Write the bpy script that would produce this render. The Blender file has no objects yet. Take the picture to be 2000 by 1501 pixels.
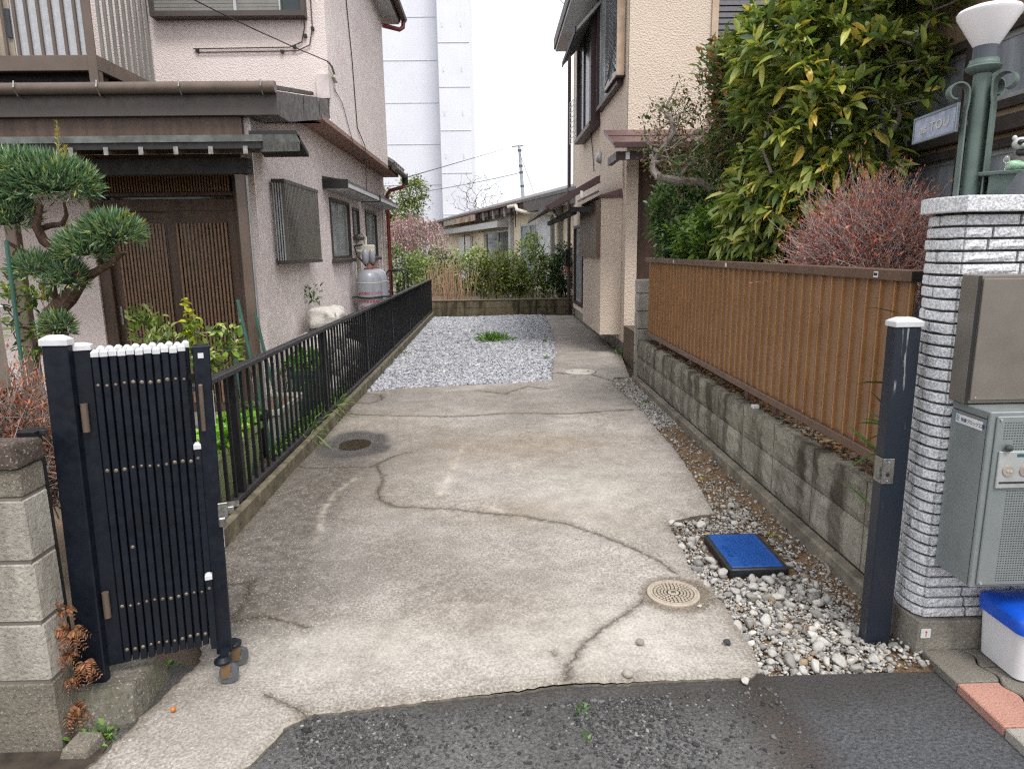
import bpy, bmesh, math, random
import numpy as np
from mathutils import Vector, Matrix
from mathutils.geometry import delaunay_2d_cdt

random.seed(7); RNG = np.random.default_rng(7)
S = bpy.context.scene; C = S.collection
R = math.radians

# ---------------------------------------------------------------- camera
CAM_H = 1.5; FPX = 1330.0
_y = np.array([-35, 262, FPX]); _y = _y / np.linalg.norm(_y)
_u = -np.array([92, -6752, FPX]); _u = _u - _y * (_u @ _y); _u /= np.linalg.norm(_u)
_x = -np.cross(_y, _u)
AX = np.stack([_x, _y, _u])            # world axes seen from the camera (right, up, forward)
if AX[0, 0] < 0: AX[0] *= -1
cam = bpy.data.cameras.new("camera"); cam_o = bpy.data.objects.new("camera", cam); C.objects.link(cam_o)
cam.sensor_fit = 'HORIZONTAL'; cam.sensor_width = 36; cam.lens = 36 * FPX / 2000
cam.clip_start = 0.05; cam.clip_end = 2000
cr, cu, cf = AX[:, 0], AX[:, 1], AX[:, 2]
cam_o.matrix_world = Matrix(((cr[0], cu[0], -cf[0], 0), (cr[1], cu[1], -cf[1], 0), (cr[2], cu[2], -cf[2], CAM_H), (0, 0, 0, 1)))
S.camera = cam_o
S.render.resolution_x = 1024; S.render.resolution_y = 768

# ---------------------------------------------------------------- sky, sun, exposure
SUN_EL, SUN_AZ = R(58), R(158)          # high, behind the camera and a little to its right
W = bpy.data.worlds.new("World"); S.world = W; W.use_nodes = True
nt = W.node_tree; nt.nodes.clear()
out = nt.nodes.new('ShaderNodeOutputWorld')
sky = nt.nodes.new('ShaderNodeTexSky'); sky.sky_type = 'NISHITA'; sky.sun_disc = False
sky.sun_elevation = SUN_EL; sky.sun_rotation = SUN_AZ; sky.air_density = 1.2; sky.dust_density = 3
bg1 = nt.nodes.new('ShaderNodeBackground'); bg1.inputs[1].default_value = 0.11
nt.links.new(sky.outputs[0], bg1.inputs[0])
tc = nt.nodes.new('ShaderNodeTexCoord'); mp = nt.nodes.new('ShaderNodeMapping')
mp.inputs['Scale'].default_value = (1, 1, 2.6)
nt.links.new(tc.outputs['Generated'], mp.inputs[0])
nz = nt.nodes.new('ShaderNodeTexNoise'); nz.inputs['Scale'].default_value = 2.6; nz.inputs['Detail'].default_value = 5
nz.inputs['Roughness'].default_value = 0.5
nt.links.new(mp.outputs[0], nz.inputs['Vector'])
rp = nt.nodes.new('ShaderNodeValToRGB')
rp.color_ramp.elements[0].position = .36; rp.color_ramp.elements[0].color = (.70, .73, .80, 1)
rp.color_ramp.elements[1].position = .58; rp.color_ramp.elements[1].color = (1, 1, 1, 1)
nt.links.new(nz.outputs[0], rp.inputs[0])
bg2 = nt.nodes.new('ShaderNodeBackground'); bg2.inputs[1].default_value = .98     # the cloud layer
nt.links.new(rp.outputs[0], bg2.inputs[0])
mx = nt.nodes.new('ShaderNodeMixShader'); mx.inputs[0].default_value = 0.9
nt.links.new(bg1.outputs[0], mx.inputs[1]); nt.links.new(bg2.outputs[0], mx.inputs[2])
nt.links.new(mx.outputs[0], out.inputs[0])
sl = bpy.data.lights.new("sun", 'SUN'); sl.energy = 1.5; sl.angle = R(18); sl.color = (1, .975, .94)
so = bpy.data.objects.new("sun", sl); C.objects.link(so)
_sd = Vector((math.sin(SUN_AZ) * math.cos(SUN_EL), math.cos(SUN_AZ) * math.cos(SUN_EL), math.sin(SUN_EL)))
so.rotation_euler = _sd.to_track_quat('Z', 'Y').to_euler()
S.view_settings.view_transform = 'Standard'; S.view_settings.look = 'None'
S.view_settings.gamma = 1; S.view_settings.exposure = 0.85; S.view_settings.use_curve_mapping = False

cy = S.cycles; cy.max_bounces = 4; cy.diffuse_bounces = 2; cy.glossy_bounces = 3; cy.transmission_bounces = 4; cy.transparent_max_bounces = 8
cy.caustics_reflective = False; cy.caustics_refractive = False; cy.use_adaptive_sampling = True; cy.adaptive_threshold = .02; cy.use_denoising = False; cy.filter_width = 1.3; cy.sample_clamp_indirect = 3

# ---------------------------------------------------------------- helpers: survey points
def _ray(x, y): return AX @ np.array([x - 1000, 750.5 - y, FPX])
def gz(x, y, z=0.0):
    d = _ray(x, y); t = (z - CAM_H) / d[2]; return Vector((d[0] * t, d[1] * t, z))
def ax(x, y, X):
    d = _ray(x, y); t = X / d[0]; return Vector((X, d[1] * t, CAM_H + d[2] * t))
def ay(x, y, Y):
    d = _ray(x, y); t = Y / d[1]; return Vector((d[0] * t, Y, CAM_H + d[2] * t))

# ---------------------------------------------------------------- helpers: objects
WL = {}
def wl(o):
    return WL.get(o.name, Vector((0, 0, 0))) if o else Vector((0, 0, 0))
def tag(o, label=None, cat=None, group=None, kind=None):
    if label: o['label'] = label
    if cat: o['category'] = cat
    if group: o['group'] = group
    if kind: o['kind'] = kind
    return o
def thing(name, label, cat, loc=(0, 0, 0), group=None):
    o = bpy.data.objects.new(name, None); C.objects.link(o); o.location = loc
    o.empty_display_size = .1
    WL[o.name] = Vector(loc); return tag(o, label, cat, group)
def link(name, me, parent=None, at=(0, 0, 0), rot=None, scale=None):
    o = bpy.data.objects.new(name, me); C.objects.link(o)
    p = Vector(at); WL[o.name] = p
    if parent: o.parent = parent; o.location = p - wl(parent)
    else: o.location = p
    if rot is not None: o.rotation_euler = rot
    if scale is not None: o.scale = scale
    return o

class MB:
    def __init__(s): s.v = []; s.f = []
    def add(s, vs, fs):
        b = len(s.v); s.v += [tuple(v) for v in vs]; s.f += [tuple(b + i for i in f) for f in fs]; return s
    def box(s, x0, x1, y0, y1, z0, z1):
        x0, x1 = sorted((x0, x1)); y0, y1 = sorted((y0, y1)); z0, z1 = sorted((z0, z1))
        v = [(x0,y0,z0),(x1,y0,z0),(x1,y1,z0),(x0,y1,z0),(x0,y0,z1),(x1,y0,z1),(x1,y1,z1),(x0,y1,z1)]
        return s.add(v, [(0,3,2,1),(4,5,6,7),(0,1,5,4),(1,2,6,5),(2,3,7,6),(3,0,4,7)])
    def hexa(s, v):      # 8 corners: bottom 4 (ccw), top 4
        return s.add(v, [(0,3,2,1),(4,5,6,7),(0,1,5,4),(1,2,6,5),(2,3,7,6),(3,0,4,7)])
    def bar(s, a, b, w, h, up=(0, 0, 1)):
        a = Vector(a); b = Vector(b); d = (b - a).normalized(); u = Vector(up)
        if abs(d.dot(u)) > .98: u = Vector((0, 1, 0))
        r = d.cross(u).normalized(); u = r.cross(d)
        r = r * w / 2; u = u * h / 2
        return s.hexa([a-r-u, a+r-u, b+r-u, b-r-u, a-r+u, a+r+u, b+r+u, b-r+u])
    def tube(s, pts, r, n=8, cap=True):
        pts = [Vector(p) for p in pts]; rs = r if isinstance(r, (list, tuple)) else [r] * len(pts)
        b0 = len(s.v); prev = None
        for i, p in enumerate(pts):
            d = (pts[min(i+1, len(pts)-1)] - pts[max(i-1, 0)]).normalized()
            if prev is None:
                a = Vector((0,0,1)) if abs(d.z) < .9 else Vector((1,0,0)); x = d.cross(a).normalized()
            else:
                x = (prev - d * prev.dot(d)).normalized()
            prev = x; y = d.cross(x)
            for k in range(n):
                t = 2 * math.pi * k / n; s.v.append(tuple(p + (x * math.cos(t) + y * math.sin(t)) * rs[i]))
        for i in range(len(pts) - 1):
            for k in range(n):
                a = b0 + i*n + k; b = b0 + i*n + (k+1) % n; s.f.append((a, b, b+n, a+n))
        if cap:
            s.f.append(tuple(b0 + k for k in reversed(range(n)))); e = b0 + (len(pts)-1)*n
            s.f.append(tuple(e + k for k in range(n)))
        return s
    def lathe(s, prof, c=(0, 0, 0), n=24):
        b0 = len(s.v); c = Vector(c)
        for r, z in prof:
            for k in range(n):
                t = 2 * math.pi * k / n; s.v.append((c.x + r*math.cos(t), c.y + r*math.sin(t), c.z + z))
        for i in range(len(prof) - 1):
            for k in range(n):
                a = b0 + i*n + k; b = b0 + i*n + (k+1) % n; s.f.append((a, b, b+n, a+n))
        s.f.append(tuple(b0 + k for k in reversed(range(n)))); e = b0 + (len(prof)-1)*n
        s.f.append(tuple(e + k for k in range(n))); return s
    def prism(s, poly, f0, f1):      # poly: 2-D points; f0/f1 map (a,b) -> 3-D for the two ends
        n = len(poly); v = [f0(*p) for p in poly] + [f1(*p) for p in poly]
        return s.add(v, [tuple(reversed(range(n))), tuple(range(n, 2*n))] + [(i, (i+1) % n, (i+1) % n + n, i+n) for i in range(n)])
    def quad(s, a, b, c, d): return s.add([a, b, c, d], [(0, 1, 2, 3)])
    def mesh(s, name, mat, smooth=False, bevel=0, seg=1, org=None):
        me = bpy.data.meshes.new(name)
        v = s.v if org is None else [tuple(Vector(p) - Vector(org)) for p in s.v]
        me.from_pydata(v, [], s.f)
        bm = bmesh.new(); bm.from_mesh(me)
        bmesh.ops.recalc_face_normals(bm, faces=bm.faces)
        if bevel:
            ed = [e for e in bm.edges if len(e.link_faces) == 2 and e.calc_face_angle(0) > R(30)]
            bmesh.ops.bevel(bm, geom=ed, offset=bevel, segments=seg, profile=.6, affect='EDGES', clamp_overlap=True)
        bm.to_mesh(me); bm.free()
        if smooth:
            me.polygons.foreach_set('use_smooth', [True] * len(me.polygons))
            if smooth != 2:
                try: me.set_sharp_from_angle(angle=R(38))
                except Exception: pass
        me.materials.append(mat); return me
    def build(s, name, mat, parent=None, smooth=False, bevel=0, seg=1):
        o = bpy.data.objects.new(name, s.mesh(name, mat, smooth, bevel, seg)); C.objects.link(o)
        WL[o.name] = Vector((0, 0, 0))
        if parent: o.parent = parent; o.location = -wl(parent)
        return o
def part(name, mat, parent, boxes, bevel=0, smooth=False):
    m = MB()
    for b in boxes: m.box(*b)
    return m.build(name, mat, parent, smooth, bevel)

def np_mesh(name, V, F, mat, col=None, smooth=False, attrs=None):
    me = bpy.data.meshes.new(name); nv, nf, k = len(V), len(F), F.shape[1]
    me.vertices.add(nv); me.vertices.foreach_set('co', V.astype(np.float32).ravel())
    me.loops.add(nf * k); me.loops.foreach_set('vertex_index', F.astype(np.int32).ravel())
    me.polygons.add(nf); me.polygons.foreach_set('loop_start', np.arange(0, nf * k, k, dtype=np.int32))
    if smooth: me.polygons.foreach_set('use_smooth', np.ones(nf, bool))
    me.update(calc_edges=True)
    if col is not None:
        a = me.color_attributes.new('col', 'FLOAT_COLOR', 'POINT')
        a.data.foreach_set('color', np.concatenate([col, np.ones((nv, 1))], 1).astype(np.float32).ravel())
    for n, d in (attrs or {}).items():
        a = me.attributes.new(n, 'FLOAT', 'POINT'); a.data.foreach_set('value', d.astype(np.float32))
    me.materials.append(mat); return me
def np_obj(name, V, F, mat, parent=None, **k):
    return link(name, np_mesh(name, V, F, mat, **k), parent)

def copy_tree(o, parent, at):
    c = o.copy(); C.objects.link(c); p = Vector(at); WL[c.name] = p
    if parent: c.parent = parent; c.location = p - wl(parent)
    else: c.location = p
    for ch in o.children:
        d = ch.copy(); C.objects.link(d); d.parent = c
        WL[d.name] = p + ch.location
    return c

# ---------------------------------------------------------------- helpers: materials
def lin(*c): return tuple(((x/255)/12.92 if x/255 <= .04045 else ((x/255+.055)/1.055)**2.4) for x in c)
class NT:
    def __init__(s, name):
        s.m = bpy.data.materials.new(name); s.m.use_nodes = True; s.t = s.m.node_tree
        s.b = s.t.nodes['Principled BSDF']; s._pos = None
    def n(s, typ, **k):
        x = s.t.nodes.new('ShaderNode' + typ)
        for a, b in k.items(): setattr(x, a, b)
        return x
    def l(s, a, b): s.t.links.new(a, b)
    @property
    def pos(s):
        if not s._pos: s._pos = s.n('NewGeometry').outputs['Position']
        return s._pos
    def set(s, sock, v):
        if hasattr(v, 'is_output'): s.l(v, sock)
        elif isinstance(v, (tuple, list)) and len(v) == 3 and sock.type == 'RGBA': sock.default_value = (*v, 1)
        else: sock.default_value = v
    def scaled(s, sc):
        m = s.n('Mapping'); m.inputs['Scale'].default_value = sc; s.l(s.pos, m.inputs[0]); return m.outputs[0]
    def noise(s, scale, detail=4, rough=.55, vec=None, dist=0):
        x = s.n('TexNoise'); x.inputs['Scale'].default_value = scale; x.inputs['Detail'].default_value = detail
        x.inputs['Roughness'].default_value = rough; x.inputs['Distortion'].default_value = dist
        s.l(vec or s.pos, x.inputs['Vector']); return x.outputs[0]
    def voro(s, scale, feature='F1', vec=None, out='Distance', rnd=1):
        x = s.n('TexVoronoi'); x.feature = feature; x.inputs['Scale'].default_value = scale
        x.inputs['Randomness'].default_value = rnd
        s.l(vec or s.pos, x.inputs['Vector']); return x.outputs[out]
    def ramp(s, v, a, b, lo=0., hi=1.):
        x = s.n('MapRange'); x.clamp = True
        for i, q in zip((1, 2, 3, 4), (a, b, lo, hi)): x.inputs[i].default_value = q
        s.l(v, x.inputs[0]); return x.outputs[0]
    def mix(s, f, a, b, mode='MIX'):
        x = s.n('Mix'); x.data_type = 'RGBA'; x.blend_type = mode
        s.set(x.inputs[0], f); s.set(x.inputs[6], a); s.set(x.inputs[7], b); return x.outputs[2]
    def math(s, op, a, b=0.):
        x = s.n('Math'); x.operation = op; s.set(x.inputs[0], a); s.set(x.inputs[1], b); return x.outputs[0]
    def attr(s, name, out='Fac'):
        x = s.n('Attribute'); x.attribute_name = name; return x.outputs[out]
    def xyz(s):
        x = s.n('SeparateXYZ'); s.l(s.pos, x.inputs[0]); return x.outputs
    def rnd(s): return s.n('ObjectInfo').outputs['Random']
    def bump(s, h, strength=.3, dist=.01, prev=None):
        x = s.n('Bump'); x.inputs['Strength'].default_value = strength; x.inputs['Distance'].default_value = dist
        s.l(h, x.inputs['Height'])
        if prev: s.l(prev, x.inputs['Normal'])
        return x.outputs[0]
    def done(s, color=None, rough=None, metal=0, normal=None, spec=None):
        if color is not None: s.set(s.b.inputs['Base Color'], color)
        if rough is not None: s.set(s.b.inputs['Roughness'], rough)
        s.b.inputs['Metallic'].default_value = metal
        if normal: s.l(normal, s.b.inputs['Normal'])
        if spec is not None: s.b.inputs['Specular IOR Level'].default_value = spec
        return s.m
def plain(name, c, rough=.55, metal=0, var=.12, scale=6, rnd=0, bump=0, bscale=80, spec=None, dirt=0, streak=False):
    """painted or moulded surface: slow tone drift, fine relief, a little grime"""
    t = NT(name); vec = t.scaled((1, 1, .12)) if streak else None
    d = tuple(x * (1 - var * 2.2) for x in c); u = tuple(min(1, x * (1 + var)) for x in c)
    col = t.mix(t.ramp(t.noise(scale, 5, .6, vec), .3, .7), d, u)
    if dirt: col = t.mix(t.ramp(t.noise(scale * 2.3, 6, .7), .52, .75, 0, dirt), col, (.07, .06, .045))
    if rnd:
        col = t.mix(t.ramp(t.rnd(), 0, 1, 0, rnd), col, tuple(x * .35 for x in c))
    r = t.ramp(t.noise(scale * 4, 3), .3, .7, max(.05, rough - .1), min(1, rough + .12))
    return t.done(col, r, metal, t.bump(t.noise(bscale, 4), bump, .004) if bump else None, spec)

# ================================================================ SETTING
# ---- loose stone and leaf generators
def _ico():
    bm = bmesh.new(); bmesh.ops.create_icosphere(bm, subdivisions=1, radius=1)
    v = np.array([p.co[:] for p in bm.verts]); f = np.array([[q.index for q in p.verts] for p in bm.faces]); bm.free(); return v, f
ICO_V, ICO_F = _ico()
_bm = bmesh.new(); bmesh.ops.create_icosphere(_bm, subdivisions=2, radius=1)
ICO2_V = np.array([p.co[:] for p in _bm.verts]); ICO2_F = np.array([[q.index for q in p.verts] for p in _bm.faces]); _bm.free()
def rot_rand(n):
    q = RNG.normal(size=(n, 4)); q /= np.linalg.norm(q, axis=1)[:, None]; w, x, y, z = q.T
    return np.stack([1-2*(y*y+z*z), 2*(x*y-z*w), 2*(x*z+y*w), 2*(x*y+z*w), 1-2*(x*x+z*z), 2*(y*z-x*w),
                     2*(x*z-y*w), 2*(y*z+x*w), 1-2*(x*x+y*y)], 1).reshape(n, 3, 3)
def chip_shape(base, jag=.28):
    """an angular broken stone: the ball cut by random planes"""
    v = base.copy(); 
    for _ in range(9):
        d = RNG.normal(size=3); d /= np.linalg.norm(d); h = RNG.uniform(.38, .78)
        s_ = v @ d; m = s_ > h; v[m] -= np.outer(s_[m] - h, d)
    v *= 1 + RNG.normal(size=(len(v), 1)) * jag * .15
    return v
CHIPS = [chip_shape(ICO_V) for _ in range(10)]
def stones(P, size, cols, name, mat, parent=None, flat=.65):
    n = len(P); ch = np.stack([CHIPS[i] for i in RNG.integers(0, len(CHIPS), n)])
    an = RNG.uniform(.6, 1.15, (n, 1, 3)); Rm = rot_rand(n)
    V = np.einsum('nij,nkj->nki', Rm, ch * an); V[:, :, 2] *= flat
    V = V * size[:, None, None] + P[:, None, :]
    nv = len(ICO_V); F = (ICO_F[None] + (np.arange(n) * nv)[:, None, None]).reshape(-1, 3)
    return np_obj(name, V.reshape(-1, 3), F, mat, parent, col=np.repeat(cols, nv, 0))
def pal(n, cols, w=None, jit=.12):
    c = np.array(cols)[RNG.choice(len(cols), n, p=w)]
    return np.clip(c * (1 + RNG.normal(size=(n, 1)) * jit), 0, 1)
def colmat(name, rough=.85, bump=.4, bs=160, dust=None):
    t = NT(name); c = t.attr('col', 'Color')
    c = t.mix(t.ramp(t.noise(bs, 4), .3, .7), c, t.mix(.35, c, (.03, .03, .03)))
    return t.done(c, rough, 0, t.bump(t.noise(bs * 1.4, 4), bump, .004), .3)
M_STONE = colmat('stone')

def inside(poly, x, y):
    r = np.zeros(len(x), bool); n = len(poly)
    for i in range(n):
        x0, y0 = poly[i]; x1, y1 = poly[(i+1) % n]
        c = ((y0 > y) != (y1 > y)) & (x < (x1-x0) * (y-y0) / ((y1-y0) or 1e-9) + x0); r ^= c
    return r
def g2(x, y, z=0): p = gz(x, y, z); return (p.x, p.y)
def segd(pts, x, y):
    d = np.full(len(x), 1e9)
    for (a, b), (c, e) in zip(pts[:-1], pts[1:]):
        l = (c-a)**2 + (e-b)**2 + 1e-12; t = np.clip(((x-a)*(c-a) + (y-b)*(e-b)) / l, 0, 1)
        d = np.minimum(d, np.hypot(x - a - t*(c-a), y - b - t*(e-b)))
    return d
def resample(pts, step, closed=False, jit=0):
    o = []; q = pts + [pts[0]] if closed else pts
    for (a, b), (c, e) in zip(q[:-1], q[1:]):
        n = max(1, int(math.hypot(c-a, e-b) / step))
        for i in range(n): o.append((a + (c-a)*i/n + RNG.normal()*jit, b + (e-b)*i/n + RNG.normal()*jit))
    if not closed: o.append(q[-1])
    return o

# ---- wide ground
tg = NT('earth'); M_EARTH = tg.done(tg.mix(tg.ramp(tg.noise(2.5, 8, .7), .3, .7), (.075, .052, .034), (.16, .12, .08)), .95, 0,
    tg.bump(tg.noise(45, 6, .7), .7, .02))
o = part('ground', M_EARTH, None, [(-220, 220, -60, 320, -.5, -.09)]); tag(o, kind='structure')

# ---- asphalt road
ta = NT('asphalt'); px_, py_, pz_ = ta.xyz()
chips = ta.voro(105, out='Color'); chd = ta.voro(105)
agg = ta.ramp(ta.n('SeparateColor').outputs[0] if 0 else ta.noise(75, 3), .3, .75)
wob = ta.math('ADD', px_, ta.math('MULTIPLY', ta.noise(2.2, 3), .12))
new = ta.ramp(wob, .97, 1.0)                       # younger, darker patch laid along the kerb
worn = ta.mix(agg, lin(76, 76, 77), lin(140, 139, 137)); fresh = ta.mix(agg, lin(62, 63, 66), lin(104, 105, 108))
fine = ta.ramp(ta.voro(240), .1, .5)
col = ta.mix(new, ta.mix(ta.ramp(ta.noise(1.6, 5, .6), .35, .65), worn, ta.mix(.5, worn, lin(70, 68, 66))), fresh)
specks = ta.ramp(ta.noise(190, 2), .66, .72); col = ta.mix(ta.math('MULTIPLY', specks, .6), col, lin(150, 146, 138))
seam = ta.math('MULTIPLY', ta.ramp(wob, .80, .95), ta.ramp(wob, .98, 1.1, 1, 0)); col = ta.mix(ta.math('MULTIPLY', seam, .75), col, lin(72, 62, 56))
edge = ta.ramp(ta.math('ADD', py_, ta.math('MULTIPLY', ta.noise(6, 4), .35)), 2.02, 2.3, 0, .65); col = ta.mix(edge, col, lin(58, 52, 46))
M_ASPH = ta.done(col, ta.ramp(agg, 0, 1, .6, .85), 0, ta.bump(ta.noise(85, 4, .7), .9, .014, ta.bump(chd, .6, .008)), .35)
o = part('road', M_ASPH, None, [(-1.24, .94, -9, 2.34, -.3, -.013), (.94, 1.60, -9, 2.175, -.3, -.013), (1.60, 9, -9, 2.0, -.3, -.013)]); tag(o, kind='structure')

# ---- driveway slab with cracks, worn edge, patch and hollow
SLAB = [g2(*p) for p in [(480,1501),(560,1420),(610,1392),(700,1384),(850,1364),(1000,1350),(1100,1336),(1250,1330),(1400,1322),(1470,1322),
    (1484,1298),(1466,1262),(1440,1222),(1424,1192),(1385,1150),(1352,1112),(1335,1078),(1306,1018),(1345,1008),(1396,1001),(1378,970),
    (1345,915),(1318,875),(1290,845),(1262,812),(1236,782),(1194,748),(1199,737)]]
SLAB += [(1.59, 7.95), (1.80, 9.6), (1.80, 15.9), (1.12, 15.9), (1.10, 13.5), (.93, 11), (.80, 9.4), (.70, 8.3), (.66, 7.86)]
SLAB += [g2(*p) for p in [(1062,744),(1030,747),(960,748),(900,751),(850,754),(790,756),(735,762)]]
SLAB += [(-1.44, 7.45), (-1.46, 3.3), (-1.40, 2.75), (-1.2, 2.5), (-1.135, 2.35), (-1.25, 1.80), (-1.47, .9), (-1.2, .85)]
slab_b = resample(SLAB, .02, True, .0035)
CRK = [([(1252,1175),(1225,1195),(1190,1218),(1158,1243),(1138,1258),(1125,1280),(1112,1302),(1104,1330)], .007),
       ([(1028,1008),(1060,1014),(1105,1022),(1160,1040),(1215,1062),(1255,1080),(1290,1098),(1322,1122)], .005),
       ([(735,905),(748,935),(738,955),(742,975),(775,988),(830,990),(885,992),(950,1000),(990,1004),(1028,1008)], .006),
       ([(640,808),(760,812),(900,812),(1000,806),(1110,806),(1235,800)], .0045),
       ([(560,905),(600,916),(660,912),(720,912),(770,890),(800,883)], .005),
       ([(440,1140),(480,1135),(495,1130),(478,1175),(455,1200),(440,1215)], .012),
       ([(440,1215),(510,1200),(560,1210),(600,1222)], .004),
       ([(690,786),(720,788),(745,780),(742,770),(715,768)], .005),
       ([(1085,728),(1110,731),(1155,731),(1190,742)], .006),
       ([(1070,760),(1030,755),(985,768),(930,762)], .004), ([(600,1395),(560,1372),(520,1355)], .003)]
cr_l = []
for pts, w in CRK:
    q = resample([g2(*p) for p in pts], .014)
    q = [(a + RNG.normal()*w*.55, b + RNG.normal()*w*.55) for a, b in q]; cr_l.append((q, w))
pv = list(slab_b); edges = [(i, (i+1) % len(pv)) for i in range(len(pv))]; nb = len(pv)
xs, ys = [], []
for y0, y1, st in ((.9, 3.2, .024), (3.2, 5.2, .033), (5.2, 8.2, .05), (8.2, 15.8, .11)):
    gx, gy = np.meshgrid(np.arange(-1.46, 1.8, st), np.arange(y0, y1, st)); xs.append(gx.ravel() + RNG.normal(size=gx.size)*st*.22); ys.append(gy.ravel() + RNG.normal(size=gy.size)*st*.22)
xs = np.concatenate(xs); ys = np.concatenate(ys)
ok = inside(slab_b, xs, ys) & (segd(slab_b + slab_b[:1], xs, ys) > .012)
for q, w in cr_l: ok &= segd(q, xs, ys) > w * 1.6
xs, ys = xs[ok], ys[ok]
kind = [0] * nb
for q, w in cr_l:
    for i, (a, b) in enumerate(q):
        j = max(0, min(i, len(q)-2)); dx, dy = q[j+1][0]-q[j][0], q[j+1][1]-q[j][1]; l = math.hypot(dx, dy) or 1
        ww = w * (.25 + .75 * math.sin(math.pi * (i + .6) / (len(q) + .2))) * RNG.uniform(.6, 1.3)
        for sgn in (-1, 0, 1):
            X_, Y_ = a - dy/l*ww*sgn*.5, b + dx/l*ww*sgn*.5
            pv.append((X_, Y_)); kind.append(1 if sgn == 0 else 2)
pv += list(zip(xs, ys)); kind += [3] * len(xs)
r_ = delaunay_2d_cdt([Vector(p) for p in pv], edges, [], 1, 1e-6)
V2 = np.array([v[:] for v in r_[0]]); F2 = np.array([f for f in r_[2] if len(f) == 3])
org = r_[3]; kd = np.array([max((kind[i] for i in o_ if i < len(kind)), default=3) if o_ else 3 for o_ in org])
X, Y = V2[:, 0], V2[:, 1]; Z = np.zeros(len(X))
kd1 = np.array([any(kind[i] == 1 for i in o_) for o_ in org]); 
Z += .006 * np.sin(X*1.7 + 1) * np.sin(Y*.9) + .003 * np.sin(X*5.1 + Y*3.3)
px0, py0 = g2(692, 868); pd = np.hypot((X - px0) / .31, (Y - py0) / .42) * (1 + .07*np.sin(3*np.arctan2(Y-py0, X-px0)) + .05*np.sin(5*np.arctan2(Y-py0, X-px0)+1)); pd2 = np.hypot((X-px0)/.15, (Y-py0-.02)/.2)
PUD_Z = -.006
Z = np.where(pd < 1.6, Z * np.clip((pd - .8)/.8, 0, 1), Z) - .016 * np.exp(-(pd2**2) * 1.4)
Z[kd1] -= .014
bd = segd(slab_b + slab_b[:1], X, Y)
nearroad = bd < .03; Z -= np.where(bd < .012, .006, 0)
crk = np.minimum.reduce([segd(q, X, Y) / w for q, w in cr_l])
kd2 = np.array([any(kind[i] == 2 for i in o_) for o_ in org]); crackm = np.where(kd1, 1., np.where(kd2, .4, 0.))
dirtc = np.exp(-(np.minimum.reduce([segd(q, X, Y) for q, w in cr_l]) / .03)**2) * .35
# stain map: shapes of their own, read off the slab
def blob(x, y, rx, ry, p=2.): a, b = g2(x, y); return np.exp(-(((X-a)/rx)**2 + ((Y-b)/ry)**2)**(p/2))
dark = 1.1*blob(460, 1060, .5, .95) + .85*blob(540, 960, .5, .75) + .5*blob(690, 880, .55, .7) + .45*blob(450,1220,.28,.35) + .35*blob(600,1130,.35,.4) + .35*blob(640,880,.5,.6) + .5*blob(720,780,.5,.5) \
     + .25*blob(900, 1160, .5, .35) + .3*blob(820, 1060, .3, .35) + .35*blob(1000, 780, .9, .45) + .22*blob(1100,690,.3,1.2) + .3*blob(1140,660,.35,.9)
rust = .55*blob(620,960,.5,.4) + .5*blob(950,880,.9,.45) + .45*blob(1000,1000,.45,.2) + .4*blob(760,830,.5,.6) + .35*blob(1110,860,.5,.3) + .25*blob(1200,1000,.3,.3)+ .3*blob(950,1200,.4,.2)
pale = .45*blob(640, 1270, .5, .2) + .45*blob(1180,1250,.5,.3) + .4*blob(1150, 960, .4, .6) + .2*blob(430,1440,.3,.2)
mort = np.clip((1.0 - pd) * 7, 0, 1)
mh = np.hypot(X - gz(1322,1162).x, (Y - gz(1322,1162).y)); wet = np.clip(1 - (mh - .15) / .03, 0, 1) * .8
edged = np.exp(-(bd / .035)**2) * np.where(Y < 2.7, .45, .25) + np.exp(-((X + 1.46) / .07)**2) * .4
hole = .9 * (np.hypot(X - gz(1084,1278).x, Y - gz(1084,1278).y) < .016); Z -= hole * .01
scr = np.zeros(len(X))
for pts in ([(905,870),(880,930),(850,975)], [(885,900),(865,960)], [(700,930),(660,960),(630,1000),(620,1060)], [(940,985),(985,1000)]):
    scr = np.maximum(scr, np.exp(-(segd([g2(*p) for p in pts], X, Y) / .012)**2) * .5)
td = NT('driveway_concrete')
n1, n2, n3 = td.noise(1.3, 6, .62, dist=.4), td.noise(7, 5, .65), td.noise(95, 3, .6)
base = td.mix(td.ramp(n2, .3, .7), lin(160, 153, 146), lin(198, 191, 183))
base = td.mix(td.ramp(n1, .44, .66, 0, .6), base, lin(134, 127, 117))
grit = td.ramp(n3, .38, .58); base = td.mix(td.ramp(grit, 0, 1, .62, 0), base, lin(86, 80, 73))
blot = td.math('MULTIPLY', td.ramp(td.noise(24, 6, .75), .42, .62), td.ramp(td.noise(2.4, 4), .38, .62))
base = td.mix(td.math('MULTIPLY', blot, .65), base, lin(112, 103, 92))
base = td.mix(td.math('MULTIPLY', td.attr('pale'), td.ramp(n2, .3, .6, .4, 1)), base, lin(208, 203, 192))
rn = td.ramp(n1, .3, .6, .45, 1); grim = td.ramp(td.noise(16, 6, .72), .3, .62, .6, 1)
base = td.mix(td.math('MULTIPLY', td.math('MULTIPLY', td.attr('rust'), .8), td.math('MULTIPLY', rn, grim)), base, lin(132, 110, 84))
base = td.mix(td.math('MULTIPLY', td.attr('dark'), grim), base, lin(76, 70, 64))
base = td.mix(td.attr('mort'), base, td.mix(td.ramp(n2, .3, .7), lin(62, 59, 58), lin(84, 80, 78)))
base = td.mix(td.math('MULTIPLY', td.attr('scr'), td.ramp(n2, .3, .6)), base, lin(205, 196, 180))
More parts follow.
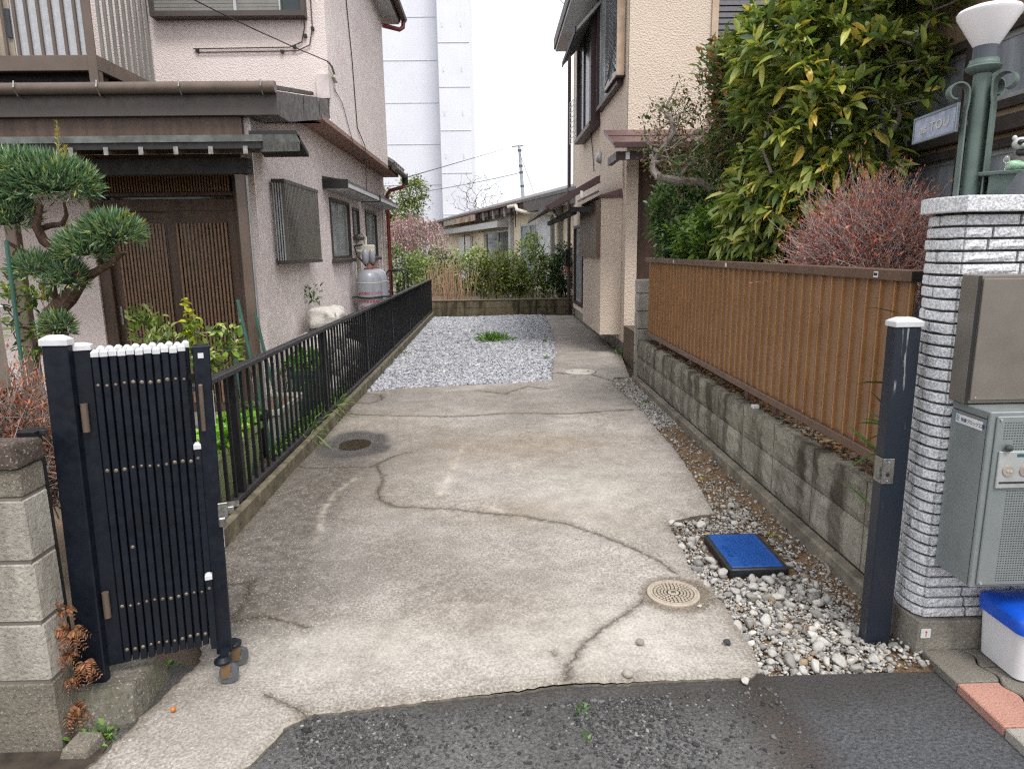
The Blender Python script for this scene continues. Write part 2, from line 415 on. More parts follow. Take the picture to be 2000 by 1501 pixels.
base = td.mix(td.attr('wet'), base, td.mix(td.ramp(n3, .4, .6), lin(82, 72, 60), lin(120, 108, 92)))
base = td.mix(td.attr('crack'), base, lin(52, 45, 37))
ht = td.noise(60, 5, .7)
fleck = td.ramp(td.noise(130, 2), .62, .68, 0, .55); base = td.mix(fleck, base, lin(214, 210, 202))
M_SLAB = td.done(base, td.ramp(td.attr('wet'), 0, 1, .88, .6), 0, td.bump(n3, .35, .004, td.bump(ht, .35, .006)), .3)
V3 = np.stack([X, Y, Z], 1)
# skirt down the broken edge
o_slab = np_obj('driveway', V3, F2, M_SLAB, smooth=True, attrs=dict(dark=np.clip(dark, 0, .93), rust=np.clip(rust, 0, 1), pale=np.clip(pale, 0, 1),
    mort=mort, wet=np.clip(wet + edged + dirtc + hole, 0, .9), crack=crackm, scr=scr))
tag(o_slab, kind='structure')
sk = MB()
for (a, b), (c, d) in zip(slab_b, slab_b[1:] + slab_b[:1]):
    sk.quad((a, b, -.004), (a, b, -.09), (c, d, -.09), (c, d, -.004))
M_SKIRT = plain('broken_concrete', lin(120, 112, 100), .9, var=.25, scale=30, bump=.8, bscale=120)
sk.build('edge_face', M_SKIRT, o_slab)
# water standing in the hollow
pm = MB(); th = [i * 2 * math.pi / 40 for i in range(40)]
ring = [(px0 + math.cos(t) * .15 * (1 + .16*math.sin(3*t+1) + .08*math.sin(7*t)), py0 + .02 + math.sin(t) * .19 * (1 + .12*math.sin(2*t) + .1*math.sin(5*t+2)), PUD_Z) for t in th]
pm.add([(px0, py0, PUD_Z)] + ring, [(0, i+1, (i+1) % 40 + 1) for i in range(40)])
tw = NT('puddle_water'); tw.done((.05, .036, .022), .04, normal=tw.bump(tw.noise(26, 3), .12, .01)); tw.b.inputs['Alpha'].default_value = .8
tag(pm.build('puddle', tw.m, None), kind='structure')

# ---- strip of bare soil and rubble along the block wall
SOILX = [g2(*p) for p in [(1470,1300),(1424,1192),(1335,1078),(1300,1016),(1390,1000),(1318,875),(1236,782),(1190,745)]]
gx, gy = np.meshgrid(np.arange(.55, 1.66, .03), np.arange(2.15, 7.95, .03)); sx, sy = gx.ravel(), gy.ravel()
sz = -.038 + .012*np.sin(sx*9)*np.sin(sy*7) + RNG.normal(size=sx.size)*.004
sz += np.clip((sx - 1.3) / .25, 0, 1) * .03 - .02 * np.clip((2.25 - sy)/.1, 0, 1)
nyy, nxx = gx.shape; idx = np.arange(nxx*nyy).reshape(nyy, nxx)
qf = np.stack([idx[:-1,:-1].ravel(), idx[:-1,1:].ravel(), idx[1:,1:].ravel(), idx[1:,:-1].ravel()], 1)
tso = NT('soil'); so_c = tso.mix(tso.ramp(tso.noise(9, 7, .7), .3, .7), lin(88, 66, 44), lin(140, 110, 78))
so_c = tso.mix(tso.ramp(tso.noise(120, 3), .55, .68), so_c, lin(150, 138, 120))
M_SOIL = tso.done(so_c, .95, 0, tso.bump(tso.noise(110, 5, .7), .9, .012))
o_soil = np_obj('soil_strip', np.stack([sx, sy, sz], 1), qf, M_SOIL, smooth=True); tag(o_soil, kind='structure')

def on_soil(n, dens):
    x = RNG.uniform(.75, 1.6, n * 6); y = RNG.uniform(2.185, 7.85, n * 6)
    k = ~inside(SLAB, x, y) & (RNG.uniform(size=x.size) < dens(x, y)); return x[k][:n], y[k][:n]
cov = gz(1460, 1078); 
def off_cover(x, y): return (np.abs(x - 1.232) > .17) | (np.abs(y - 3.165) > .235)
def dens(x, y):
    band = np.where(y < 3.05, 1, np.where(y < 3.75, .5, np.where(y < 4.2, .22, np.where(y < 5.6, .08, .75))))
    band = np.where((y < 5.4) & (x > 1.44), band * .3, band)
    return band
WHITE = [lin(200, 196, 189), lin(182, 178, 171), lin(158, 154, 147), lin(134, 131, 128), lin(160, 142, 118), lin(104, 102, 102)]
# the largest stones, one by one
big = []
BIGM = []
for k in range(14):
    v = chip_shape(ICO2_V, .16); v *= RNG.uniform(.75, 1.1, (1, 3)); v[:, 2] *= .8
    c = pal(1, WHITE[:4], [.35, .3, .2, .15])[0]
    m = np_mesh('stone', v, ICO2_F, M_STONE, col=np.tile(c, (len(v), 1)), smooth=False); BIGM.append(m)
bx_, by_ = on_soil(900, dens); cnt = 0
k_ = off_cover(bx_, by_); bx_, by_ = bx_[k_], by_[k_]
bs_ = np.minimum(.034, np.exp(RNG.normal(-4.0, .36, len(bx_)))) * np.where(by_ < 4.3, 1, .75); order = np.argsort(-bs_)[:290]
placed = []
for i in order:
    if any((bx_[i]-a)**2 + (by_[i]-b)**2 < ((bs_[i]+c)*.72)**2 for a, b, c in placed): continue
    placed.append((bx_[i], by_[i], bs_[i]))
    link('stone', BIGM[cnt % 14], o_soil, (bx_[i], by_[i], -.022 + bs_[i]*.42), (RNG.uniform(-.6, .6), RNG.uniform(-.6, .6), RNG.uniform(0, 6.28)), (bs_[i],)*3); cnt += 1
sx_, sy_ = on_soil(15000, lambda x, y: np.clip(dens(x, y) + .07, 0, 1)); k_ = off_cover(sx_, sy_); sx_, sy_ = sx_[k_], sy_[k_]
ss_ = np.exp(RNG.normal(-4.85, .42, len(sx_))); szz = -.026 + np.clip((sx_-1.3)/.25, 0, 1)*.03 + ss_*.3
o = stones(np.stack([sx_, sy_, szz], 1), ss_, pal(len(sx_), WHITE, [.26, .26, .2, .12, .1, .06]), 'rubble', M_STONE, o_soil); tag(o, kind='stuff')

# ---- pale gravel bay
GRAV = [g2(735, 762), *[g2(*p) for p in [(790,756),(850,754),(900,751),(960,748),(1030,747),(1062,744)]], (.66, 7.86), (.70, 8.3), (.80, 9.4), (.93, 11), (1.10, 13.5), (1.12, 15.95), (-1.44, 15.95), (-1.44, 7.4)]
o_grav = MB().add([(-1.46, 7.3, -.035), (1.2, 7.3, -.035), (1.2, 16, -.035), (-1.46, 16, -.035)], [(0, 1, 2, 3)]).build('gravel_bed', plain('gravel_base', lin(110, 108, 108), .95, var=.3, scale=60, bump=1, bscale=70))
tag(o_grav, kind='structure')
n = 60000; x = RNG.uniform(-1.46, 1.16, n); y = 7.3 + 8.65 * RNG.uniform(0, 1, n)**1.25
k = inside(GRAV, x + RNG.normal(size=n)*.02, y + RNG.normal(size=n)*.03); x, y = x[k], y[k]; s_ = np.exp(RNG.normal(-3.88, .28, len(x))) * (1 + .02*(y-7.4))
z = -.018 + RNG.uniform(0, .018, len(x)) + .012*np.sin(x*2.1)*np.sin(y*1.3)
gc = pal(len(x), [lin(196, 197, 202), lin(178, 179, 186), lin(156, 158, 166), lin(216, 215, 214), lin(130, 132, 140)], [.3, .28, .18, .16, .08], .08)
tag(stones(np.stack([x, y, z], 1), s_, gc, 'gravel', M_STONE), 'pale grey crushed gravel covering the parking bay', 'gravel', kind='stuff')

# loose stones on the concrete and the asphalt, counted one by one
for i, (px1, py1, s1, c1, lb) in enumerate([(1250,1257,.017,lin(150,146,136),'round grey pebble lying alone on the concrete below the drain cover'),
    (1226,1320,.021,lin(170,162,150),'pale round pebble at the concrete edge beside the asphalt'),
    (1421,1258,.018,lin(66,66,68),'dark chunk of asphalt lying on concrete near the rubble'),
    (1454,1334,.02,lin(190,186,178),'white pointed stone lying on the asphalt edge'),
    (1366,1185,.011,lin(196,190,180),'small white pebble beside the round drain cover')]):
    p = gz(px1, py1, -.012 if py1 > 1330 else .004); v = chip_shape(ICO2_V, .1 if i in (0, 1) else .3) * np.array([1, .85, .75]) * s1
    if i in (0, 1): v = ICO2_V * np.array([1, .95, .75]) * s1 * (1 + RNG.normal(size=(len(ICO2_V), 1))*.03)
    o = link('pebble', np_mesh('pebble', v, ICO2_F, M_STONE, col=np.tile(c1, (len(v), 1)), smooth=i in (0, 1)), None, (p.x, p.y, p.z + s1*.55)); tag(o, lb, 'stone')
# asphalt chippings lying loose along the road edge
n = 9000; x = RNG.uniform(-1.0, .95, n); yb = 2.02 + .1*(x + .65)/1.5; y = yb - np.abs(RNG.normal(size=n))*.24 - .01
k = ~inside(SLAB, x, y) & (y > .9) & ((RNG.uniform(size=n) < .25) | (np.sin(x*7 + 1 + 2*y) > .3)); x, y = x[k], y[k]
o = stones(np.stack([x, y, np.full(len(x), -.012)], 1), np.exp(RNG.normal(-5.15, .4, len(x))), pal(len(x), [lin(80, 80, 81), lin(106, 105, 103), lin(56, 56, 58), lin(146, 143, 138)], [.42, .28, .24, .06]), 'road_grit', M_STONE)
tag(o, 'dark loose chippings along the broken asphalt edge', 'grit', kind='stuff')

# ---- garden ground on both sides
MB().box(-9, -1.52, 2.35, 16.5, -.3, .03).build('garden_bed', M_EARTH)['kind'] = 'structure'
o = MB().box(-9, -1.27, -3, 1.99, -.3, -.045).build('gutter_strip', plain('damp_earth', lin(72, 62, 52), .9, var=.3, scale=12, bump=.7, bscale=90)); o['kind'] = 'structure'
MB().box(-1.52, -1.1, 1.9, 2.6, -.3, -.06).build('gate_footing_soil', M_EARTH)['kind'] = 'structure'
MB().box(1.80, 9, 2.55, 9.5, -.3, .44).build('raised_bed', M_EARTH)['kind'] = 'structure'

# ================================================================ SHARED MATERIALS
M_BLACK = plain('black_paint', lin(24, 25, 28), .45, var=.2, scale=14, dirt=.06, spec=.3)
M_NAVY = plain('navy_paint', lin(16, 22, 33), .4, var=.15, scale=9, dirt=.05, spec=.35)
M_CAP = plain('white_cap', lin(205, 206, 208), .5, var=.06, scale=20, dirt=.12)
M_STEEL = plain('dull_steel', lin(150, 148, 142), .4, .8, var=.2, scale=40)
M_BROWN = plain('brown_aluminium', lin(98, 84, 74), .42, var=.1, scale=5, bump=.05)
M_DBROWN = plain('dark_brown_wood', lin(86, 66, 53), .55, var=.25, scale=12, bump=.2, bscale=120, streak=True)
M_FASCIA = plain('dark_fascia', lin(72, 64, 60), .5, var=.12, scale=4)
M_SLATE = plain('weathered_board', lin(98, 98, 94), .75, var=.35, scale=16, bump=.5, bscale=90, dirt=.5)
M_SOFFIT = plain('white_soffit', lin(190, 190, 190), .6, var=.08, scale=6)
M_RED = plain('red_downpipe', lin(128, 52, 48), .45, var=.12, scale=10)
M_ALU = plain('silver_sash', lin(178, 180, 180), .4, .3, var=.08)
M_WIRE = plain('black_wire', lin(30, 30, 30), .6)
M_FROST = plain('frosted_glass', lin(150, 158, 158), .16, var=.12, scale=3)
M_DGLASS = plain('dark_glass', lin(54, 60, 62), .06, var=.2, scale=3)
M_CREAM = plain('cream_plastic', lin(206, 200, 184), .5, var=.06)
M_WHITEP = plain('white_paint', lin(214, 214, 212), .45, var=.05)
def clear_glass():
    m = bpy.data.materials.new('clear_glass'); m.use_nodes = True; t = m.node_tree; t.nodes.clear()
    o = t.nodes.new('ShaderNodeOutputMaterial'); tr = t.nodes.new('ShaderNodeBsdfTransparent'); tr.inputs[0].default_value = (.8, .82, .83, 1)
    g = t.nodes.new('ShaderNodeBsdfGlossy'); g.inputs['Roughness'].default_value = .02; fr = t.nodes.new('ShaderNodeFresnel'); fr.inputs[0].default_value = 1.6
    x = t.nodes.new('ShaderNodeMixShader'); t.links.new(fr.outputs[0], x.inputs[0]); t.links.new(tr.outputs[0], x.inputs[1]); t.links.new(g.outputs[0], x.inputs[2]); t.links.new(x.outputs[0], o.inputs[0]); return m
M_GLASS = clear_glass()
def stucco(name, a, b, scale=55, strength=.9, dist=.012, streakc=None, streak=0):
    t = NT(name); x = t.mix(t.ramp(t.noise(1.4, 5, .6), .3, .7), a, b)
    h = t.math('ADD', t.ramp(t.voro(scale), 0, .8), t.math('MULTIPLY', t.noise(scale * 1.6, 2, .6), .8))
    x = t.mix(t.ramp(h, .45, 1.05, .22, 0), x, tuple(q * .6 for q in a))
    if streakc:
        v = t.scaled((9, 9, 2.2)); f = t.ramp(t.noise(4.5, 3, .6, v), .52, .60); g = t.ramp(t.noise(.9, 3), .32, .55, .25, 1)
        x = t.mix(t.math('MULTIPLY', t.math('MULTIPLY', f, g), streak), x, streakc)
        f2 = t.ramp(t.noise(3.5, 5, .6, t.scaled((6, 6, 1.2))), .52, .68); x = t.mix(t.math('MULTIPLY', f2, .14), x, tuple(q * .45 for q in a))
    return t.done(x, .9, 0, t.bump(h, strength, dist), .2)
PINK = lin(228, 214, 210)
M_PINK = stucco('pink_stucco', tuple(q * .93 for q in PINK), PINK, 75, .5, .009)
M_PINKS = stucco('weathered_pink_stucco', tuple(q * .95 for q in PINK), tuple(min(1, q*1.05) for q in PINK), 80, .5, .008, lin(248, 244, 242), .8)

def wall(name, mat, parent, axis, c, u0, u1, w0, w1, holes=(), depth=.12, sgn=1):
    """flat wall in the plane axis=c seen from the sgn side, with real openings (u0,u1,w0,w1)"""
    P = (lambda u, w, d: (c - sgn*d, u, w)) if axis == 'x' else (lambda u, w, d: (u, c - sgn*d, w))
    us = sorted({u0, u1, *[h for q in holes for h in q[:2]]}); ws = sorted({w0, w1, *[h for q in holes for h in q[2:]]}); m = MB()
    for a, b in zip(us[:-1], us[1:]):
        for e, f in zip(ws[:-1], ws[1:]):
            if any(q[0] <= a and b <= q[1] and q[2] <= e and f <= q[3] for q in holes): continue
            m.quad(P(a, e, 0), P(b, e, 0), P(b, f, 0), P(a, f, 0))
    for q in holes:
        a, b, e, f = q; k = [(a, e), (b, e), (b, f), (a, f)]
        for i in range(4):
            p, r = k[i], k[(i+1) % 4]; m.quad(P(*p, 0), P(*r, 0), P(*r, depth), P(*p, depth))
    me = m.mesh(name, mat); bm = bmesh.new(); bm.from_mesh(me); bmesh.ops.remove_doubles(bm, verts=bm.verts, dist=1e-5); bm.to_mesh(me); bm.free()
    return link(name, me, parent, (0, 0, 0))
def PF(axis, c, sgn):
    return (lambda u, w, d: Vector((c + sgn*d, u, w))) if axis == 'x' else (lambda u, w, d: Vector((u, c + sgn*d, w)))
def pbox(m, P, u0, u1, w0, w1, d0, d1):
    a, b = P(u0, w0, d0), P(u1, w1, d1); m.box(a.x, b.x, a.y, b.y, a.z, b.z); return m
def window(parent, axis, c, sgn, u0, u1, w0, w1, fm, gm, fw=.035, proud=.02, mull=1, inset=.04, sill=None, name='window', curtain=None):
    """framed sliding window: outer frame > sashes, panes, sill"""
    P = PF(axis, c, sgn); m = MB()
    pbox(m, P, u0, u1, w0, w0+fw, -inset-.03, proud); pbox(m, P, u0, u1, w1-fw, w1, -inset-.03, proud)
    pbox(m, P, u0, u0+fw, w0+fw, w1-fw, -inset-.03, proud-.001); pbox(m, P, u1-fw, u1, w0+fw, w1-fw, -inset-.03, proud-.001)
    o = m.build(name, fm, parent); n = mull + 1; du = (u1-u0-2*fw) / n
    for i in range(n):
        a, b = u0+fw+i*du, u0+fw+(i+1)*du; dd = -inset + (.012 if i % 2 else -.008); s = MB(); f2 = fw*.7
        for q in ((a, a+f2, w0+fw, w1-fw), (b-f2, b, w0+fw, w1-fw), (a+f2, b-f2, w0+fw, w0+fw+f2), (a+f2, b-f2, w1-fw-f2, w1-fw)): pbox(s, P, *q, dd-.01, dd+.01)
        s.build('sash', M_ALU if fm is not M_DBROWN else fm, o)
        pbox(MB(), P, a+f2, b-f2, w0+fw+f2, w1-fw-f2, dd-.003, dd+.003).build('pane', gm, o)
    if curtain:
        k = MB(); n2 = int((u1-u0)/.03); base = None; vs = []
        for i in range(n2+1):
            u = u0 + (u1-u0)*i/n2; d = -inset-.06 + .015*math.sin(i*1.7) + .01*math.sin(i*.6); vs += [P(u, w0, d), P(u, w1, d)]
        k.add(vs, [(2*i, 2*i+2, 2*i+3, 2*i+1) for i in range(n2)]); k.build('curtain', curtain, o, smooth=2)
    if sill: pbox(MB(), P, u0-.04, u1+.04, w0-.05, w0, -.02, proud+.05).build('sill', sill, o, bevel=.006)
    return o

# ================================================================ PINK HOUSE
H = thing('pink_house', 'two storey house in pink stucco with brown entrance, balcony and lattice door', 'house', (-4, 9, 0))
FX, FY = -2.0, 6.0
holes = [(6.45, 7.5, 1.45, 2.12), (8.62, 9.75, 1.42, 2.16), (9.98, 10.42, 1.72, 2.12), (10.95, 11.95, 1.42, 2.14)]
wall('side_wall', M_PINKS, H, 'x', FX, 6.0, 13.0, -.05, 2.9, holes, .14, 1)
wall('front_wall', M_PINK, H, 'y', FY, -9, -2.001, -.05, 2.75, [(-3.40, -2.10, -.05, 2.32)], .25, -1)
wall('far_wall', M_PINKS, H, 'y', 13.0, -9, -2.001, -.05, 2.9, (), .1, 1)
UX, UY0, UY1 = -1.72, 7.75, 11.75
wall('upper_side_wall', M_PINKS, H, 'x', UX, UY0, UY1, 2.88, 5.6, (), .1, 1)
wall('upper_front_wall', M_PINK, H, 'y', UY0, -9, UX-.001, 2.9, 6.4, [(-3.42, -1.93, 3.95, 4.9)], .1, -1)
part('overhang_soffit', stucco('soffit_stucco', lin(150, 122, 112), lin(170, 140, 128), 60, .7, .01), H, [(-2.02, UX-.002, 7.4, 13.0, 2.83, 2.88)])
# far lower eave with tile end, gutter and red downpipe
ro = MB(); ro.prism([(-2.0, 2.89), (-1.66, 2.89), (-1.66, 2.94), (-2.6, 3.35), (-2.6, 3.3)], lambda a, b: (a, UY1+.01, b), lambda a, b: (a, 13.15, b)); ro = ro.build('lower_roof', plain('dark_tile', lin(62, 60, 62), .5, var=.25, scale=15), H)
for i in range(6):
    y = UY1 + .15 + i*.24; MB().tube([(-1.64, y, 2.94), (-1.78, y, 3.02), (-2.2, y, 3.2)], [.045, .05, .05], 8).build('ridge_tile', M_FASCIA, ro, smooth=True)
gut = MB().tube([(-1.63, 11.8, 2.87), (-1.63, 13.2, 2.86)], .05, 8).build('gutter', M_FASCIA, H, smooth=True)
MB().lathe([(.05, -.12), (.06, -.05), (.06, .06), (.05, .08)], (-1.63, 13.16, 2.82), 10).build('gutter_outlet', M_WIRE, gut, smooth=True)
MB().tube([(-1.64, 13.12, 2.72), (-1.68, 13.1, 2.66), (-1.9, 13.02, 2.6), (-1.95, 13.0, 2.52), (-1.95, 13.0, .05)], .035, 10).build('downpipe', M_RED, H, smooth=True)
# upper roof corner
ur = MB().prism([(-1.9, 5.5), (-1.50, 5.16), (-1.46, 5.16), (-1.46, 5.34), (-1.9, 5.62)], lambda a, b: (a, 7.3, b), lambda a, b: (a, 12.1, b)).build('upper_roof', M_FASCIA, H)
MB().box(-1.9, -1.48, 7.3, 12.08, 5.13, 5.155).build('upper_soffit', M_SOFFIT, ur)
e = ax(780, 20, -1.35); 
tg2 = MB().tube([(-1.41, 7.3, 5.28), (-1.41, 12.15, 5.22)], .055, 8).build('upper_gutter', M_DBROWN, ur, smooth=True)
q0 = ay(788, 30, 11.9); q1 = ay(772, 42, 11.8); q2 = ay(748, 50, 11.75)
MB().tube([(-1.41, 12.08, 5.18), (-1.42, 12.06, 5.08), (-1.47, 12.0, 5.03), q2], .035, 8).build('upper_downpipe', M_RED, ur, smooth=True)

# front pent roof over the ground floor: fascia, boxed end, gutter, battens
PR = MB(); yF = 5.88; zT = 2.84
PR.prism([(yF, 2.60), (yF, 2.78), (7.75, 3.10), (7.75, 2.9), (6.2, 2.6)], lambda a, b: (-9, a, b), lambda a, b: (-1.73, a, b))
PR = PR.build('pent_roof', M_FASCIA, H)
gm = MB(); gm.tube([(-9, yF-.05, 2.80), (-1.72, yF-.05, 2.80)], .045, 10); gt = gm.build('gutter', plain('brown_gutter', lin(98, 84, 74), .4, var=.12), PR, smooth=True)
for i in range(8):
    x = -1.82 - i * .64; MB().tube([(x, yF-.09, 2.85), (x, yF-.105, 2.80), (x, yF-.06, 2.745), (x, yF+.01, 2.74)], .006, 5).build('gutter_bracket', M_STEEL, gt)
for i in range(11):
    x = -1.9 - i * .40; MB().bar((x, yF-.02, 2.83), (x, 7.72, 3.15), .04, .035).build('roof_batten', M_FASCIA, PR)
for y in (6.7, 7.3): part('seam', M_WIRE, PR, [(-1.729, -1.7265, y, y+.006, 2.64 + (y-5.9)*.15, 2.78 + (y-5.9)*.15)])
part('flashing', plain('pale_patch', lin(216, 204, 202), .8), H, [(UX-.12, UX+.012, 7.70, 7.749, 3.10, 3.34)])
MB().quad((-1.76, 7.74, 2.855), (-2.0, 6.25, 2.595), (-2.6, 6.25, 2.595), (-2.6, 7.74, 2.855)).build('eave_soffit', M_FASCIA, PR)

# entrance canopy with rafters
M_BEAM = plain('blackish_beam', lin(38, 34, 32), .7, var=.2)  # beam coloured near black, darker than the canopy posts
cz = 2.30
CN = MB(); yc0 = 5.02; zc0, zr = 2.265, 2.42
CN.prism([(yc0, zc0), (yc0, zc0+.045), (5.9, zr+.03), (6.0, zr+.03), (6.0, zr-.03), (5.9, zr-.03)], lambda a, b: (-9, a, b), lambda a, b: (-1.60, a, b))
CN = CN.build('entrance_canopy', plain('canopy_sheet', lin(100, 104, 100), .55, var=.3, scale=9, dirt=.4), H)
MB().prism([(5.9, 2.45), (6.26, 2.32), (6.26, 2.355), (5.9, 2.482)], lambda a, b: (-1.985, a, b), lambda a, b: (-1.60, a, b)).build('back_slope', M_WIRE, CN)
part('edge_board', M_WIRE, CN, [(-9, -1.61, yc0+.012, yc0+.03, zc0-.045, zc0-.002)])
MB().bar((-1.615, yc0+.03, zc0-.03), (-1.615, 5.98, zr-.055), .03, .07).build('barge_board', M_SLATE, CN)
for i in range(13):
    x = -1.72 - i * .24; MB().bar((x, yc0+.035, zc0-.045), (x, 5.98, zr-.07), .035, .055).build('rafter', M_DBROWN, CN)
    part('rafter_cap', M_STEEL, CN, [(x-.016, x+.016, yc0-.002, yc0+.004, zc0-.082, zc0-.03)])
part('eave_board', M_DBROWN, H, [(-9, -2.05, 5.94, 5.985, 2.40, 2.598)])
part('canopy_beam', M_BEAM, CN, [(-9, -1.80, 5.28, 5.38, 2.08, 2.19)])
part('canopy_post', M_BROWN, CN, [(-1.91, -1.835, 5.285, 5.36, .02, 2.079)], bevel=.006)
part('canopy_post_track', M_ALU, CN, [(-1.834, -1.829, 5.305, 5.34, .02, 2.07)])
for xx in (-3.6, -5.2): part('canopy_post', M_BROWN, CN, [(xx-.04, xx+.04, 5.285, 5.36, .02, 2.079)], bevel=.006)

# sliding lattice door
M_SLAT = plain('oiled_slat', lin(136, 106, 82), .5, var=.15, scale=20)
M_DOORGLASS = plain('ribbed_door_glass', lin(70, 76, 70), .12, var=.25, scale=2.5)
D = thing('tmp', None, None); bpy.data.objects.remove(D)
dy = FY + .08
D = part('entrance_door', M_DBROWN, H, [(-3.40, -3.30, dy-.06, dy+.05, .0, 2.32), (-2.20, -2.10, dy-.06, dy+.05, .0, 2.32), (-3.30, -2.20, dy-.06, dy+.05, 2.2, 2.32),
    (-3.30, -2.20, dy-.055, dy+.05, 1.86, 1.96), (-3.30, -2.20, dy-.04, dy+.05, .0, .08)], bevel=.004)
part('backing_glass', M_DOORGLASS, D, [(-3.30, -2.20, dy+.012, dy+.02, .08, 2.2)])
for li, (a, b, d0) in enumerate(((-3.30, -2.74, .0), (-2.78, -2.20, -.035))):
    lf = part('door_leaf', M_DBROWN, D, [(a, a+.07, dy+d0-.015, dy+d0+.01, .08, 1.86), (b-.07, b, dy+d0-.015, dy+d0+.01, .08, 1.86), (a+.07, b-.07, dy+d0-.014, dy+d0+.01, 1.76, 1.86),
        (a+.07, b-.07, dy+d0-.014, dy+d0+.01, .08, .2), (a+.07, b-.07, dy+d0-.012, dy+d0+.01, .93, .99)])
    n = 14
    for i in range(n):
        u = a + .085 + (b-a-.17) * i / (n-1); part('slat', M_SLAT, lf, [(u-.008, u+.008, dy+d0-.03, dy+d0-.0145, .2, 1.76)])
    part('pull', M_STEEL, lf, [((b-.05 if li else a+.02), (b-.03 if li else a+.04), dy+d0-.022, dy+d0-.015, .9, 1.06)])
for i in range(44):
    u = -3.26 + 1.02 * i / 43; part('transom_slat', M_SLAT, D, [(u-.006, u+.006, dy-.04, dy-.02, 2.02, 2.2)])
part('transom_rail', M_DBROWN, D, [(-3.30, -2.20, dy-.045, dy+.01, 1.985, 2.015)])
part('door_step', plain('step_concrete', lin(130, 124, 116), .85, bump=.4), H, [(-3.9, -1.98, 5.5, 5.99, .02, .12)])
# brown wall posts left of the door and intercom
part('corner_post', M_DBROWN, H, [(-4.62, -4.5, 5.9, 5.995, 0, 2.2)])
part('intercom', plain('black_plastic', lin(40, 42, 46), .4), H, [(-3.62, -3.54, 5.965, 5.998, 1.22, 1.36)], bevel=.004)

# grille window with blue-edged sash
gw = window(H, 'x', FX, 1, 6.45, 7.5, 1.45, 2.12, M_ALU, plain('teal_curtain_glass', lin(96, 140, 150), .2), sill=M_FASCIA)
P = PF('x', FX, 1)
gr = pbox(MB(), P, 6.36, 7.56, 2.12, 2.15, .02, .14).build('window_grille', M_FASCIA, H); pbox(MB(), P, 6.36, 7.56, 1.40, 1.43, .02, .14).build('bottom_rail', M_FASCIA, gr)
M_GRIL = plain('grille_bronze', lin(104, 100, 94), .4, var=.08)
for i in range(26):
    u = 6.38 + 1.15 * i / 25; pbox(MB(), P, u-.009, u+.009, 1.432, 2.118, .10, .138).build('bar', M_GRIL, gr)
for i in range(4):
    pbox(MB(), P, 6.362, 6.378, 1.432, 2.118, .03 + i*.022, .040 + i*.022).build('side_bar', M_ALU, gr)
window(H, 'x', FX, 1, 8.62, 9.75, 1.42, 2.16, M_FASCIA, M_FROST, sill=M_FASCIA)
window(H, 'x', FX, 1, 9.98, 10.42, 1.72, 2.12, M_FASCIA, M_FROST, sill=M_FASCIA, mull=1)
window(H, 'x', FX, 1, 10.95, 11.95, 1.42, 2.14, M_FASCIA, M_FROST, sill=M_FASCIA)
for a, b, z in ((8.35, 10.5, 2.24), (10.7, 12.6, 2.24)):
    aw = MB().prism([(-2.0, z), (-1.70, z), (-1.70, z+.09), (-2.0, z+.14)], lambda q, w: (q, a, w), lambda q, w: (q, b, w)).build('window_awning', M_FASCIA, H)
    part('awning_trim', M_SOFFIT, aw, [(-1.701, -1.69, a+.01, b-.01, z+.005, z+.05), (-1.98, -1.71, a+.02, b-.02, z-.006, z-.001)])
    part('awning_side', M_WIRE, aw, [(-1.998, -1.70, a-.012, a-.001, z-.005, z+.10)])
# pipes and cables on the side wall
for i, (y, z0, z1) in enumerate(((12.25, .1, 2.4), (12.5, .1, 2.3), (9.9, .3, 1.35))):
    MB().tube([(-1.97, y, z0), (-1.97, y, z1)], .014, 6).build('wall_pipe', M_CREAM if i else M_PINKS, H, smooth=True)
MB().tube([(-1.97, 10.15, .9), (-1.97, 10.15, 1.72), (-1.9, 10.15, 1.76), (-1.85, 10.1, 1.70), (-1.85, 10.05, 1.5)], .022, 8).build('gas_pipe', M_CREAM, H, smooth=True)
part('gas_meter', M_CREAM, H, [(-1.92, -1.72, 9.98, 10.12, 1.46, 1.60)], bevel=.015)
MB().tube([(-1.86, 10.0, 1.50), (-1.96, 9.98, 1.52), (-1.985, 9.9, 1.5)], .02, 8).build('regulator', M_CREAM, H, smooth=True)
def cable(name, pts, r, mat, parent, sag=0):
    pts = [Vector(p) for p in pts]; q = []
    for a, b in zip(pts[:-1], pts[1:]):
        n = 14 if sag else 4
        for i in range(n): t = i/n; p = a.lerp(b, t); p.z -= sag * 4 * t * (1-t); q.append(p)
    q.append(pts[-1]); return MB().tube(q, r, 5).build(name, mat, parent)
cable('wall_cable', [ax(676, 0, UX+.01), ax(688, 120, UX+.01), ax(698, 250, UX+.01), (-1.70, 9.6, 2.89), ax(716, 375, -1.7)], .006, M_WIRE, H)
cable('wall_cable', [ax(652, 172, UX+.01), ax(668, 200, UX+.012), ax(690, 280, UX+.01)], .004, M_SLATE, H)
MB().bar(ax(651, 148, UX+.02), ax(657, 160, UX+.02), .03, .03).build('cable_anchor', M_CREAM, H)
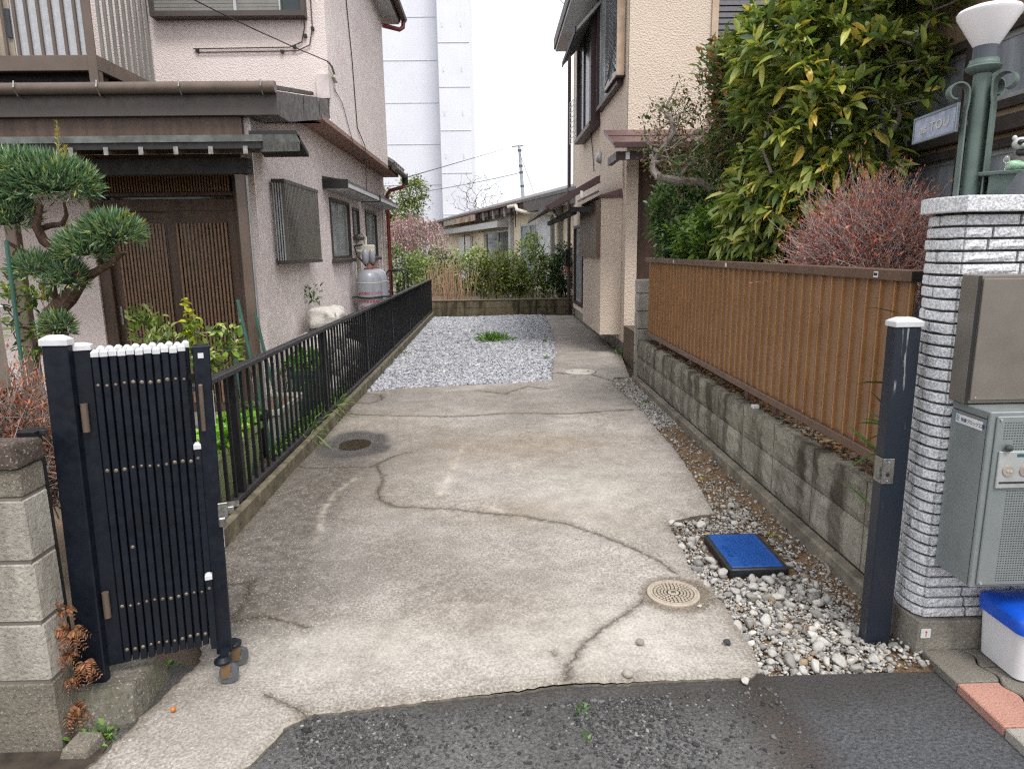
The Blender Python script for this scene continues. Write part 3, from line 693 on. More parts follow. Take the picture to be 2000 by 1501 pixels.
# upper window: box shutter and frame
uw = MB(); uw.box(-3.46, -1.90, UY0-.14, UY0-.001, 3.88, 3.93); uw.box(-3.46, -3.43, UY0-.14, UY0-.001, 3.93, 4.9); uw.box(-1.93, -1.90, UY0-.14, UY0-.001, 3.93, 4.9)
uw = uw.build('upper_window', M_FASCIA, H)
for i in range(26):
    z = 3.94 + i * .034; part('louvre', plain('grey_shutter', lin(126, 124, 118), .45, var=.1) if i == 0 else bpy.data.materials['grey_shutter'], uw, [(-3.42, -2.62, UY0-.10, UY0-.085, z, z+.03), (-2.58, -2.16, UY0-.10, UY0-.085, z, z+.03)])
part('mullion', M_ALU, uw, [(-2.615, -2.585, UY0-.115, UY0-.08, 3.93, 4.9)])
part('pane', M_DGLASS, uw, [(-2.14, -1.94, UY0-.07, UY0-.06, 3.94, 4.9)])
part('mullion', M_ALU, uw, [(-2.155, -2.14, UY0-.115, UY0-.06, 3.93, 4.9)])
cable('conduit', [(-3.1, UY0-.02, 3.60), (-2.1, UY0-.02, 3.61), (-1.97, UY0-.02, 3.66), (-1.93, UY0-.02, 3.8), (-1.93, UY0-.02, 4.9)], .006, M_DBROWN, H)
cable('conduit', [(-3.05, UY0-.02, 3.565), (-2.02, UY0-.02, 3.575), (-1.89, UY0-.02, 3.63), (-1.85, UY0-.02, 3.8), (-1.85, UY0-.02, 4.9)], .006, M_DBROWN, H)
for x, z in ((-2.05, 3.615), (-2.18, 3.57), (-1.93, 3.72), (-1.85, 3.79), (-3.06, 3.585)): part('conduit_clip', M_WIRE, H, [(x-.015, x+.015, UY0-.032, UY0-.001, z-.015, z+.015)])

# balcony
M_BALU = plain('grey_baluster', lin(140, 138, 134), .4, .2, var=.08)
B = part('balcony', M_BROWN, H, [(-9, -3.50, 6.60, 6.65, 3.12, 3.25), (-3.55, -3.50, 6.65, UY0-.01, 3.122, 3.25), (-9, -3.55, 6.65, UY0-.01, 3.15, 3.18)], bevel=.004)
part('balcony_joist', M_WIRE, B, [(-9, -3.56, y, y+.06, 3.07, 3.148) for y in (6.8, 7.1, 7.4)])
part('balcony_post', M_BROWN, B, [(-3.58, -3.50, 6.58, 6.599, 2.9, 5.0), (-3.58, -3.50, 6.585, 6.665, 2.9, 3.118)], bevel=.004)
for i in range(30):
    x = -3.66 - i * .105; part('baluster', M_BROWN, B, [(x-.012, x+.012, 6.61, 6.635, 3.25, 4.8)])
for i in range(9):
    y = 6.76 + i * .115; part('baluster', M_BALU, B, [(-3.538, -3.514, y-.014, y+.014, 3.25, 4.8)])
M_PANEL = plain('corrugated_panel', lin(198, 202, 208), .35, var=.06, scale=20); M_BEIGE = plain('beige_panel', lin(178, 166, 148), .6)
part('privacy_panel', M_PANEL, B, [(-4.25, -3.62, 6.68, 6.69, 3.26, 4.8)])
part('privacy_panel', M_BEIGE, B, [(-4.9, -4.27, 6.70, 6.71, 3.26, 4.8)])
part('bracket_shelf', plain('blue_grey_plastic', lin(72, 80, 88), .5), B, [(-4.50, -4.27, 6.685, 6.698, 3.62, 3.66), (-4.31, -4.27, 6.68, 6.695, 3.42, 3.62)])

# overhead service cable running to the house corner
o = cable('service_cable', [(-4.9, 2.2, 4.8), ax(640, 120, UX+.03)], .0055, M_WIRE, None, .25); tag(o, 'twisted black service cable running from above to the pink upper wall', 'cable')
for a, b in ((640, 120), (646, 135)): pass
MB().tube([ax(640, 120, UX+.03), ax(648, 130, UX+.03), ax(653, 146, UX+.02)], .012, 5).build('cable_clamp', M_STEEL, o)

# ================================================================ GAS BOTTLES
def gas_bottle(x, y, label, mark):
    t = thing('gas_bottle', label, 'gas bottle', (x, y, .03), 'gas bottles against the pink wall'); r = .174
    MB().lathe([(.15, 0), (.16, .02), (.16, .09), (r, .1), (r, 1.05), (r*.97, 1.11), (r*.86, 1.17), (r*.62, 1.215), (r*.3, 1.235), (.02, 1.237)], (x, y, .03), 40).build('tank', M_GAS, t, smooth=True)
    MB().lathe([(r+.003, 0), (r+.003, .012)], (x, y, 1.078), 40).build('weld_seam', M_CREAM, t, smooth=True)
    MB().lathe([(.06, 0), (.06, .02), (.03, .025), (.02, .05), (.018, .09)], (x, y, 1.262), 14).build('valve_collar', plain('rusty_collar', lin(122, 78, 58), .7), t, smooth=True)
    MB().lathe([(.02, 0), (.045, .03), (.05, .12), (.042, .17), (.02, .2)], (x-.03, y-.02, 1.335), 14).build('valve_cover', M_GAS, t, smooth=True)
    MB().tube([(x-.03, y, 1.31), (x-.15, y+.05, 1.45), (x-.2, y+.1, 1.58), (x-.12, y+.25, 1.6)], .012, 7).build('hose', M_WIRE, t, smooth=True)
    return t
M_GAS = plain('grey_tank_paint', lin(146, 148, 156), .3, var=.07, scale=4, dirt=.06)
gb1 = gas_bottle(-1.745, 9.62, 'grey gas bottle with red lettering strapped to the pink wall', 1)
gb2 = gas_bottle(-1.725, 10.02, 'plain grey gas bottle mostly hidden behind the lettered one', 0)
MB().tube([(-1.99, 9.62 + .0, .885)] + [(-1.745 + .183*math.cos(t), 9.62 + .183*math.sin(t), .885 - .004*math.sin(3*t)) for t in [math.pi + i*math.pi/14 for i in range(15)]] + [(-1.46, 9.72, .885)], .012, 6).build('strap', M_WIRE, gb1)
M_REDINK = plain('red_stencil', lin(186, 44, 40), .5, var=.15)
def text(body, size, mat, parent, name, f, spacing=1., at_=(0, 0), extr=.0006):
    """flat lettering; f maps sheet coordinates (u,w) to the surface"""
    cu = bpy.data.curves.new('t', 'FONT'); cu.body = body; cu.size = size; cu.extrude = extr; cu.space_character = spacing; cu.resolution_u = 3
    to = bpy.data.objects.new('t', cu); C.objects.link(to); bpy.context.view_layer.update()
    me = bpy.data.meshes.new_from_object(to.evaluated_get(bpy.context.evaluated_depsgraph_get())); bpy.data.objects.remove(to); me.name = name
    for v in me.vertices: v.co = f(v.co.x + at_[0], v.co.y + at_[1], v.co.z + extr*1.5)
    me.materials.clear(); me.materials.append(mat); return link(name, me, parent, (0, 0, 0))
def cyl_f(cx, cy, r, a0, z0):
    def f(u, w, d):
        t = a0 + u / r; return Vector((cx + (r+d)*math.cos(t), cy + (r+d)*math.sin(t), z0 + w))
    return f
fa = cyl_f(-1.745, 9.62, .175, R(222), 0)
text('株式会社エコガス', .047, M_REDINK, gb1, 'stencil', fa, 1, (-.0, .925))
text('次回検査容器期限', .042, M_REDINK, gb1, 'stencil', fa, 1, (-.0, .815))
text('2024-3', .058, M_REDINK, gb1, 'stencil', fa, 1.1, (.01, .735))
for i, y in enumerate((12.2, 12.75)):
    t = MB().tube([(-1.90, y, .03), (-1.90, y, 1.12), (-1.87, y, 1.17), (-1.64, y, 1.17), (-1.60, y, 1.12), (-1.60, y, .03)], .014, 8)
    if i == 0: HR = t.build('black_rack', M_BLACK, None, smooth=True); tag(HR, 'black bent pipe rack beside the red downpipe', 'rack')
    else: t.build('hoop', M_BLACK, HR, smooth=True)
MB().tube([(-1.90, 12.2, .8), (-1.90, 12.75, .8)], .012, 6).build('crossbar', M_BLACK, HR); MB().tube([(-1.60, 12.2, .72), (-1.60, 12.75, .72)], .012, 6).build('crossbar', M_BLACK, HR)

# ================================================================ BLACK RAILING ON ITS CURB
M_CURB = plain('mossy_curb', lin(116, 108, 88), .9, var=.3, scale=9, dirt=.55, bump=.6, bscale=60)
cb = thing('curb', None, None, (-1.48, 9, 0)); cb['kind'] = 'structure'
y = 3.3
while y < 16:
    y1 = min(y + .6, 16.02); part('curb_stone', M_CURB, cb, [(-1.545, -1.425, y+.003, y1-.003, -.12, .105)], bevel=.008); y = y1
FN = thing('black_railing', 'black metal railing with thin pickets along the left curb of the driveway', 'railing', (-1.48, 9, .1))
FN['label'] = 'long black metal railing with thin pickets on the mossy curb'
M_RAIL = plain('rail_top', lin(50, 49, 52), .5, var=.2, scale=12, dirt=.15, rnd=.1, spec=.4)
for y0, y1 in ((3.3, 5.82), (5.825, 7.75), (7.755, 9.75), (9.755, 11.75), (11.755, 13.75), (13.755, 15.95)):
    part('top_rail', M_RAIL, FN, [(-1.51, -1.455, y0, y1, .842, .872)], bevel=.004)
    part('bottom_rail', M_RAIL, FN, [(-1.505, -1.46, y0, y1, .12, .15)], bevel=.003)
pk = MB().box(-.0085, .0085, -.0085, .0085, .15, .842).mesh('picket', M_BLACK)
po = MB().box(-.02, .02, -.022, .022, .1, .841).mesh('post', M_BLACK)
posts = [3.79, 5.82, 7.75, 9.75, 11.75, 13.75, 15.9]
for y in posts: link('post', po, FN, (-1.4825, y, 0))
y = 3.36
while y < 15.9:
    if min(abs(y-q) for q in posts) > .045: link('picket', pk, FN, (-1.4825, y, 0))
    y += .1125

# ================================================================ FOLDED ACCORDION GATE
ang = R(21); gu = Vector((math.cos(ang), math.sin(ang), 0)); gv = Vector((-math.sin(ang), math.cos(ang), 0)); g0 = Vector((-1.305, 2.135, 0))
def gp(u, v, z): return g0 + gu*u + gv*v + Vector((.028*z/1.2, 0, z))
def gbox(m, u0, u1, v0, v1, z0, z1): return m.hexa([gp(u0,v0,z0), gp(u1,v0,z0), gp(u1,v1,z0), gp(u0,v1,z0), gp(u0,v0,z1), gp(u1,v0,z1), gp(u1,v1,z1), gp(u0,v1,z1)])
def gcap(m, u0, u1, v0, v1, z, h=.022):
    gbox(m, u0, u1, v0, v1, z, z+h*.65); a = .3
    m.hexa([gp(u0,v0,z+h*.65), gp(u1,v0,z+h*.65), gp(u1,v1,z+h*.65), gp(u0,v1,z+h*.65)] + [gp(u0+(u1-u0)*a, v0+(v1-v0)*a, z+h), gp(u1-(u1-u0)*a, v0+(v1-v0)*a, z+h), gp(u1-(u1-u0)*a, v1-(v1-v0)*a, z+h), gp(u0+(u1-u0)*a, v1-(v1-v0)*a, z+h)]); return m
GP = thing('gate_post', 'thick navy gate post with white cap beside the folded gate', 'gate post', (-1.37, 2.12, .1))
p = MB().hexa([(-1.418,2.09,.02),(-1.334,2.09,.02),(-1.334,2.122,.02),(-1.418,2.122,.02),(-1.384,2.09,1.232),(-1.306,2.09,1.232),(-1.306,2.122,1.232),(-1.384,2.122,1.232)]).build('shaft', M_NAVY, GP, bevel=.004)
c_ = MB().box(-1.388, -1.302, 2.086, 2.126, 1.232, 1.252); c_.hexa([(-1.388,2.086,1.252),(-1.302,2.086,1.252),(-1.302,2.126,1.252),(-1.388,2.126,1.252),(-1.366,2.096,1.264),(-1.326,2.096,1.264),(-1.326,2.116,1.264),(-1.366,2.116,1.264)])
c_.build('cap', M_CAP, GP, bevel=.002)
GT = thing('folding_gate', 'navy accordion gate folded up against its post with white capped bars', 'gate', (-1.2, 2.2, .02))
stile = gbox(MB(), -.048, .012, .0, .04, .13, 1.212).build('stile', M_NAVY, GT, bevel=.003); gcap(MB(), -.050, .014, -.003, .043, 1.212).build('cap', M_CAP, stile)
M_RIVET = plain('rivet_metal', lin(128, 120, 104), .5, .6, var=.2, scale=60)
for row, (v0, off, nrow, zz) in enumerate(((-.012, .014, 11, 1.19), (.03, .024, 11, 1.196))):
    for i in range(nrow):
        u = off + i * .0245; b = gbox(MB(), u, u+.0195, v0, v0+.026, .138 + .003*math.sin(i*2), zz + .002*math.sin(i*3.3)).build('bar', M_NAVY, GT, bevel=.002)
        gcap(MB(), u-.001, u+.0207, v0-.002, v0+.028, zz + .002*math.sin(i*3.3)).build('cap', M_CAP, b)
        if row == 0:
            for z in (1.10, .82, .55 if i in (2,) else None, .345, .185):
                if z is None: continue
                q = gp(u+.0105, v0, z + .003*math.sin(i*5)); rr = .0048 + .0016*(math.sin(i*7+z*9) > 0)
                MB().tube([q, q - gv*.002, q - gv*.004], [rr, rr, rr*.55], 10).build('rivet', M_RIVET, b)
for u, z1 in ((.283, .86), (.286, .40)):
    v = -.018 if z1 > .5 else -.045
    b = gbox(MB(), u, u+.019, v, v+.02, .14 if z1 > .5 else .138, z1).build('short_bar', M_NAVY, GT); gcap(MB(), u-.002, u+.021, v-.002, v+.022, z1).build('cap', M_CAP, b)
    q = gp(u+.009, v, z1-.03); MB().tube([q, q - gv*.003], .005, 8).build('rivet', M_RIVET, b)
for z in (1.1, .82, .345, .185): MB().bar(gp(.04, .018, z), gp(.32, .018, z), .006, .02).build('scissor_link', M_BLACK, GT)
ep = gbox(MB(), .300, .352, -.012, .043, .092, 1.205).build('end_post', M_NAVY, GT, bevel=.003)
gbox(MB(), .316, .346, -.006, .037, 1.195, 1.2065).build('post_mouth', plain('void_black', (.004, .004, .004), .9), ep)
gbox(MB(), .316, .333, -.0135, -.0118, 1.165, 1.182).build('sticker', M_WHITEP, ep)
gbox(MB(), .310, .324, -.03, -.0125, .92, 1.08).build('pull_handle', plain('bronze_handle', lin(104, 90, 80), .4, .3), ep, bevel=.003)
gbox(MB(), .3522, .3535, .0, .012, .93, 1.05).build('sticker', M_WHITEP, ep); gbox(MB(), .3522, .3535, .0, .012, .49, .57).build('sticker', M_WHITEP, ep)
gbox(MB(), .34, .372, -.02, -.0125, .60, .66).build('latch_plate', M_STEEL, ep, bevel=.002); gbox(MB(), .36, .392, -.012, .01, .615, .64).build('latch_hook', M_STEEL, ep, bevel=.002)
gbox(MB(), .3525, .41, .012, .016, .63, .65).build('latch_arm', M_STEEL, ep); gbox(MB(), .34, .365, -.03, -.0205, .575, .61).build('lock_barrel', M_STEEL, ep, bevel=.004)
for z in (1.0, .36):
    q0, q1 = gp(-.02, -.012, z-.045), gp(-.02, -.012, z+.045); MB().tube([q0, q0.lerp(q1, .5), q1], .011, 10).build('hinge', M_BROWN, GT, smooth=True)
M_TYRE = plain('grey_rubber', lin(86, 88, 92), .7)
for du, dv in ((.325, -.05), (.36, .05)):
    q = gp(du+.012, dv, .036); w = MB().tube([q - gv*.013, q + gv*.013], .033, 18).build('caster', M_TYRE, GT, smooth=True)
    MB().tube([q - gv*.015, q + gv*.015], .012, 10).build('hub', M_STEEL, w)
    fkm = MB()
    for sv in (-.0195, .0165): fkm.prism([(-.012, -.008), (.012, -.006), (.022, .045), (-.016, .047)], lambda a, b: gp(du+a, dv+sv, .036+b), lambda a, b: gp(du+a, dv+sv+.003, .036+b))
    fkm.build('fork', plain('rusty_fork', lin(104, 82, 56), .7), w)
    MB().lathe([(.03, 0), (.03, .008), (.015, .02)], tuple(gp(du-.005, dv, .085)), 12).build('swivel', M_NAVY, w, smooth=True)
    MB().bar(gp(du, dv, .1), gp(.332, .015, .112), .03, .012).build('arm', M_NAVY, w)

# slim black rail post between pillar and gate
t = thing('rail_post', 'slim black capped post squeezed between block pillar and gate post', 'post', (-1.47, 2.12, 0))
part('shaft', M_BLACK, t, [(-1.492, -1.452, 2.10, 2.14, .0, .94)], bevel=.003); part('cap', M_BLACK, t, [(-1.50, -1.444, 2.09, 2.15, .94, .965)], bevel=.003)
part('rail', M_RAIL, t, [(-1.452, -1.425, 2.115, 2.13, .95, .962)])

# ================================================================ BLOCK PILLAR BY THE GATE
def blockmat(name, a, b, sp=90, pit=.5, moss=None, mossf=.5):
    t = NT(name); n1 = t.noise(3.5, 6, .65); c = t.mix(t.ramp(n1, .3, .7), a, b)
    c = t.mix(t.ramp(t.noise(sp, 3, .7), .52, .66, 0, pit), c, tuple(q*.25 for q in a)); c = t.mix(t.ramp(t.noise(sp*1.7, 2), .6, .68, 0, .5), c, lin(205, 200, 190))
    if moss:
        v = t.scaled((4, 4, .9)); m = t.ramp(t.noise(1.6, 5, .6, v), .45, .6); c = t.mix(t.math('MULTIPLY', m, mossf), c, moss)
    c = t.mix(t.ramp(t.rnd(), 0, 1, 0, .25), c, tuple(q*.5 for q in a))
    return t.done(c, .92, 0, t.bump(t.noise(sp*.7, 4, .7), .8, .01), .2)
M_BLOCK = blockmat('concrete_block', lin(158, 152, 142), lin(190, 184, 173), moss=lin(92, 84, 74), mossf=.45); M_BLOCKD = blockmat('dark_block', lin(104, 98, 88), lin(140, 132, 120))
LP = thing('block_pillar', 'low grey concrete block pillar topped by a dark coping stone', 'pillar', (-1.7, 2.0, 0))
for i in range(4):
    for k, (a, b) in enumerate(((-1.81, -1.405), (-2.3, -1.814)) if i % 2 == 0 else ((-1.62, -1.405), (-2.03, -1.624), (-2.3, -2.034))):
        part('block', M_BLOCKD if i == 0 else M_BLOCK, LP, [(a, b, 1.94, 2.06, -.06 + (.06 if i else 0) + i*.2, i*.2 + .196)], bevel=.008)
part('block', M_BLOCKD, LP, [(-2.3, -1.407, 1.945, 2.06, .80, .885)], bevel=.006)
cm = MB().hexa([(-2.3,1.93,.89),(-1.40,1.93,.89),(-1.40,2.075,.89),(-2.3,2.075,.89),(-2.3,1.935,.965),(-1.42,1.94,.965),(-1.405,2.07,.955),(-2.3,2.07,.96)])
cm.build('coping', blockmat('dark_coping', lin(74, 64, 58), lin(108, 96, 88), 60, .6), LP, bevel=.012, seg=2)
part('mortar', plain('mortar', lin(112, 106, 98), .95), LP, [(-2.3, -1.409, 1.944, 2.055, -.05, .80)])
# concrete footing under the gate post
ft = MB().hexa([(-1.44,1.985,-.1),(-1.19,1.99,-.1),(-1.20,2.33,-.1),(-1.46,2.33,-.1),(-1.42,2.05,.085),(-1.235,2.065,.10),(-1.225,2.24,.09),(-1.44,2.28,.09)])
tag(ft.build('gate_footing', blockmat('footing_concrete', lin(92, 88, 80), lin(136, 130, 120), 70, .5, lin(70, 72, 46), .5), None, bevel=.02, seg=2), 'rough concrete footing block under the folded gate', 'footing')
tag(MB().hexa([(-1.40,1.90,-.06),(-1.30,1.90,-.06),(-1.28,1.985,-.06),(-1.38,1.985,-.06),(-1.385,1.91,-.015),(-1.31,1.905,-.02),(-1.295,1.98,-.005),(-1.37,1.98,0)]).build('broken_brick', M_BLOCKD, None, bevel=.008), 'small broken concrete chunk at the foot of the block pillar', 'rubble')
# sliver of a sheet metal letterbox standing on the pillar's far side
b = part('letterbox', plain('taupe_metal', lin(150, 142, 130), .4, var=.05), None, [(-2.16, -1.955, 2.55, 2.75, .98, 1.30)], bevel=.006); tag(b, 'beige sheet metal box edge standing above the block pillar', 'letterbox')
part('lid', M_CAP, b, [(-2.17, -1.948, 2.54, 2.76, 1.30, 1.312)], bevel=.003)
part('stand', plain('taupe_metal_dark', lin(110, 104, 96), .5), b, [(-2.06, -1.98, 2.6, 2.7, 0, .98)])

# ================================================================ BLOCK WALL WITH BROWN FENCE
M_WBLOCK = blockmat('rustic_block', lin(122, 117, 106), lin(168, 162, 149), 75, .4, lin(66, 60, 48), .65)
M_WBLOCK2 = blockmat('weathered_top_block', lin(112, 107, 95), lin(160, 154, 140), 75, .45, lin(52, 48, 36), .8)
BW = thing('block_wall', 'low stained concrete block wall carrying the brown panel fence', 'wall', (1.7, 5, 0))
def rough_block(x0, x1, y0, y1, z0, z1, j=.0035, n=5):
    """block whose driveway face is hewn: a small grid pushed in and out"""
    m = MB().box(x0 + .012, x1, y0, y1, z0, z1); v = []; nn = n * 2
    for a in range(nn + 1):
        for b in range(n + 1):
            e = (a in (0, nn)) or (b in (0, n)); v.append((x0 + (.010 if e else RNG.normal()*j), y0 + (y1-y0)*a/nn, z0 + (z1-z0)*b/n))
    return m.add(v, [(a*(n+1)+b, (a+1)*(n+1)+b, (a+1)*(n+1)+b+1, a*(n+1)+b+1) for a in range(nn) for b in range(n)])
ys_ = [2.45, 2.79] + [2.79 + .5*k for k in range(1, 10)] + [7.62]
for a, b in zip(ys_[:-1], ys_[1:]):
    for z0, z1 in ((.078, .288), (.293, .488)):
        m = rough_block(1.6, 1.775, a+.003, b-.003, z0, z1); o = m.build('block', M_WBLOCK if z0 < .2 else M_WBLOCK2, BW)
for k, (z0, z1) in enumerate(((-.05, .19), (.195, .40), (.405, .60), (.605, .80), (.805, 1.0), (1.005, 1.155))):
    MB().box(1.60, 1.775, 7.63, 7.80, z0, z1).build('block', M_BLOCK, BW, bevel=.01)
part('mortar', plain('wall_mortar', lin(104, 98, 86), .95), BW, [(1.622, 1.77, 2.45, 7.63, .0, .482)])
y = 2.42
for k in range(9):
    y1 = y + .58; part('footing', plain('footing_strip', lin(132, 124, 110), .9, var=.28, scale=7, dirt=.45, bump=.5) if k == 0 else bpy.data.materials['footing_strip'], BW, [(1.552, 1.612, y+.002, min(y1, 7.8)-.002, -.15, .072)], bevel=.008); y = y1
    if y > 7.7: break

PFN = thing('brown_fence', 'brown ribbed metal panel fence standing on the block wall', 'fence', (1.7, 5, .49))
tb = NT('fence_brown'); cb_ = tb.mix(tb.ramp(tb.noise(3, 4), .3, .7), lin(128, 96, 69), lin(142, 110, 82)); cb_ = tb.mix(tb.ramp(tb.noise(26, 6, .7), .56, .74, 0, .3), cb_, lin(70, 52, 40)); cb_ = tb.mix(tb.ramp(tb.noise(5, 4, .6, tb.scaled((8, 8, .5))), .55, .7, 0, .22), cb_, lin(160, 130, 100)); cb_ = tb.mix(tb.ramp(tb.rnd(), 0, 1, 0, .18), cb_, lin(84, 60, 44)); M_FBR = tb.done(cb_, .38)
M_FRIB_LIT = plain('fence_rib_lit', lin(166, 122, 78), .35, var=.1, rnd=.12); M_FRAIL = plain('fence_rail', lin(100, 76, 60), .42, var=.12, scale=8, dirt=.15)  # ribs coloured lighter than the panels: grazing light put into the paint
pw = .1085; prof = [(0, 0), (.004, .013), (.012, .013), (.017, 0), (.043, 0), (.045, .003), (.048, .003), (.05, 0), (pw, 0)]
pv_ = []; 
for a, d in prof: pv_ += [(-d, a, .60), (-d, a, 1.352)]
pnl = MB().add(pv_, [(2*i, 2*i+2, 2*i+3, 2*i+1) for i in range(len(prof)-1)]); pnl.box(.004, .008, 0, pw, .60, 1.352); pnl = pnl.mesh('panel', M_FBR)
lit_rib = MB().box(-.0145, -.0125, .0035, .0125, .601, 1.351); lit_rib.box(-.0125, -.001, .0005, .0028, .601, 1.351); lit_rib = lit_rib.mesh('lit_rib', M_FRIB_LIT)
y = 2.72
while y + pw < 7.55:
    p = link('panel', pnl, PFN, (1.69, y, 0)); link('lit_rib', lit_rib, p, (1.69, y, 0)); y += pw
for a, b in ((2.70, 3.42), (3.425, 5.43), (5.435, 7.56)):
    part('top_rail', M_FRAIL, PFN, [(1.655, 1.715, a, b, 1.352, 1.40)], bevel=.004)
part('rail_mouth', plain('void_dark', (.01, .009, .008), .9), PFN, [(1.661, 1.709, 2.6985, 2.6995, 1.358, 1.394)])
for a, b in ((2.70, 5.0), (5.003, 7.56)): part('bottom_rail', M_FRAIL, PFN, [(1.66, 1.715, a, b, .555, .60)], bevel=.004)
for y in (2.86, 4.0, 4.46, 5.8, 6.9): part('fence_post', M_FRAIL, PFN, [(1.685, 1.73, y-.03, y+.03, .482, .554)])
for y, w in ((2.95, .035), (4.9, .035), (6.35, .03)): part('sticker', M_WHITEP, PFN, [(1.6535, 1.6548, y-w/2, y+w/2, 1.362, 1.388)])
for i in range(9): part('sticker_print', M_WIRE, PFN, [(1.6525, 1.6532, 2.938 + i*.003, 2.9395 + i*.003, 1.37, 1.382)])
tag(part('white_block', M_WHITEP, None, [(1.63, 1.67, 4.18, 4.22, .486, .51)], bevel=.003), 'tiny white block on the wall coping beneath the brown fence', 'block')
# leaf litter and moss on the wall coping
n = 1500; x = RNG.uniform(1.66, 1.80, n); y = RNG.uniform(2.5, 7.5, n)
def leaves(P, Dv, L, W, cols, name, mat, parent=None, droop=.25, fold=.25, up=None, fine=True):
    """P base points, Dv unit directions, L lengths; four-triangle folded leaves"""
    n = len(P); Dv = Dv / (np.linalg.norm(Dv, axis=1)[:, None] + 1e-9)
    U = RNG.normal(size=(n, 3)) * .45 + (np.array([0, 0, 1]) if up is None else up)
    Sd = np.cross(Dv, U); Sd /= np.linalg.norm(Sd, axis=1)[:, None] + 1e-9; Nn = np.cross(Sd, Dv)
    l = L[:, None]; w = (L * W)[:, None]
    if fine:
        z1 = np.array([0, 0, 1.]); c1 = P + Dv*l*.3 - z1*l*droop*.10; c2 = P + Dv*l*.68 - z1*l*droop*.46; tip = P + Dv*l - z1*l*droop
        V = np.stack([P, c1 - Sd*w*.42 + Nn*w*fold*.8, c1, c1 + Sd*w*.42 + Nn*w*fold*.8, c2 - Sd*w*.4 + Nn*w*fold*.7, c2, c2 + Sd*w*.4 + Nn*w*fold*.7, tip], 1).reshape(-1, 3)
        F = (np.array([[0, 3, 2], [0, 2, 1], [2, 3, 6], [2, 6, 5], [1, 2, 5], [1, 5, 4], [5, 6, 7], [5, 7, 4]])[None] + (np.arange(n)*8)[:, None, None]).reshape(-1, 3)
        return np_obj(name, V, F, mat, parent, col=np.repeat(cols, 8, 0), smooth=True)
    b = P; mid = P + Dv*l*.48 - Nn*l*.02; tip = P + Dv*l - np.array([0, 0, 1.])*l*droop
    lf = P + Dv*l*.45 - Sd*w*.5 + Nn*w*fold; rt = P + Dv*l*.45 + Sd*w*.5 + Nn*w*fold
    V = np.stack([b, rt, mid, lf, tip], 1).reshape(-1, 3); k = (np.arange(n)*5)[:, None, None]
    F = (np.array([[0, 1, 2], [0, 2, 3], [2, 1, 4], [2, 4, 3]])[None] + k).reshape(-1, 3)
    return np_obj(name, V, F, mat, parent, col=np.repeat(cols, 5, 0))
def leafmat(name, rough=.35, trans=.25, spec=.5):
    t = NT(name); c = t.attr('col', 'Color'); c = t.mix(t.ramp(t.noise(60, 3), .3, .7), t.mix(.25, c, (.01, .015, .003)), c)
    t.done(c, rough, spec=spec); tr = t.n('BsdfTranslucent'); t.l(t.mix(1., c, (1.2, 1.25, .6), 'MULTIPLY'), tr.inputs[0]); mxs = t.n('MixShader'); mxs.inputs[0].default_value = trans
    t.l(t.b.outputs[0], mxs.inputs[1]); t.l(tr.outputs[0], mxs.inputs[2]); t.l(mxs.outputs[0], t.t.nodes['Material Output'].inputs[0]); return t.m
M_LEAF = leafmat('leaf'); M_GLOSSY = leafmat('glossy_leaf', .3, .28, .55); M_DRY = leafmat('dry_leaf', .8, .15, .2)
def rdir(n, up=0., flat=1.):
    d = RNG.normal(size=(n, 3)); d[:, 2] = d[:, 2]*flat + up; return d / np.linalg.norm(d, axis=1)[:, None]
o = leaves(np.stack([x, y, np.full(n, .49) + RNG.uniform(0, .012, n)], 1), rdir(n, 0, .15), RNG.uniform(.02, .045, n), RNG.uniform(.3, .5, n), pal(n, [lin(96, 62, 40), lin(120, 84, 52), lin(70, 50, 36), lin(150, 110, 70)]), 'leaf_litter', M_DRY, None, .02)
tag(o, 'brown leaf litter on the wall top under the fence', 'leaf litter', kind='stuff')

# ================================================================ RIGHT GATE POST
t = thing('gate_post', 'scratched navy gate post with white cap in front of the granite pillar', 'gate post', (1.455, 2.38, 0))
ts = NT('scratched_navy'); sc = ts.ramp(ts.noise(3.2, 5, .6, ts.scaled((26, 26, 1.6))), .61, .66); gg = ts.ramp(ts.noise(2.2, 3), .45, .6)
M_SCR = ts.done(ts.mix(ts.math('MULTIPLY', sc, gg), lin(27, 34, 46), lin(140, 142, 142)), .4, 0)
MB().box(1.408, 1.50, 2.35, 2.41, -.05, 1.215).build('shaft', M_SCR, t, bevel=.004)
c_ = MB().box(1.403, 1.505, 2.345, 2.415, 1.215, 1.235); c_.hexa([(1.403,2.345,1.235),(1.505,2.345,1.235),(1.505,2.415,1.235),(1.403,2.415,1.235),(1.43,2.36,1.248),(1.478,2.36,1.248),(1.478,2.40,1.248),(1.43,2.40,1.248)]); c_.build('cap', M_CAP, t, bevel=.002)
sp = part('strike_plate', M_STEEL, t, [(1.404, 1.407, 2.352, 2.40, .64, .735), (1.404, 1.447, 2.345, 2.349, .64, .735)], bevel=.001)
part('strike_lip', M_STEEL, sp, [(1.39, 1.4035, 2.355, 2.36, .655, .70)])
MB().tube([(1.425, 2.3448, .675), (1.425, 2.3435, .675)], .007, 12).build('keyhole', M_WIRE, sp)
for z in (.652, .724): MB().tube([(1.425, 2.3448, z), (1.425, 2.343, z)], .003, 8).build('screw', M_ALU, sp)

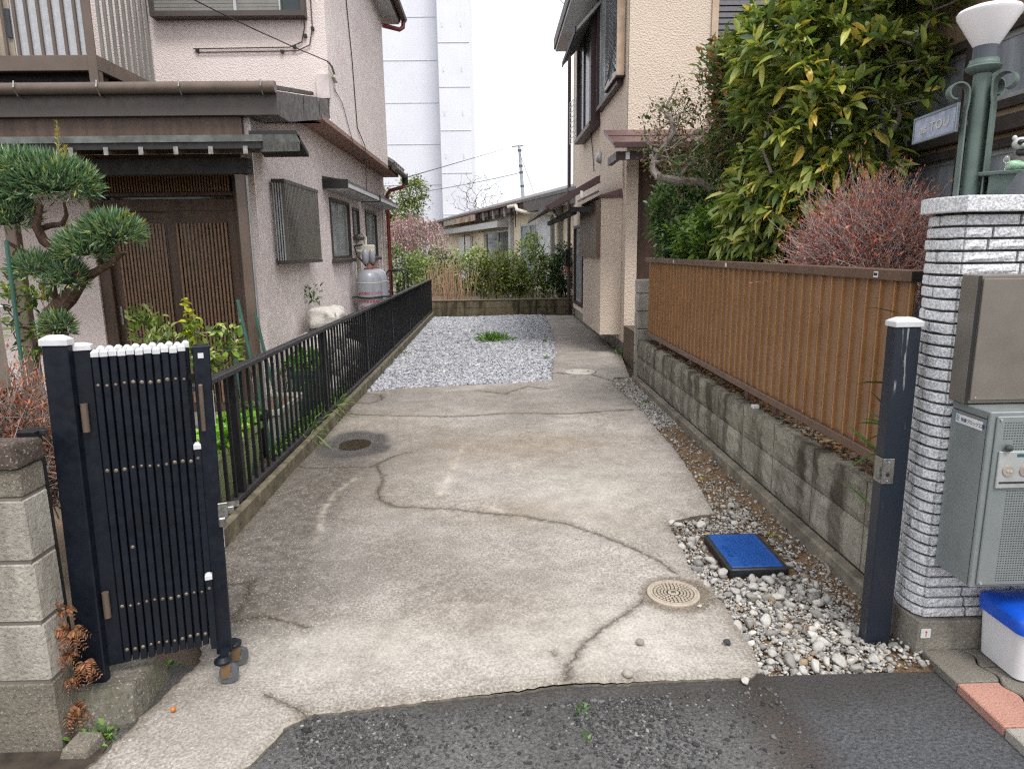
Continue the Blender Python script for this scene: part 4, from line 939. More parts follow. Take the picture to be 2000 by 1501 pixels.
# ================================================================ GRANITE BRICK PILLAR
GPil = thing('granite_pillar', 'gate pillar of white granite bricks with a granite cap slab', 'pillar', (1.8, 2.38, 0))
tgr = NT('granite'); gcol = tgr.mix(tgr.ramp(tgr.noise(130, 3), .38, .60), lin(178, 180, 186), lin(236, 236, 236)); gcol = tgr.mix(tgr.ramp(tgr.noise(300, 2), .60, .66, 0, .5), gcol, lin(84, 86, 94)); gcol = tgr.mix(tgr.ramp(tgr.rnd(), 0, 1, 0, .12), gcol, lin(120, 120, 124))
M_GRAN = tgr.done(gcol, .75, 0, tgr.bump(tgr.noise(60, 5, .6), .8, .008), .35)
ARC = [(1.566, 2.28), (1.549, 2.315), (1.541, 2.35), (1.540, 2.39), (1.546, 2.43), (1.562, 2.475), (1.59, 2.51)]
def arc_at(s):
    s = max(0, min(.9999, s)) * (len(ARC)-1); i = int(s); f = s - i; return (ARC[i][0]*(1-f) + ARC[i+1][0]*f, ARC[i][1]*(1-f) + ARC[i+1][1]*f)
def arc_brick(s0, s1, z0, z1):
    m = MB(); n = 5; v = []
    for i in range(n+1):
        s = s0 + (s1-s0)*i/n; a = arc_at(s); b = arc_at(min(.9999, s+.02)); c = arc_at(max(0, s-.02)); tx, ty = b[0]-c[0], b[1]-c[1]; l = math.hypot(tx, ty); nx, ny = -ty/l, tx/l
        if nx > 0: nx, ny = -nx, -ny
        e = RNG.normal()*.0018; bl = .0035 if i in (0, n) else 0
        for z, q in ((z0, .0025), (z0+.003, 0), (z1-.003, 0), (z1, .0025)): v.append((a[0] + nx*(e-q-bl), a[1] + ny*(e-q-bl), z + RNG.normal()*.0008))
        v += [(a[0] - nx*.03, a[1] - ny*.03, z0), (a[0] - nx*.03, a[1] - ny*.03, z1)]
    for i in range(n):
        o = i*6
        for k in range(3): m.f.append((o+k, o+6+k, o+7+k, o+1+k))
        m.f.append((o+4, o+10, o+6, o)); m.f.append((o+3, o+9, o+11, o+5))
    m.v = [tuple(q) for q in v]; m.f += [(0, 1, 2, 3, 5, 4), tuple(reversed([n*6+k for k in (0, 1, 2, 3, 5, 4)]))]; return m
NR = 36; z0 = .135; dz = (1.598 - z0) / NR
for r in range(NR):
    za, zb = z0 + r*dz + .0042, z0 + (r+1)*dz - .0042
    k = r % 3; cuts = [(0, .62), (.64, 1)] if k == 0 else ([(0, .98)] if k == 1 else [(0, .45), (.47, 1)])
    for a, b in cuts: arc_brick(a + .03 if a == 0 else a + .008, b - .008, za, zb).build('brick', M_GRAN, GPil)
    x = 1.575; seq = [.17, .09, .2, .14, .11, .19, .15]; i = r * 3
    while x < 2.27:
        w = min(seq[i % 7] * RNG.uniform(.85, 1.1), 2.3 - x); i += 1
        rough = MB(); nn = 5; v = []
        for a in range(nn+1):
            for b in range(4):
                e = a in (0, nn) or b in (0, 3); v.append((x + (w-.009)*a/nn, 2.279 + (.004 if e else RNG.normal()*.0022), za + (zb-za)*b/3))
        rough.add(v, [(a*4+b, (a+1)*4+b, (a+1)*4+b+1, a*4+b+1) for a in range(nn) for b in range(3)])
        rough.box(x, x+w-.009, 2.2832, 2.31, za, zb); rough.build('brick', M_GRAN, GPil); x += w
core = MB(); pl = [(1.578, 2.294)] + [(a+.014, b) for a, b in ARC[1:]] + [(2.3, 2.52), (2.3, 2.294)]
core.prism(pl, lambda a, b: (a, b, .12), lambda a, b: (a, b, 1.60)); core.build('mortar_core', plain('grey_mortar', lin(70, 68, 66), .95, bump=.4), GPil)
cp = [(1.542, 2.245)] + [(a-.03, b+.003) for a, b in ARC[1:]] + [(1.60, 2.545), (2.3, 2.55), (2.3, 2.245)]
capm = MB().prism(cp, lambda a, b: (a, b, 1.603), lambda a, b: (a, b, 1.655)).build('cap_slab', M_GRAN, GPil, bevel=.005, seg=2)
bp = [(1.548, 2.262)] + [(a-.004, b) for a, b in ARC[1:]] + [(2.3, 2.52), (2.3, 2.262)]
pb = MB().prism(bp, lambda a, b: (a, b, -.1), lambda a, b: (a, b, .132)).build('plinth', blockmat('plinth_concrete', lin(128, 122, 112), lin(164, 158, 148), 80, .4, lin(70, 64, 56), .5), GPil, bevel=.004)
mk = part('survey_marker', M_WHITEP, pb, [(1.556, 1.592, 2.256, 2.2615, .068, .104)], bevel=.001)
MB().add([(1.5725, 2.2555, .074), (1.5755, 2.2555, .074), (1.5755, 2.2555, .092), (1.579, 2.2555, .092), (1.574, 2.2555, .099), (1.569, 2.2555, .092), (1.5725, 2.2555, .092)], [tuple(range(7))]).build('arrow', M_REDINK, pb)

# ================================================================ LETTER BOX AND INTERCOM ON THE PILLAR
M_TAUPE = plain('taupe_steel', lin(122, 116, 108), .34, .25, var=.05, scale=3); M_SILV = plain('satin_silver', lin(140, 146, 146), .34, .35, var=.06, scale=2.5, streak=True)
up_ = part('letter_box', M_TAUPE, None, [(1.57, 2.1, 2.195, 2.276, .972, 1.40)], bevel=.003); tag(up_, 'brown metal letter box fixed high on the granite pillar', 'letter box')
part('door', M_TAUPE, up_, [(1.585, 2.1, 2.187, 2.1945, .985, 1.388)], bevel=.002); part('door_gap', M_WIRE, up_, [(1.5702, 1.583, 2.1946, 2.1952, .975, 1.398)])
MB().tube([(1.60, 2.1868, .995), (1.60, 2.185, .995)], .003, 8).build('screw', M_ALU, up_)
lw = part('intercom_box', M_SILV, None, [(1.588, 2.1, 2.09, 2.276, .358, .968)], bevel=.003); tag(lw, 'silver perforated intercom and letter box below the brown one', 'intercom')
fp = part('face_plate', M_SILV, lw, [(1.607, 2.1, 2.082, 2.0895, .37, .955)], bevel=.0025)
part('slot', M_WIRE, lw, [(1.5868, 1.5875, 2.105, 2.265, .940, .943)]); part('body_seam', M_WIRE, lw, [(1.5868, 1.5875, 2.101, 2.1022, .362, .955)])
hm = MB()
for zr0, zr1 in ((.845, .94), (.385, .705)):
    z = zr0
    while z < zr1:
        xx = 1.632
        while xx < 2.08:
            if not (z < .872 and xx < 1.662): hm.box(xx, xx+.0042, 2.0812, 2.0818, z, z+.0024)
            xx += .0088
        z += .0088
hm.build('perforations', M_WIRE, fp)['kind'] = 'stuff'
pn = part('button_panel', plain('pale_silver', lin(176, 178, 176), .35, .2), lw, [(1.622, 2.1, 2.074, 2.0818, .715, .84)], bevel=.002)
MB().tube([(1.656, 2.0738, .775), (1.656, 2.071, .775)], .019, 28).build('call_button', plain('warm_button', lin(158, 148, 136), .4), pn, bevel=.001)
text('呼出', .010, M_WHITEP, pn, 'lettering', lambda u, w, d: Vector((u, 2.0708 - d, w)), 1, (1.6475, .7715))
MB().tube([(1.712, 2.0738, .775), (1.712, 2.071, .775)], .019, 28).build('call_button', bpy.data.materials['warm_button'], pn, bevel=.001)
part('name_window', plain('teal_window', lin(50, 92, 100), .2), pn, [(1.68, 2.0, 2.0728, 2.0739, .822, .832)]); part('mail_slot', M_WIRE, pn, [(1.63, 2.1, 2.0728, 2.0739, .732, .738)])
MB().lathe([(.0, 0), (.011, .001), (.0115, .006), (.007, .011), (0, .0125)], (0, 0, 0), 16)
bm_ = MB().lathe([(.012, 0), (.0125, .004), (.010, .010), (.004, .0125), (.0005, .013)], (0, 0, 0), 18); bm_.v = [(1.646 + a, 2.0735 - c, .8525 + b) for a, b, c in bm_.v]; bm_.build('camera_dome', M_DGLASS, lw, smooth=True)
for xx, zz in ((1.618, .945), (1.618, .378)): MB().tube([(xx, 2.0818, zz), (xx, 2.078, zz)], .0045, 10).build('screw', M_ALU, lw)
st = part('maker_sticker', M_WHITEP, lw, [(1.586, 1.5873, 2.118, 2.248, .898, .928)])
M_NAVYINK = plain('navy_ink', lin(30, 36, 120), .5); M_TEALINK = plain('teal_ink', lin(40, 160, 180), .5)
text('後藤ブロック工業', .0150, M_NAVYINK, st, 'lettering', lambda u, w, d: Vector((1.5858 - d, 2.222 - u, w)), .88, (0, .9075), .0002)
stq = lambda m, nm, *q: part(nm, m, st, [(1.5852, 1.5858, 2.2435 - b, 2.2435 - a, z, w) for a, b, z, w in q])
stq(M_TEALINK, 'emblem', (0, .004, .905, .924), (.004, .014, .921, .924), (.004, .008, .905, .908)); stq(M_NAVYINK, 'emblem', (.006, .013, .913, .9165)); stq(M_REDINK, 'emblem', (.0095, .0125, .905, .9085))
text('JapanDesign', .011, M_CREAM, lw, 'lettering', lambda u, w, d: Vector((1.5975 + w, 2.0888 - d, .75 - u)), 1, (0, 0), .0002) if 0 else None

# ================================================================ LAMP POST WITH SCROLLS, SIGN AND SHELF
M_VERD = plain('verdigris_paint', lin(92, 108, 102), .5, var=.12, scale=12, dirt=.12, bump=.1)
lx, ly = 1.642, 2.39
LM = thing('gate_lamp', 'white cone lamp on a green scrolled post standing on the granite pillar', 'lamp', (lx, ly, 1.655))
MB().lathe([(.027, 0), (.027, .40)], (lx, ly, 1.655), 24).build('pole', M_VERD, LM, smooth=True)
MB().lathe([(.030, 0), (.050, .012), (.054, .02), (.046, .026), (.046, .032), (.043, .036), (.043, .044), (.03, .046)], (lx, ly, 2.055), 28).build('collar', M_VERD, LM, smooth=True)
MB().lathe([(.036, 0), (.036, .042)], (lx, ly, 2.10), 24).build('socket', plain('grey_socket', lin(72, 78, 86), .5, dirt=.2), LM, smooth=True)
tl = NT('lamp_glass'); tl.done((.86, .83, .84), .3); pass
MB().lathe([(.036, 0), (.040, .006), (.092, .094), (.0935, .104), (.088, .112), (.06, .122), (.02, .126), (.001, .126)], (lx, ly, 2.14), 36).build('lamp_shade', tl.m, LM, smooth=True)
def scroll(dx, dy, w, ztop, name='scroll'):
    """flat strip rising beside the pole and curling outwards"""
    d = Vector((dx, dy, 0)).normalized(); s = Vector((-d.y, d.x, 0)); pts = [Vector((lx, ly, 1.657)) + d*.040, Vector((lx, ly, ztop-.10)) + d*.040, Vector((lx, ly, ztop-.07)) + d*.036]
    c = Vector((lx, ly, ztop - .035)) + d*.072
    for i in range(15):
        a = math.pi - i*R(19); r = .036 - i*.0008; pts.append(c + d*math.cos(a)*r + Vector((0, 0, math.sin(a)*r)))
    m = MB(); v = []
    for i, p in enumerate(pts):
        tdir = (pts[min(i+1, len(pts)-1)] - pts[max(0, i-1)]).normalized(); nn = s.cross(tdir)
        for q in (-1, 1):
            for h in (0, .005): v.append(p + s*q*w/2 + nn*h)
    m.add(v, [f for i in range(len(pts)-1) for f in ((4*i, 4*i+4, 4*i+6, 4*i+2), (4*i+1, 4*i+3, 4*i+7, 4*i+5), (4*i, 4*i+1, 4*i+5, 4*i+4), (4*i+2, 4*i+6, 4*i+7, 4*i+3))] + [(0, 2, 3, 1), (4*len(pts)-4, 4*len(pts)-3, 4*len(pts)-1, 4*len(pts)-2)])
    return m.build(name, M_VERD, LM, smooth=1)
scroll(-1, .25, .04, 2.035); scroll(.62, -.78, .048, 2.055); scroll(.9, .45, .048, 2.05)
shm = MB().hexa([(1.612,2.315,1.722),(1.70,2.24,1.722),(1.87,2.33,1.722),(1.74,2.46,1.722),(1.61,2.313,1.732),(1.70,2.237,1.732),(1.872,2.33,1.732),(1.74,2.463,1.732)]).build('shelf', M_VERD, LM, bevel=.002)
MB().hexa([(1.66,2.33,1.656),(1.70,2.31,1.656),(1.72,2.34,1.656),(1.68,2.36,1.656),(1.65,2.31,1.721),(1.71,2.27,1.721),(1.76,2.35,1.721),(1.70,2.38,1.721)]).build('shelf_bracket', M_VERD, shm)
# name board on the post's back
sg = thing('name_board', 'small blue grey name board with worn raised letters beside the lamp post', 'sign', (1.59, 2.5, 1.84))
sa = Vector((1.583, 2.40, 0)); sb = Vector((1.618, 2.70, 0)); sd = (sb - sa); sl_ = sd.length; sd.normalize(); sn = Vector((-sd.y, sd.x, 0)); sn = sn if sn.x < 0 else -sn
def sgp(u, z, d): return sa + sd*u + sn*d + Vector((0, 0, z))
def sbox(m, u0, u1, z0, z1, d0, d1): return m.hexa([sgp(u0,z0,d0), sgp(u1,z0,d0), sgp(u1,z0,d1), sgp(u0,z0,d1), sgp(u0,z1,d0), sgp(u1,z1,d0), sgp(u1,z1,d1), sgp(u0,z1,d1)])
M_SIGN = plain('worn_sign', lin(160, 168, 188), .6, var=.15, scale=30, bump=.3, dirt=.15)
sbox(MB(), 0, sl_, 1.878, 1.965, 0, .006).build('plate', M_SIGN, sg); fm = plain('sign_edge', lin(120, 132, 136), .5)
for q in ((0, sl_, 1.96, 1.968), (0, sl_, 1.875, 1.881), (0, .006, 1.881, 1.96), (sl_-.006, sl_, 1.881, 1.96)): sbox(MB(), *q, -.001, .009).build('rim', fm, sg)
text('as TOU', .05, plain('worn_letter', lin(196, 190, 178), .7), sg, 'lettering', lambda u, w, d: sgp(sl_ - .05 - u*1.2, 1.904 + w*.9, .006 + d), 1.1, (0, 0), .001)
# raccoon figurine and green glass ornaments on the shelf
def ball(m, c, r, n=12):
    c = Vector(c); r = r if isinstance(r, tuple) else (r,)*3; v = []; 
    for i in range(1, n//2):
        for k in range(n): a, b = math.pi*i/(n//2), 2*math.pi*k/n; v.append((c.x + r[0]*math.sin(a)*math.cos(b), c.y + r[1]*math.sin(a)*math.sin(b), c.z + r[2]*math.cos(a)))
    v += [(c.x, c.y, c.z + r[2]), (c.x, c.y, c.z - r[2])]; q = n//2 - 1; f = [(i*n+k, (i+1)*n+k, (i+1)*n+(k+1) % n, i*n+(k+1) % n) for i in range(q-1) for k in range(n)]
    t_ = q*n; f += [(t_, k, (k+1) % n) for k in range(n)] + [(t_+1, (q-1)*n+(k+1) % n, (q-1)*n+k) for k in range(n)]; return m.add(v, f)
rc = (1.757, 2.335, 1.732); RC = thing('raccoon_figurine', 'small grey raccoon figurine with black eye mask on the lamp shelf', 'figurine', rc)
M_FUR = plain('grey_glaze', lin(112, 106, 102), .5, var=.2, scale=90, bump=.4); M_FURD = plain('dark_glaze', lin(44, 42, 44), .45); M_FURW = plain('pale_glaze', lin(206, 204, 202), .45)
b_ = MB(); ball(b_, (rc[0], rc[1], rc[2]+.036), (.027, .026, .037), 16); ball(b_, (rc[0]-.02, rc[1]-.012, rc[2]+.014), (.016, .018, .014)); ball(b_, (rc[0]+.02, rc[1]-.01, rc[2]+.014), (.016, .018, .014)); b_.build('body', M_FUR, RC, smooth=2)
b_ = MB(); ball(b_, (rc[0]-.004, rc[1]-.014, rc[2]+.078), (.0125, .012, .012), 12); ball(b_, (rc[0]-.004, rc[1]-.02, rc[2]+.062), (.02, .012, .012)); b_.build('chest', M_FURD, RC, smooth=2)
hd = MB(); hx, hy, hz = rc[0]-.004, rc[1]-.012, rc[2]+.090; ball(hd, (hx, hy, hz), (.029, .024, .022), 18); hd = hd.build('head', M_FURW, RC, smooth=2)
for sx_ in (-1, 1):
    ball(MB(), (hx + sx_*.022, hy+.004, hz+.019), (.0085, .006, .009)).build('ear', M_FURW, hd, smooth=2)
    ball(MB(), (hx + sx_*.0115 - .004, hy-.0185, hz+.003), (.0115, .009, .0095)).build('eye_mask', M_FURD, hd, smooth=2)
    ball(MB(), (hx + sx_*.010 - .005, hy-.0275, hz+.004), (.0026, .002, .0026), 8).build('eye', M_WIRE, hd, smooth=2)
ball(MB(), (hx-.005, hy-.024, hz-.007), (.013, .011, .009)).build('muzzle', M_FURW, hd, smooth=2); ball(MB(), (hx-.006, hy-.0345, hz-.003), (.004, .003, .003), 8).build('nose', M_FURD, hd, smooth=2)
tgl = NT('green_glass'); gv_ = tgl.mix(tgl.ramp(tgl.voro(170), .1, .6), (.16, .62, .22), (.62, .92, .66)); tgl.done(gv_, .08); tgl.b.inputs['Transmission Weight'].default_value = .45
tcl = NT('clear_ornament_glass'); tcl.done((.9, .92, .9), .03); tcl.b.inputs['Transmission Weight'].default_value = .85
for k, (cx, cy, lb) in enumerate(((1.715, 2.29, 'green glass turtle ornament in front of the raccoon figurine'), (1.80, 2.30, 'second green glass ornament at the picture edge of the lamp shelf'))):
    t = thing('glass_ornament', lb, 'ornament', (cx, cy, 1.732)); vv = ICO2_V * np.array([.034, .024, .017]) * (1 + RNG.normal(size=(len(ICO2_V), 1))*.035) + np.array([cx, cy, 1.751])
    link('shell', np_mesh('shell', vv, ICO2_F, tgl.m, smooth=False), t, (0, 0, 0))
    ball(MB(), (cx-.033, cy-.004, 1.768), (.010, .009, .014)).build('head', tcl.m, t, smooth=2)
    for sx_, sy_ in ((-1, -1), (1, -1), (1, 1)): ball(MB(), (cx+sx_*.033, cy+sy_*.012, 1.741), (.010, .008, .008)).build('flipper', tcl.m, t, smooth=2)

# ================================================================ PAVERS, BIN, COVERS
PV = thing('paved_apron', None, None, (1.8, 2, 0)); PV['kind'] = 'structure'
M_PVG = blockmat('grey_paver', lin(112, 106, 98), lin(140, 134, 124), 150, .45); M_PVP = blockmat('pink_paver', lin(168, 122, 108), lin(190, 142, 126), 150, .4)
M_PVL = blockmat('pale_paver', lin(150, 146, 138), lin(178, 173, 164), 150, .4)
def zig(y): return 1.722 + .011*math.sin(y*2*math.pi/.115)
def paver(x0, x1, y0, y1, mat, lz=None, rz=None, yj=0):
    n = 12; yy = [y0 + (y1-y0)*i/n for i in range(n+1)]
    L_ = [(zig(y)+.004 if lz else x0, y) for y in yy]; R_ = [(zig(y)-.004 if rz else x1, y) for y in reversed(yy)]
    bot = [(x0 + (x1-x0)*i/6 if not rz else L_[-1][0], y1) for i in ()]
    po_ = L_ + R_; MB().prism(po_, lambda a, b: (a, b + yj*.014*math.sin((a-1.56)*40), -.09), lambda a, b: (a, b + yj*.014*math.sin((a-1.56)*40), .02)).build('paver', mat, PV, bevel=.004)
for k, (a, b, m) in enumerate(((2.066, 2.258, M_PVG), (1.842, 2.060, M_PVP), (1.615, 1.836, M_PVL), (1.385, 1.609, M_PVG), (1.1, 1.38, M_PVG))): paver(1.566, 1.72, a, b, m, None, 1)
for k, (a, b, m) in enumerate(((2.15, 2.258, M_PVG), (1.925, 2.144, M_PVG), (1.70, 1.919, M_PVG), (1.45, 1.694, M_PVP), (1.1, 1.444, M_PVL))): paver(1.72, 1.95, a, b, m, 1, None)
paver(1.955, 2.6, 1.1, 2.258, M_PVG)
part('bedding_sand', plain('joint_dirt', lin(52, 46, 40), .95), PV, [(1.575, 2.6, 1.1, 2.255, -.09, .004)])

BN = thing('storage_bin', 'white plastic bin with a bright blue lid under the intercom', 'bin', (1.86, 2.15, .02))
M_BIN = plain('white_bin', lin(216, 216, 218), .42, var=.04); M_LID = plain('blue_lid', lin(22, 82, 196), .3, var=.06)
def rrect(x0, x1, y0, y1, r, n=5):
    o = []
    for cx, cy, a0 in ((x1-r, y1-r, 0), (x0+r, y1-r, 90), (x0+r, y0+r, 180), (x1-r, y0+r, 270)):
        for i in range(n+1): t = R(a0 + 90*i/n); o.append((cx + r*math.cos(t), cy + r*math.sin(t)))
    return o
def loft(rings, name, mat, parent, smooth=True):
    m = MB(); n = len(rings[0][0]); 
    for po_, z in rings: m.v += [(a, b, z) for a, b in po_]
    for i in range(len(rings)-1):
        for k in range(n): m.f.append((i*n+k, i*n+(k+1) % n, (i+1)*n+(k+1) % n, (i+1)*n+k))
    m.f += [tuple(reversed(range(n))), tuple((len(rings)-1)*n + k for k in range(n))]; return m.build(name, mat, parent, smooth=smooth)
loft([(rrect(1.772, 2.06, 2.052, 2.238, .03), .022), (rrect(1.764, 2.07, 2.045, 2.245, .03), .03), (rrect(1.752, 2.08, 2.035, 2.25, .03), .225)], 'tub', M_BIN, BN)
loft([(rrect(1.742, 2.09, 2.024, 2.256, .034), .205), (rrect(1.740, 2.092, 2.022, 2.257, .034), .248), (rrect(1.744, 2.088, 2.026, 2.254, .034), .256), (rrect(1.765, 2.07, 2.045, 2.236, .03), .268), (rrect(1.80, 2.03, 2.08, 2.2, .03), .272)], 'lid', M_LID, BN)

# blue meter cover
MC = thing('meter_cover', 'bright blue rectangular water meter cover in a black frame among rubble', 'meter cover', (1.23, 3.16, 0)); MC.rotation_euler = (0, 0, 0)
fr_ = rrect(1.085, 1.375, 2.96, 3.37, .02)
loft([(fr_, -.06), (fr_, .001), (rrect(1.09, 1.37, 2.965, 3.365, .018), .006)], 'frame', plain('black_plastic_frame', lin(44, 46, 50), .5, var=.2, scale=20, dirt=.25), MC)
M_BLUE = plain('blue_plastic', lin(24, 82, 158), .4, var=.08, scale=14, dirt=.1)
lid_ = part('lid', M_BLUE, MC, [(1.104, 1.352, 2.98, 3.352, .0, .0095)], bevel=.002)
part('label_field', M_BLUE, lid_, [(1.118, 1.152, 3.03, 3.28, .0096, .0115)], bevel=.001)
text('量水器', .03, M_BLUE, lid_, 'lettering', lambda u, w, d: Vector((1.148 - w*.9, 3.08 + u*1.5, .0116 + d)), 1, (0, 0), .0012)
dm = MB()
for i in range(8):
    for j in range(11):
        x = 1.172 + i*.0215; y = 2.995 + j*.0315 + (i % 2)*.0155
        if x > 1.335 or y > 3.335: continue
        dm.bar((x-.0085, y, .0102), (x, y+.013, .0102), .003, .0022); dm.bar((x, y+.013, .0102), (x+.0085, y, .0102), .003, .0022); dm.bar((x-.0085, y, .0102), (x, y-.013, .0102), .003, .0022)
dm.build('tread', M_BLUE, lid_)['kind'] = 'stuff'
# round drain cover with rings of raised studs
mc = gz(1315, 1161, .0); DC = thing('drain_cover', 'round beige drain cover with rings of raised studs set in concrete', 'drain cover', (mc.x, mc.y, 0))
M_DC = plain('beige_resin', lin(178, 166, 150), .6, var=.1, scale=50, dirt=.25); M_DCD = plain('grimy_recess', lin(70, 60, 50), .8, var=.3, scale=80)
MB().lathe([(.115, -.03), (.115, .006), (.112, .009), (.104, .009), (.1035, .0065), (.0985, .0065), (.098, .009), (.0905, .009), (.090, .004), (.001, .004)], (mc.x, mc.y, .004), 64).build('rim', M_DC, DC)
MB().lathe([(.0895, 0), (.0895, .0045), (.001, .0045)], (mc.x, mc.y, .004), 48).build('recess', M_DCD, DC)
for r, n, w in ((.080, 30, .012), (.0645, 24, .010), (.050, 18, .010), (.036, 13, .009)):
    for k in range(n):
        t = 2*math.pi*(k + (.5 if n == 24 else 0))/n; d = Vector((math.cos(t), math.sin(t), 0)); c = Vector((mc.x, mc.y, .0105)) + d*r; l = 2*math.pi*r/n*.66
        MB().bar(c - Vector((-d.y, d.x, 0))*l/2, c + Vector((-d.y, d.x, 0))*l/2, w, .005).build('stud', M_DC, DC)
MB().lathe([(.023, 0), (.024, .004), (.021, .005)], (mc.x, mc.y, .0085), 20).build('hub', M_DC, DC)
text('雨', .026, M_DCD, DC, 'lettering', lambda u, w, d: Vector((mc.x - .013 + u, mc.y - .009 + w, .0136 + d)), 1, (0, 0), .0004)
mc2 = gz(1133, 727, 0); D2 = thing('drain_cover', 'plain white round drain cover on the path beside the gravel', 'drain cover', (mc2.x, mc2.y, 0))
MB().lathe([(.185, -.03), (.185, .006), (.18, .010), (.168, .011), (.167, .008), (.16, .008), (.159, .012), (.001, .013)], (mc2.x, mc2.y, .002), 48).build('lid', plain('white_resin', lin(196, 192, 182), .6, dirt=.15), D2)
for s_1 in (-1, 1): MB().lathe([(.016, 0), (.016, .002)], (mc2.x + s_1*.1, mc2.y, .0145), 12).build('finger_hole', M_WIRE, D2)
MB().lathe([(.205, -.03), (.205, .004)], (mc2.x, mc2.y, .0), 48).build('collar', plain('grey_collar', lin(120, 114, 104), .9), D2)

# ================================================================ TAN HOUSE
TAN = lin(212, 196, 180); M_TAN = stucco('tan_stucco', tuple(q*.94 for q in TAN), TAN, 46, .6, .012)
T = thing('tan_house', 'two storey tan stucco house with brown shutters and awnings', 'house', (3, 12, 0))
TX, TY = 1.82, 9.6; M_MAROON = plain('maroon_sheet', lin(104, 78, 76), .42, var=.1, scale=5); M_DMAR = plain('dark_maroon', lin(66, 46, 46), .45, var=.12)
wall('side_wall', M_TAN, T, 'x', TX, TY, 16.0, .18, 6.4, [(14.1, 15.6, .3, 2.0)], .14, -1)
wall('front_wall', M_TAN, T, 'y', TY, TX+.001, 2.95, 2.72, 6.4, (), .1, -1); wall('front_wall_lower', M_TAN, T, 'y', TY, TX+.001, 1.985, .18, 2.72, (), .1, -1)
wall('back_wall', M_TAN, T, 'y', 16.0, TX+.001, 6, 0, 6.4, (), .1, 1)
part('foundation', plain('foundation', lin(140, 132, 122), .9, dirt=.4, bump=.4), T, [(1.86, 2.6, TY+.05, 15.95, -.1, .18)])
part('entrance_step', plain('step_stone', lin(104, 92, 84), .8), T, [(1.83, 2.6, 8.95, TY+.02, -.1, .1)])
part('entrance_door', M_DBROWN, T, [(1.986, 2.7, TY+.12, TY+.16, .1, 2.72)]); wall('entrance_reveal', M_TAN, T, 'x', 1.985, TY+.001, TY+.2, .18, 2.72, (), .05, 1)
part('corner_trim', plain('beige_trim', lin(186, 164, 142), .6), T, [(2.90, 2.985, TY-.03, TY-.002, 2.72, 6.4)]); part('corner_line', M_SLATE, T, [(TX-.004, TX+.003, TY-.006, TY-.001, 2.95, 6.4)])
# bay with window shutter box
MBm = MB(); MBm.box(1.52, TX-.002, 9.86, 11.8, .27, 2.20); bay = MBm.build('bay', M_TAN, T)
part('bay_roof', M_MAROON, T, [(1.49, TX-.003, 9.83, 11.85, 2.202, 2.235)]); MB().hexa([(1.49,9.83,2.236),(1.815,9.83,2.236),(1.815,11.8,2.236),(1.49,11.8,2.236),(1.52,9.9,2.25),(1.815,9.9,2.33),(1.815,11.8,2.33),(1.52,11.8,2.25)]).build('bay_roof_top', M_MAROON, T)
sh = part('shutter_box', plain('brown_shutter', lin(106, 90, 78), .42, var=.06), T, [(1.455, 1.518, 9.9, 11.78, 1.38, 2.17)], bevel=.004)
for i in range(9): part('shutter_rib', bpy.data.materials['brown_shutter'], sh, [(1.453, 1.4545, 10.0 + i*.2, 10.01 + i*.2, 1.40, 2.15)])
# awning over the bay window and back door
AW = MB().prism([(1.53, 2.46), (.77, 2.07), (.77, 2.11), (1.53, 2.53)], lambda a, b: (a, 10.05, b), lambda a, b: (a, 15.2, b)).build('long_awning', M_DMAR, T)
part('awning_gutter', M_DMAR, AW, [(.74, .77, 10.0, 15.2, 2.06, 2.12)]); part('awning_beam', M_WIRE, AW, [(1.12, 1.45, 10.15, 10.22, 2.03, 2.10), (1.15, 1.22, 10.22, 15, 2.0, 2.08)])
MB().bar((1.52, 10.02, 2.45), (.79, 10.02, 2.08), .02, .06).build('barge_board', M_DMAR, AW); MB().bar((1.5, 9.95, 2.30), (1.2, 9.95, 2.16), .03, .03).build('brace', M_SLATE, AW)
for i in range(9): MB().bar((.78, 10.25 + i*.55, 2.122), (1.52, 10.25 + i*.55, 2.53), .02, .012).build('standing_seam', M_DMAR, AW)
part('light_tab', M_WHITEP, AW, [(1.24, 1.275, 9.99, 10.0, 2.22, 2.31)])
# back door behind the bay
dr = window(T, 'x', TX, -1, 14.1, 15.6, .3, 2.0, M_DMAR, M_FROST, .06, .03, 1, .05, name='back_door')
part('louvre_panel', M_WIRE, T, [(1.76, 1.818, 12.6, 13.4, .2 + i*.07, .25 + i*.07) for i in range(14)]); part('louvre_frame', M_BLACK, T, [(1.79, 1.815, 12.55, 13.45, .15, 1.22)])
MB().tube([(1.72, 15.92, 0), (1.72, 15.92, 5.6)], .04, 10).build('downpipe', M_DMAR, T, smooth=True); part('meter_box', M_BLACK, T, [(1.62, 1.72, 15.7, 15.85, 1.12, 1.5)], bevel=.01)
MB().tube([(1.66, 15.75, 1.1), (1.66, 15.75, .95)], .03, 8).build('meter_tail', plain('rust_red', lin(150, 90, 60), .7), T)
# porch roof
PRr = MB().prism([(TY-.005, 3.02), (8.85, 2.76), (8.85, 2.80), (TY-.005, 3.06)], lambda a, b: (1.50, a, b), lambda a, b: (3.6, a, b)).build('porch_roof', M_MAROON, T)
part('porch_gutter', M_DMAR, PRr, [(1.52, 3.6, 8.80, 8.86, 2.73, 2.79)]); part('porch_beam', M_DMAR, PRr, [(1.56, 3.6, 8.95, 9.02, 2.60, 2.70), (1.56, 1.62, 9.02, TY, 2.60, 2.70)]); MB().bar((1.50, 9.2, 2.925), (3.6, 9.2, 2.925), .012, .012).build('roof_seam', M_WIRE, PRr)
for x in (1.68, 1.98): part('rafter_cap', M_WHITEP, PRr, [(x, x+.05, 8.93, 8.945, 2.60, 2.69)])
MB().tube([(TX-.02, 9.75, 2.3), (TX-.02, 9.75, 2.72)], .012, 6).build('conduit', M_TAN, T)
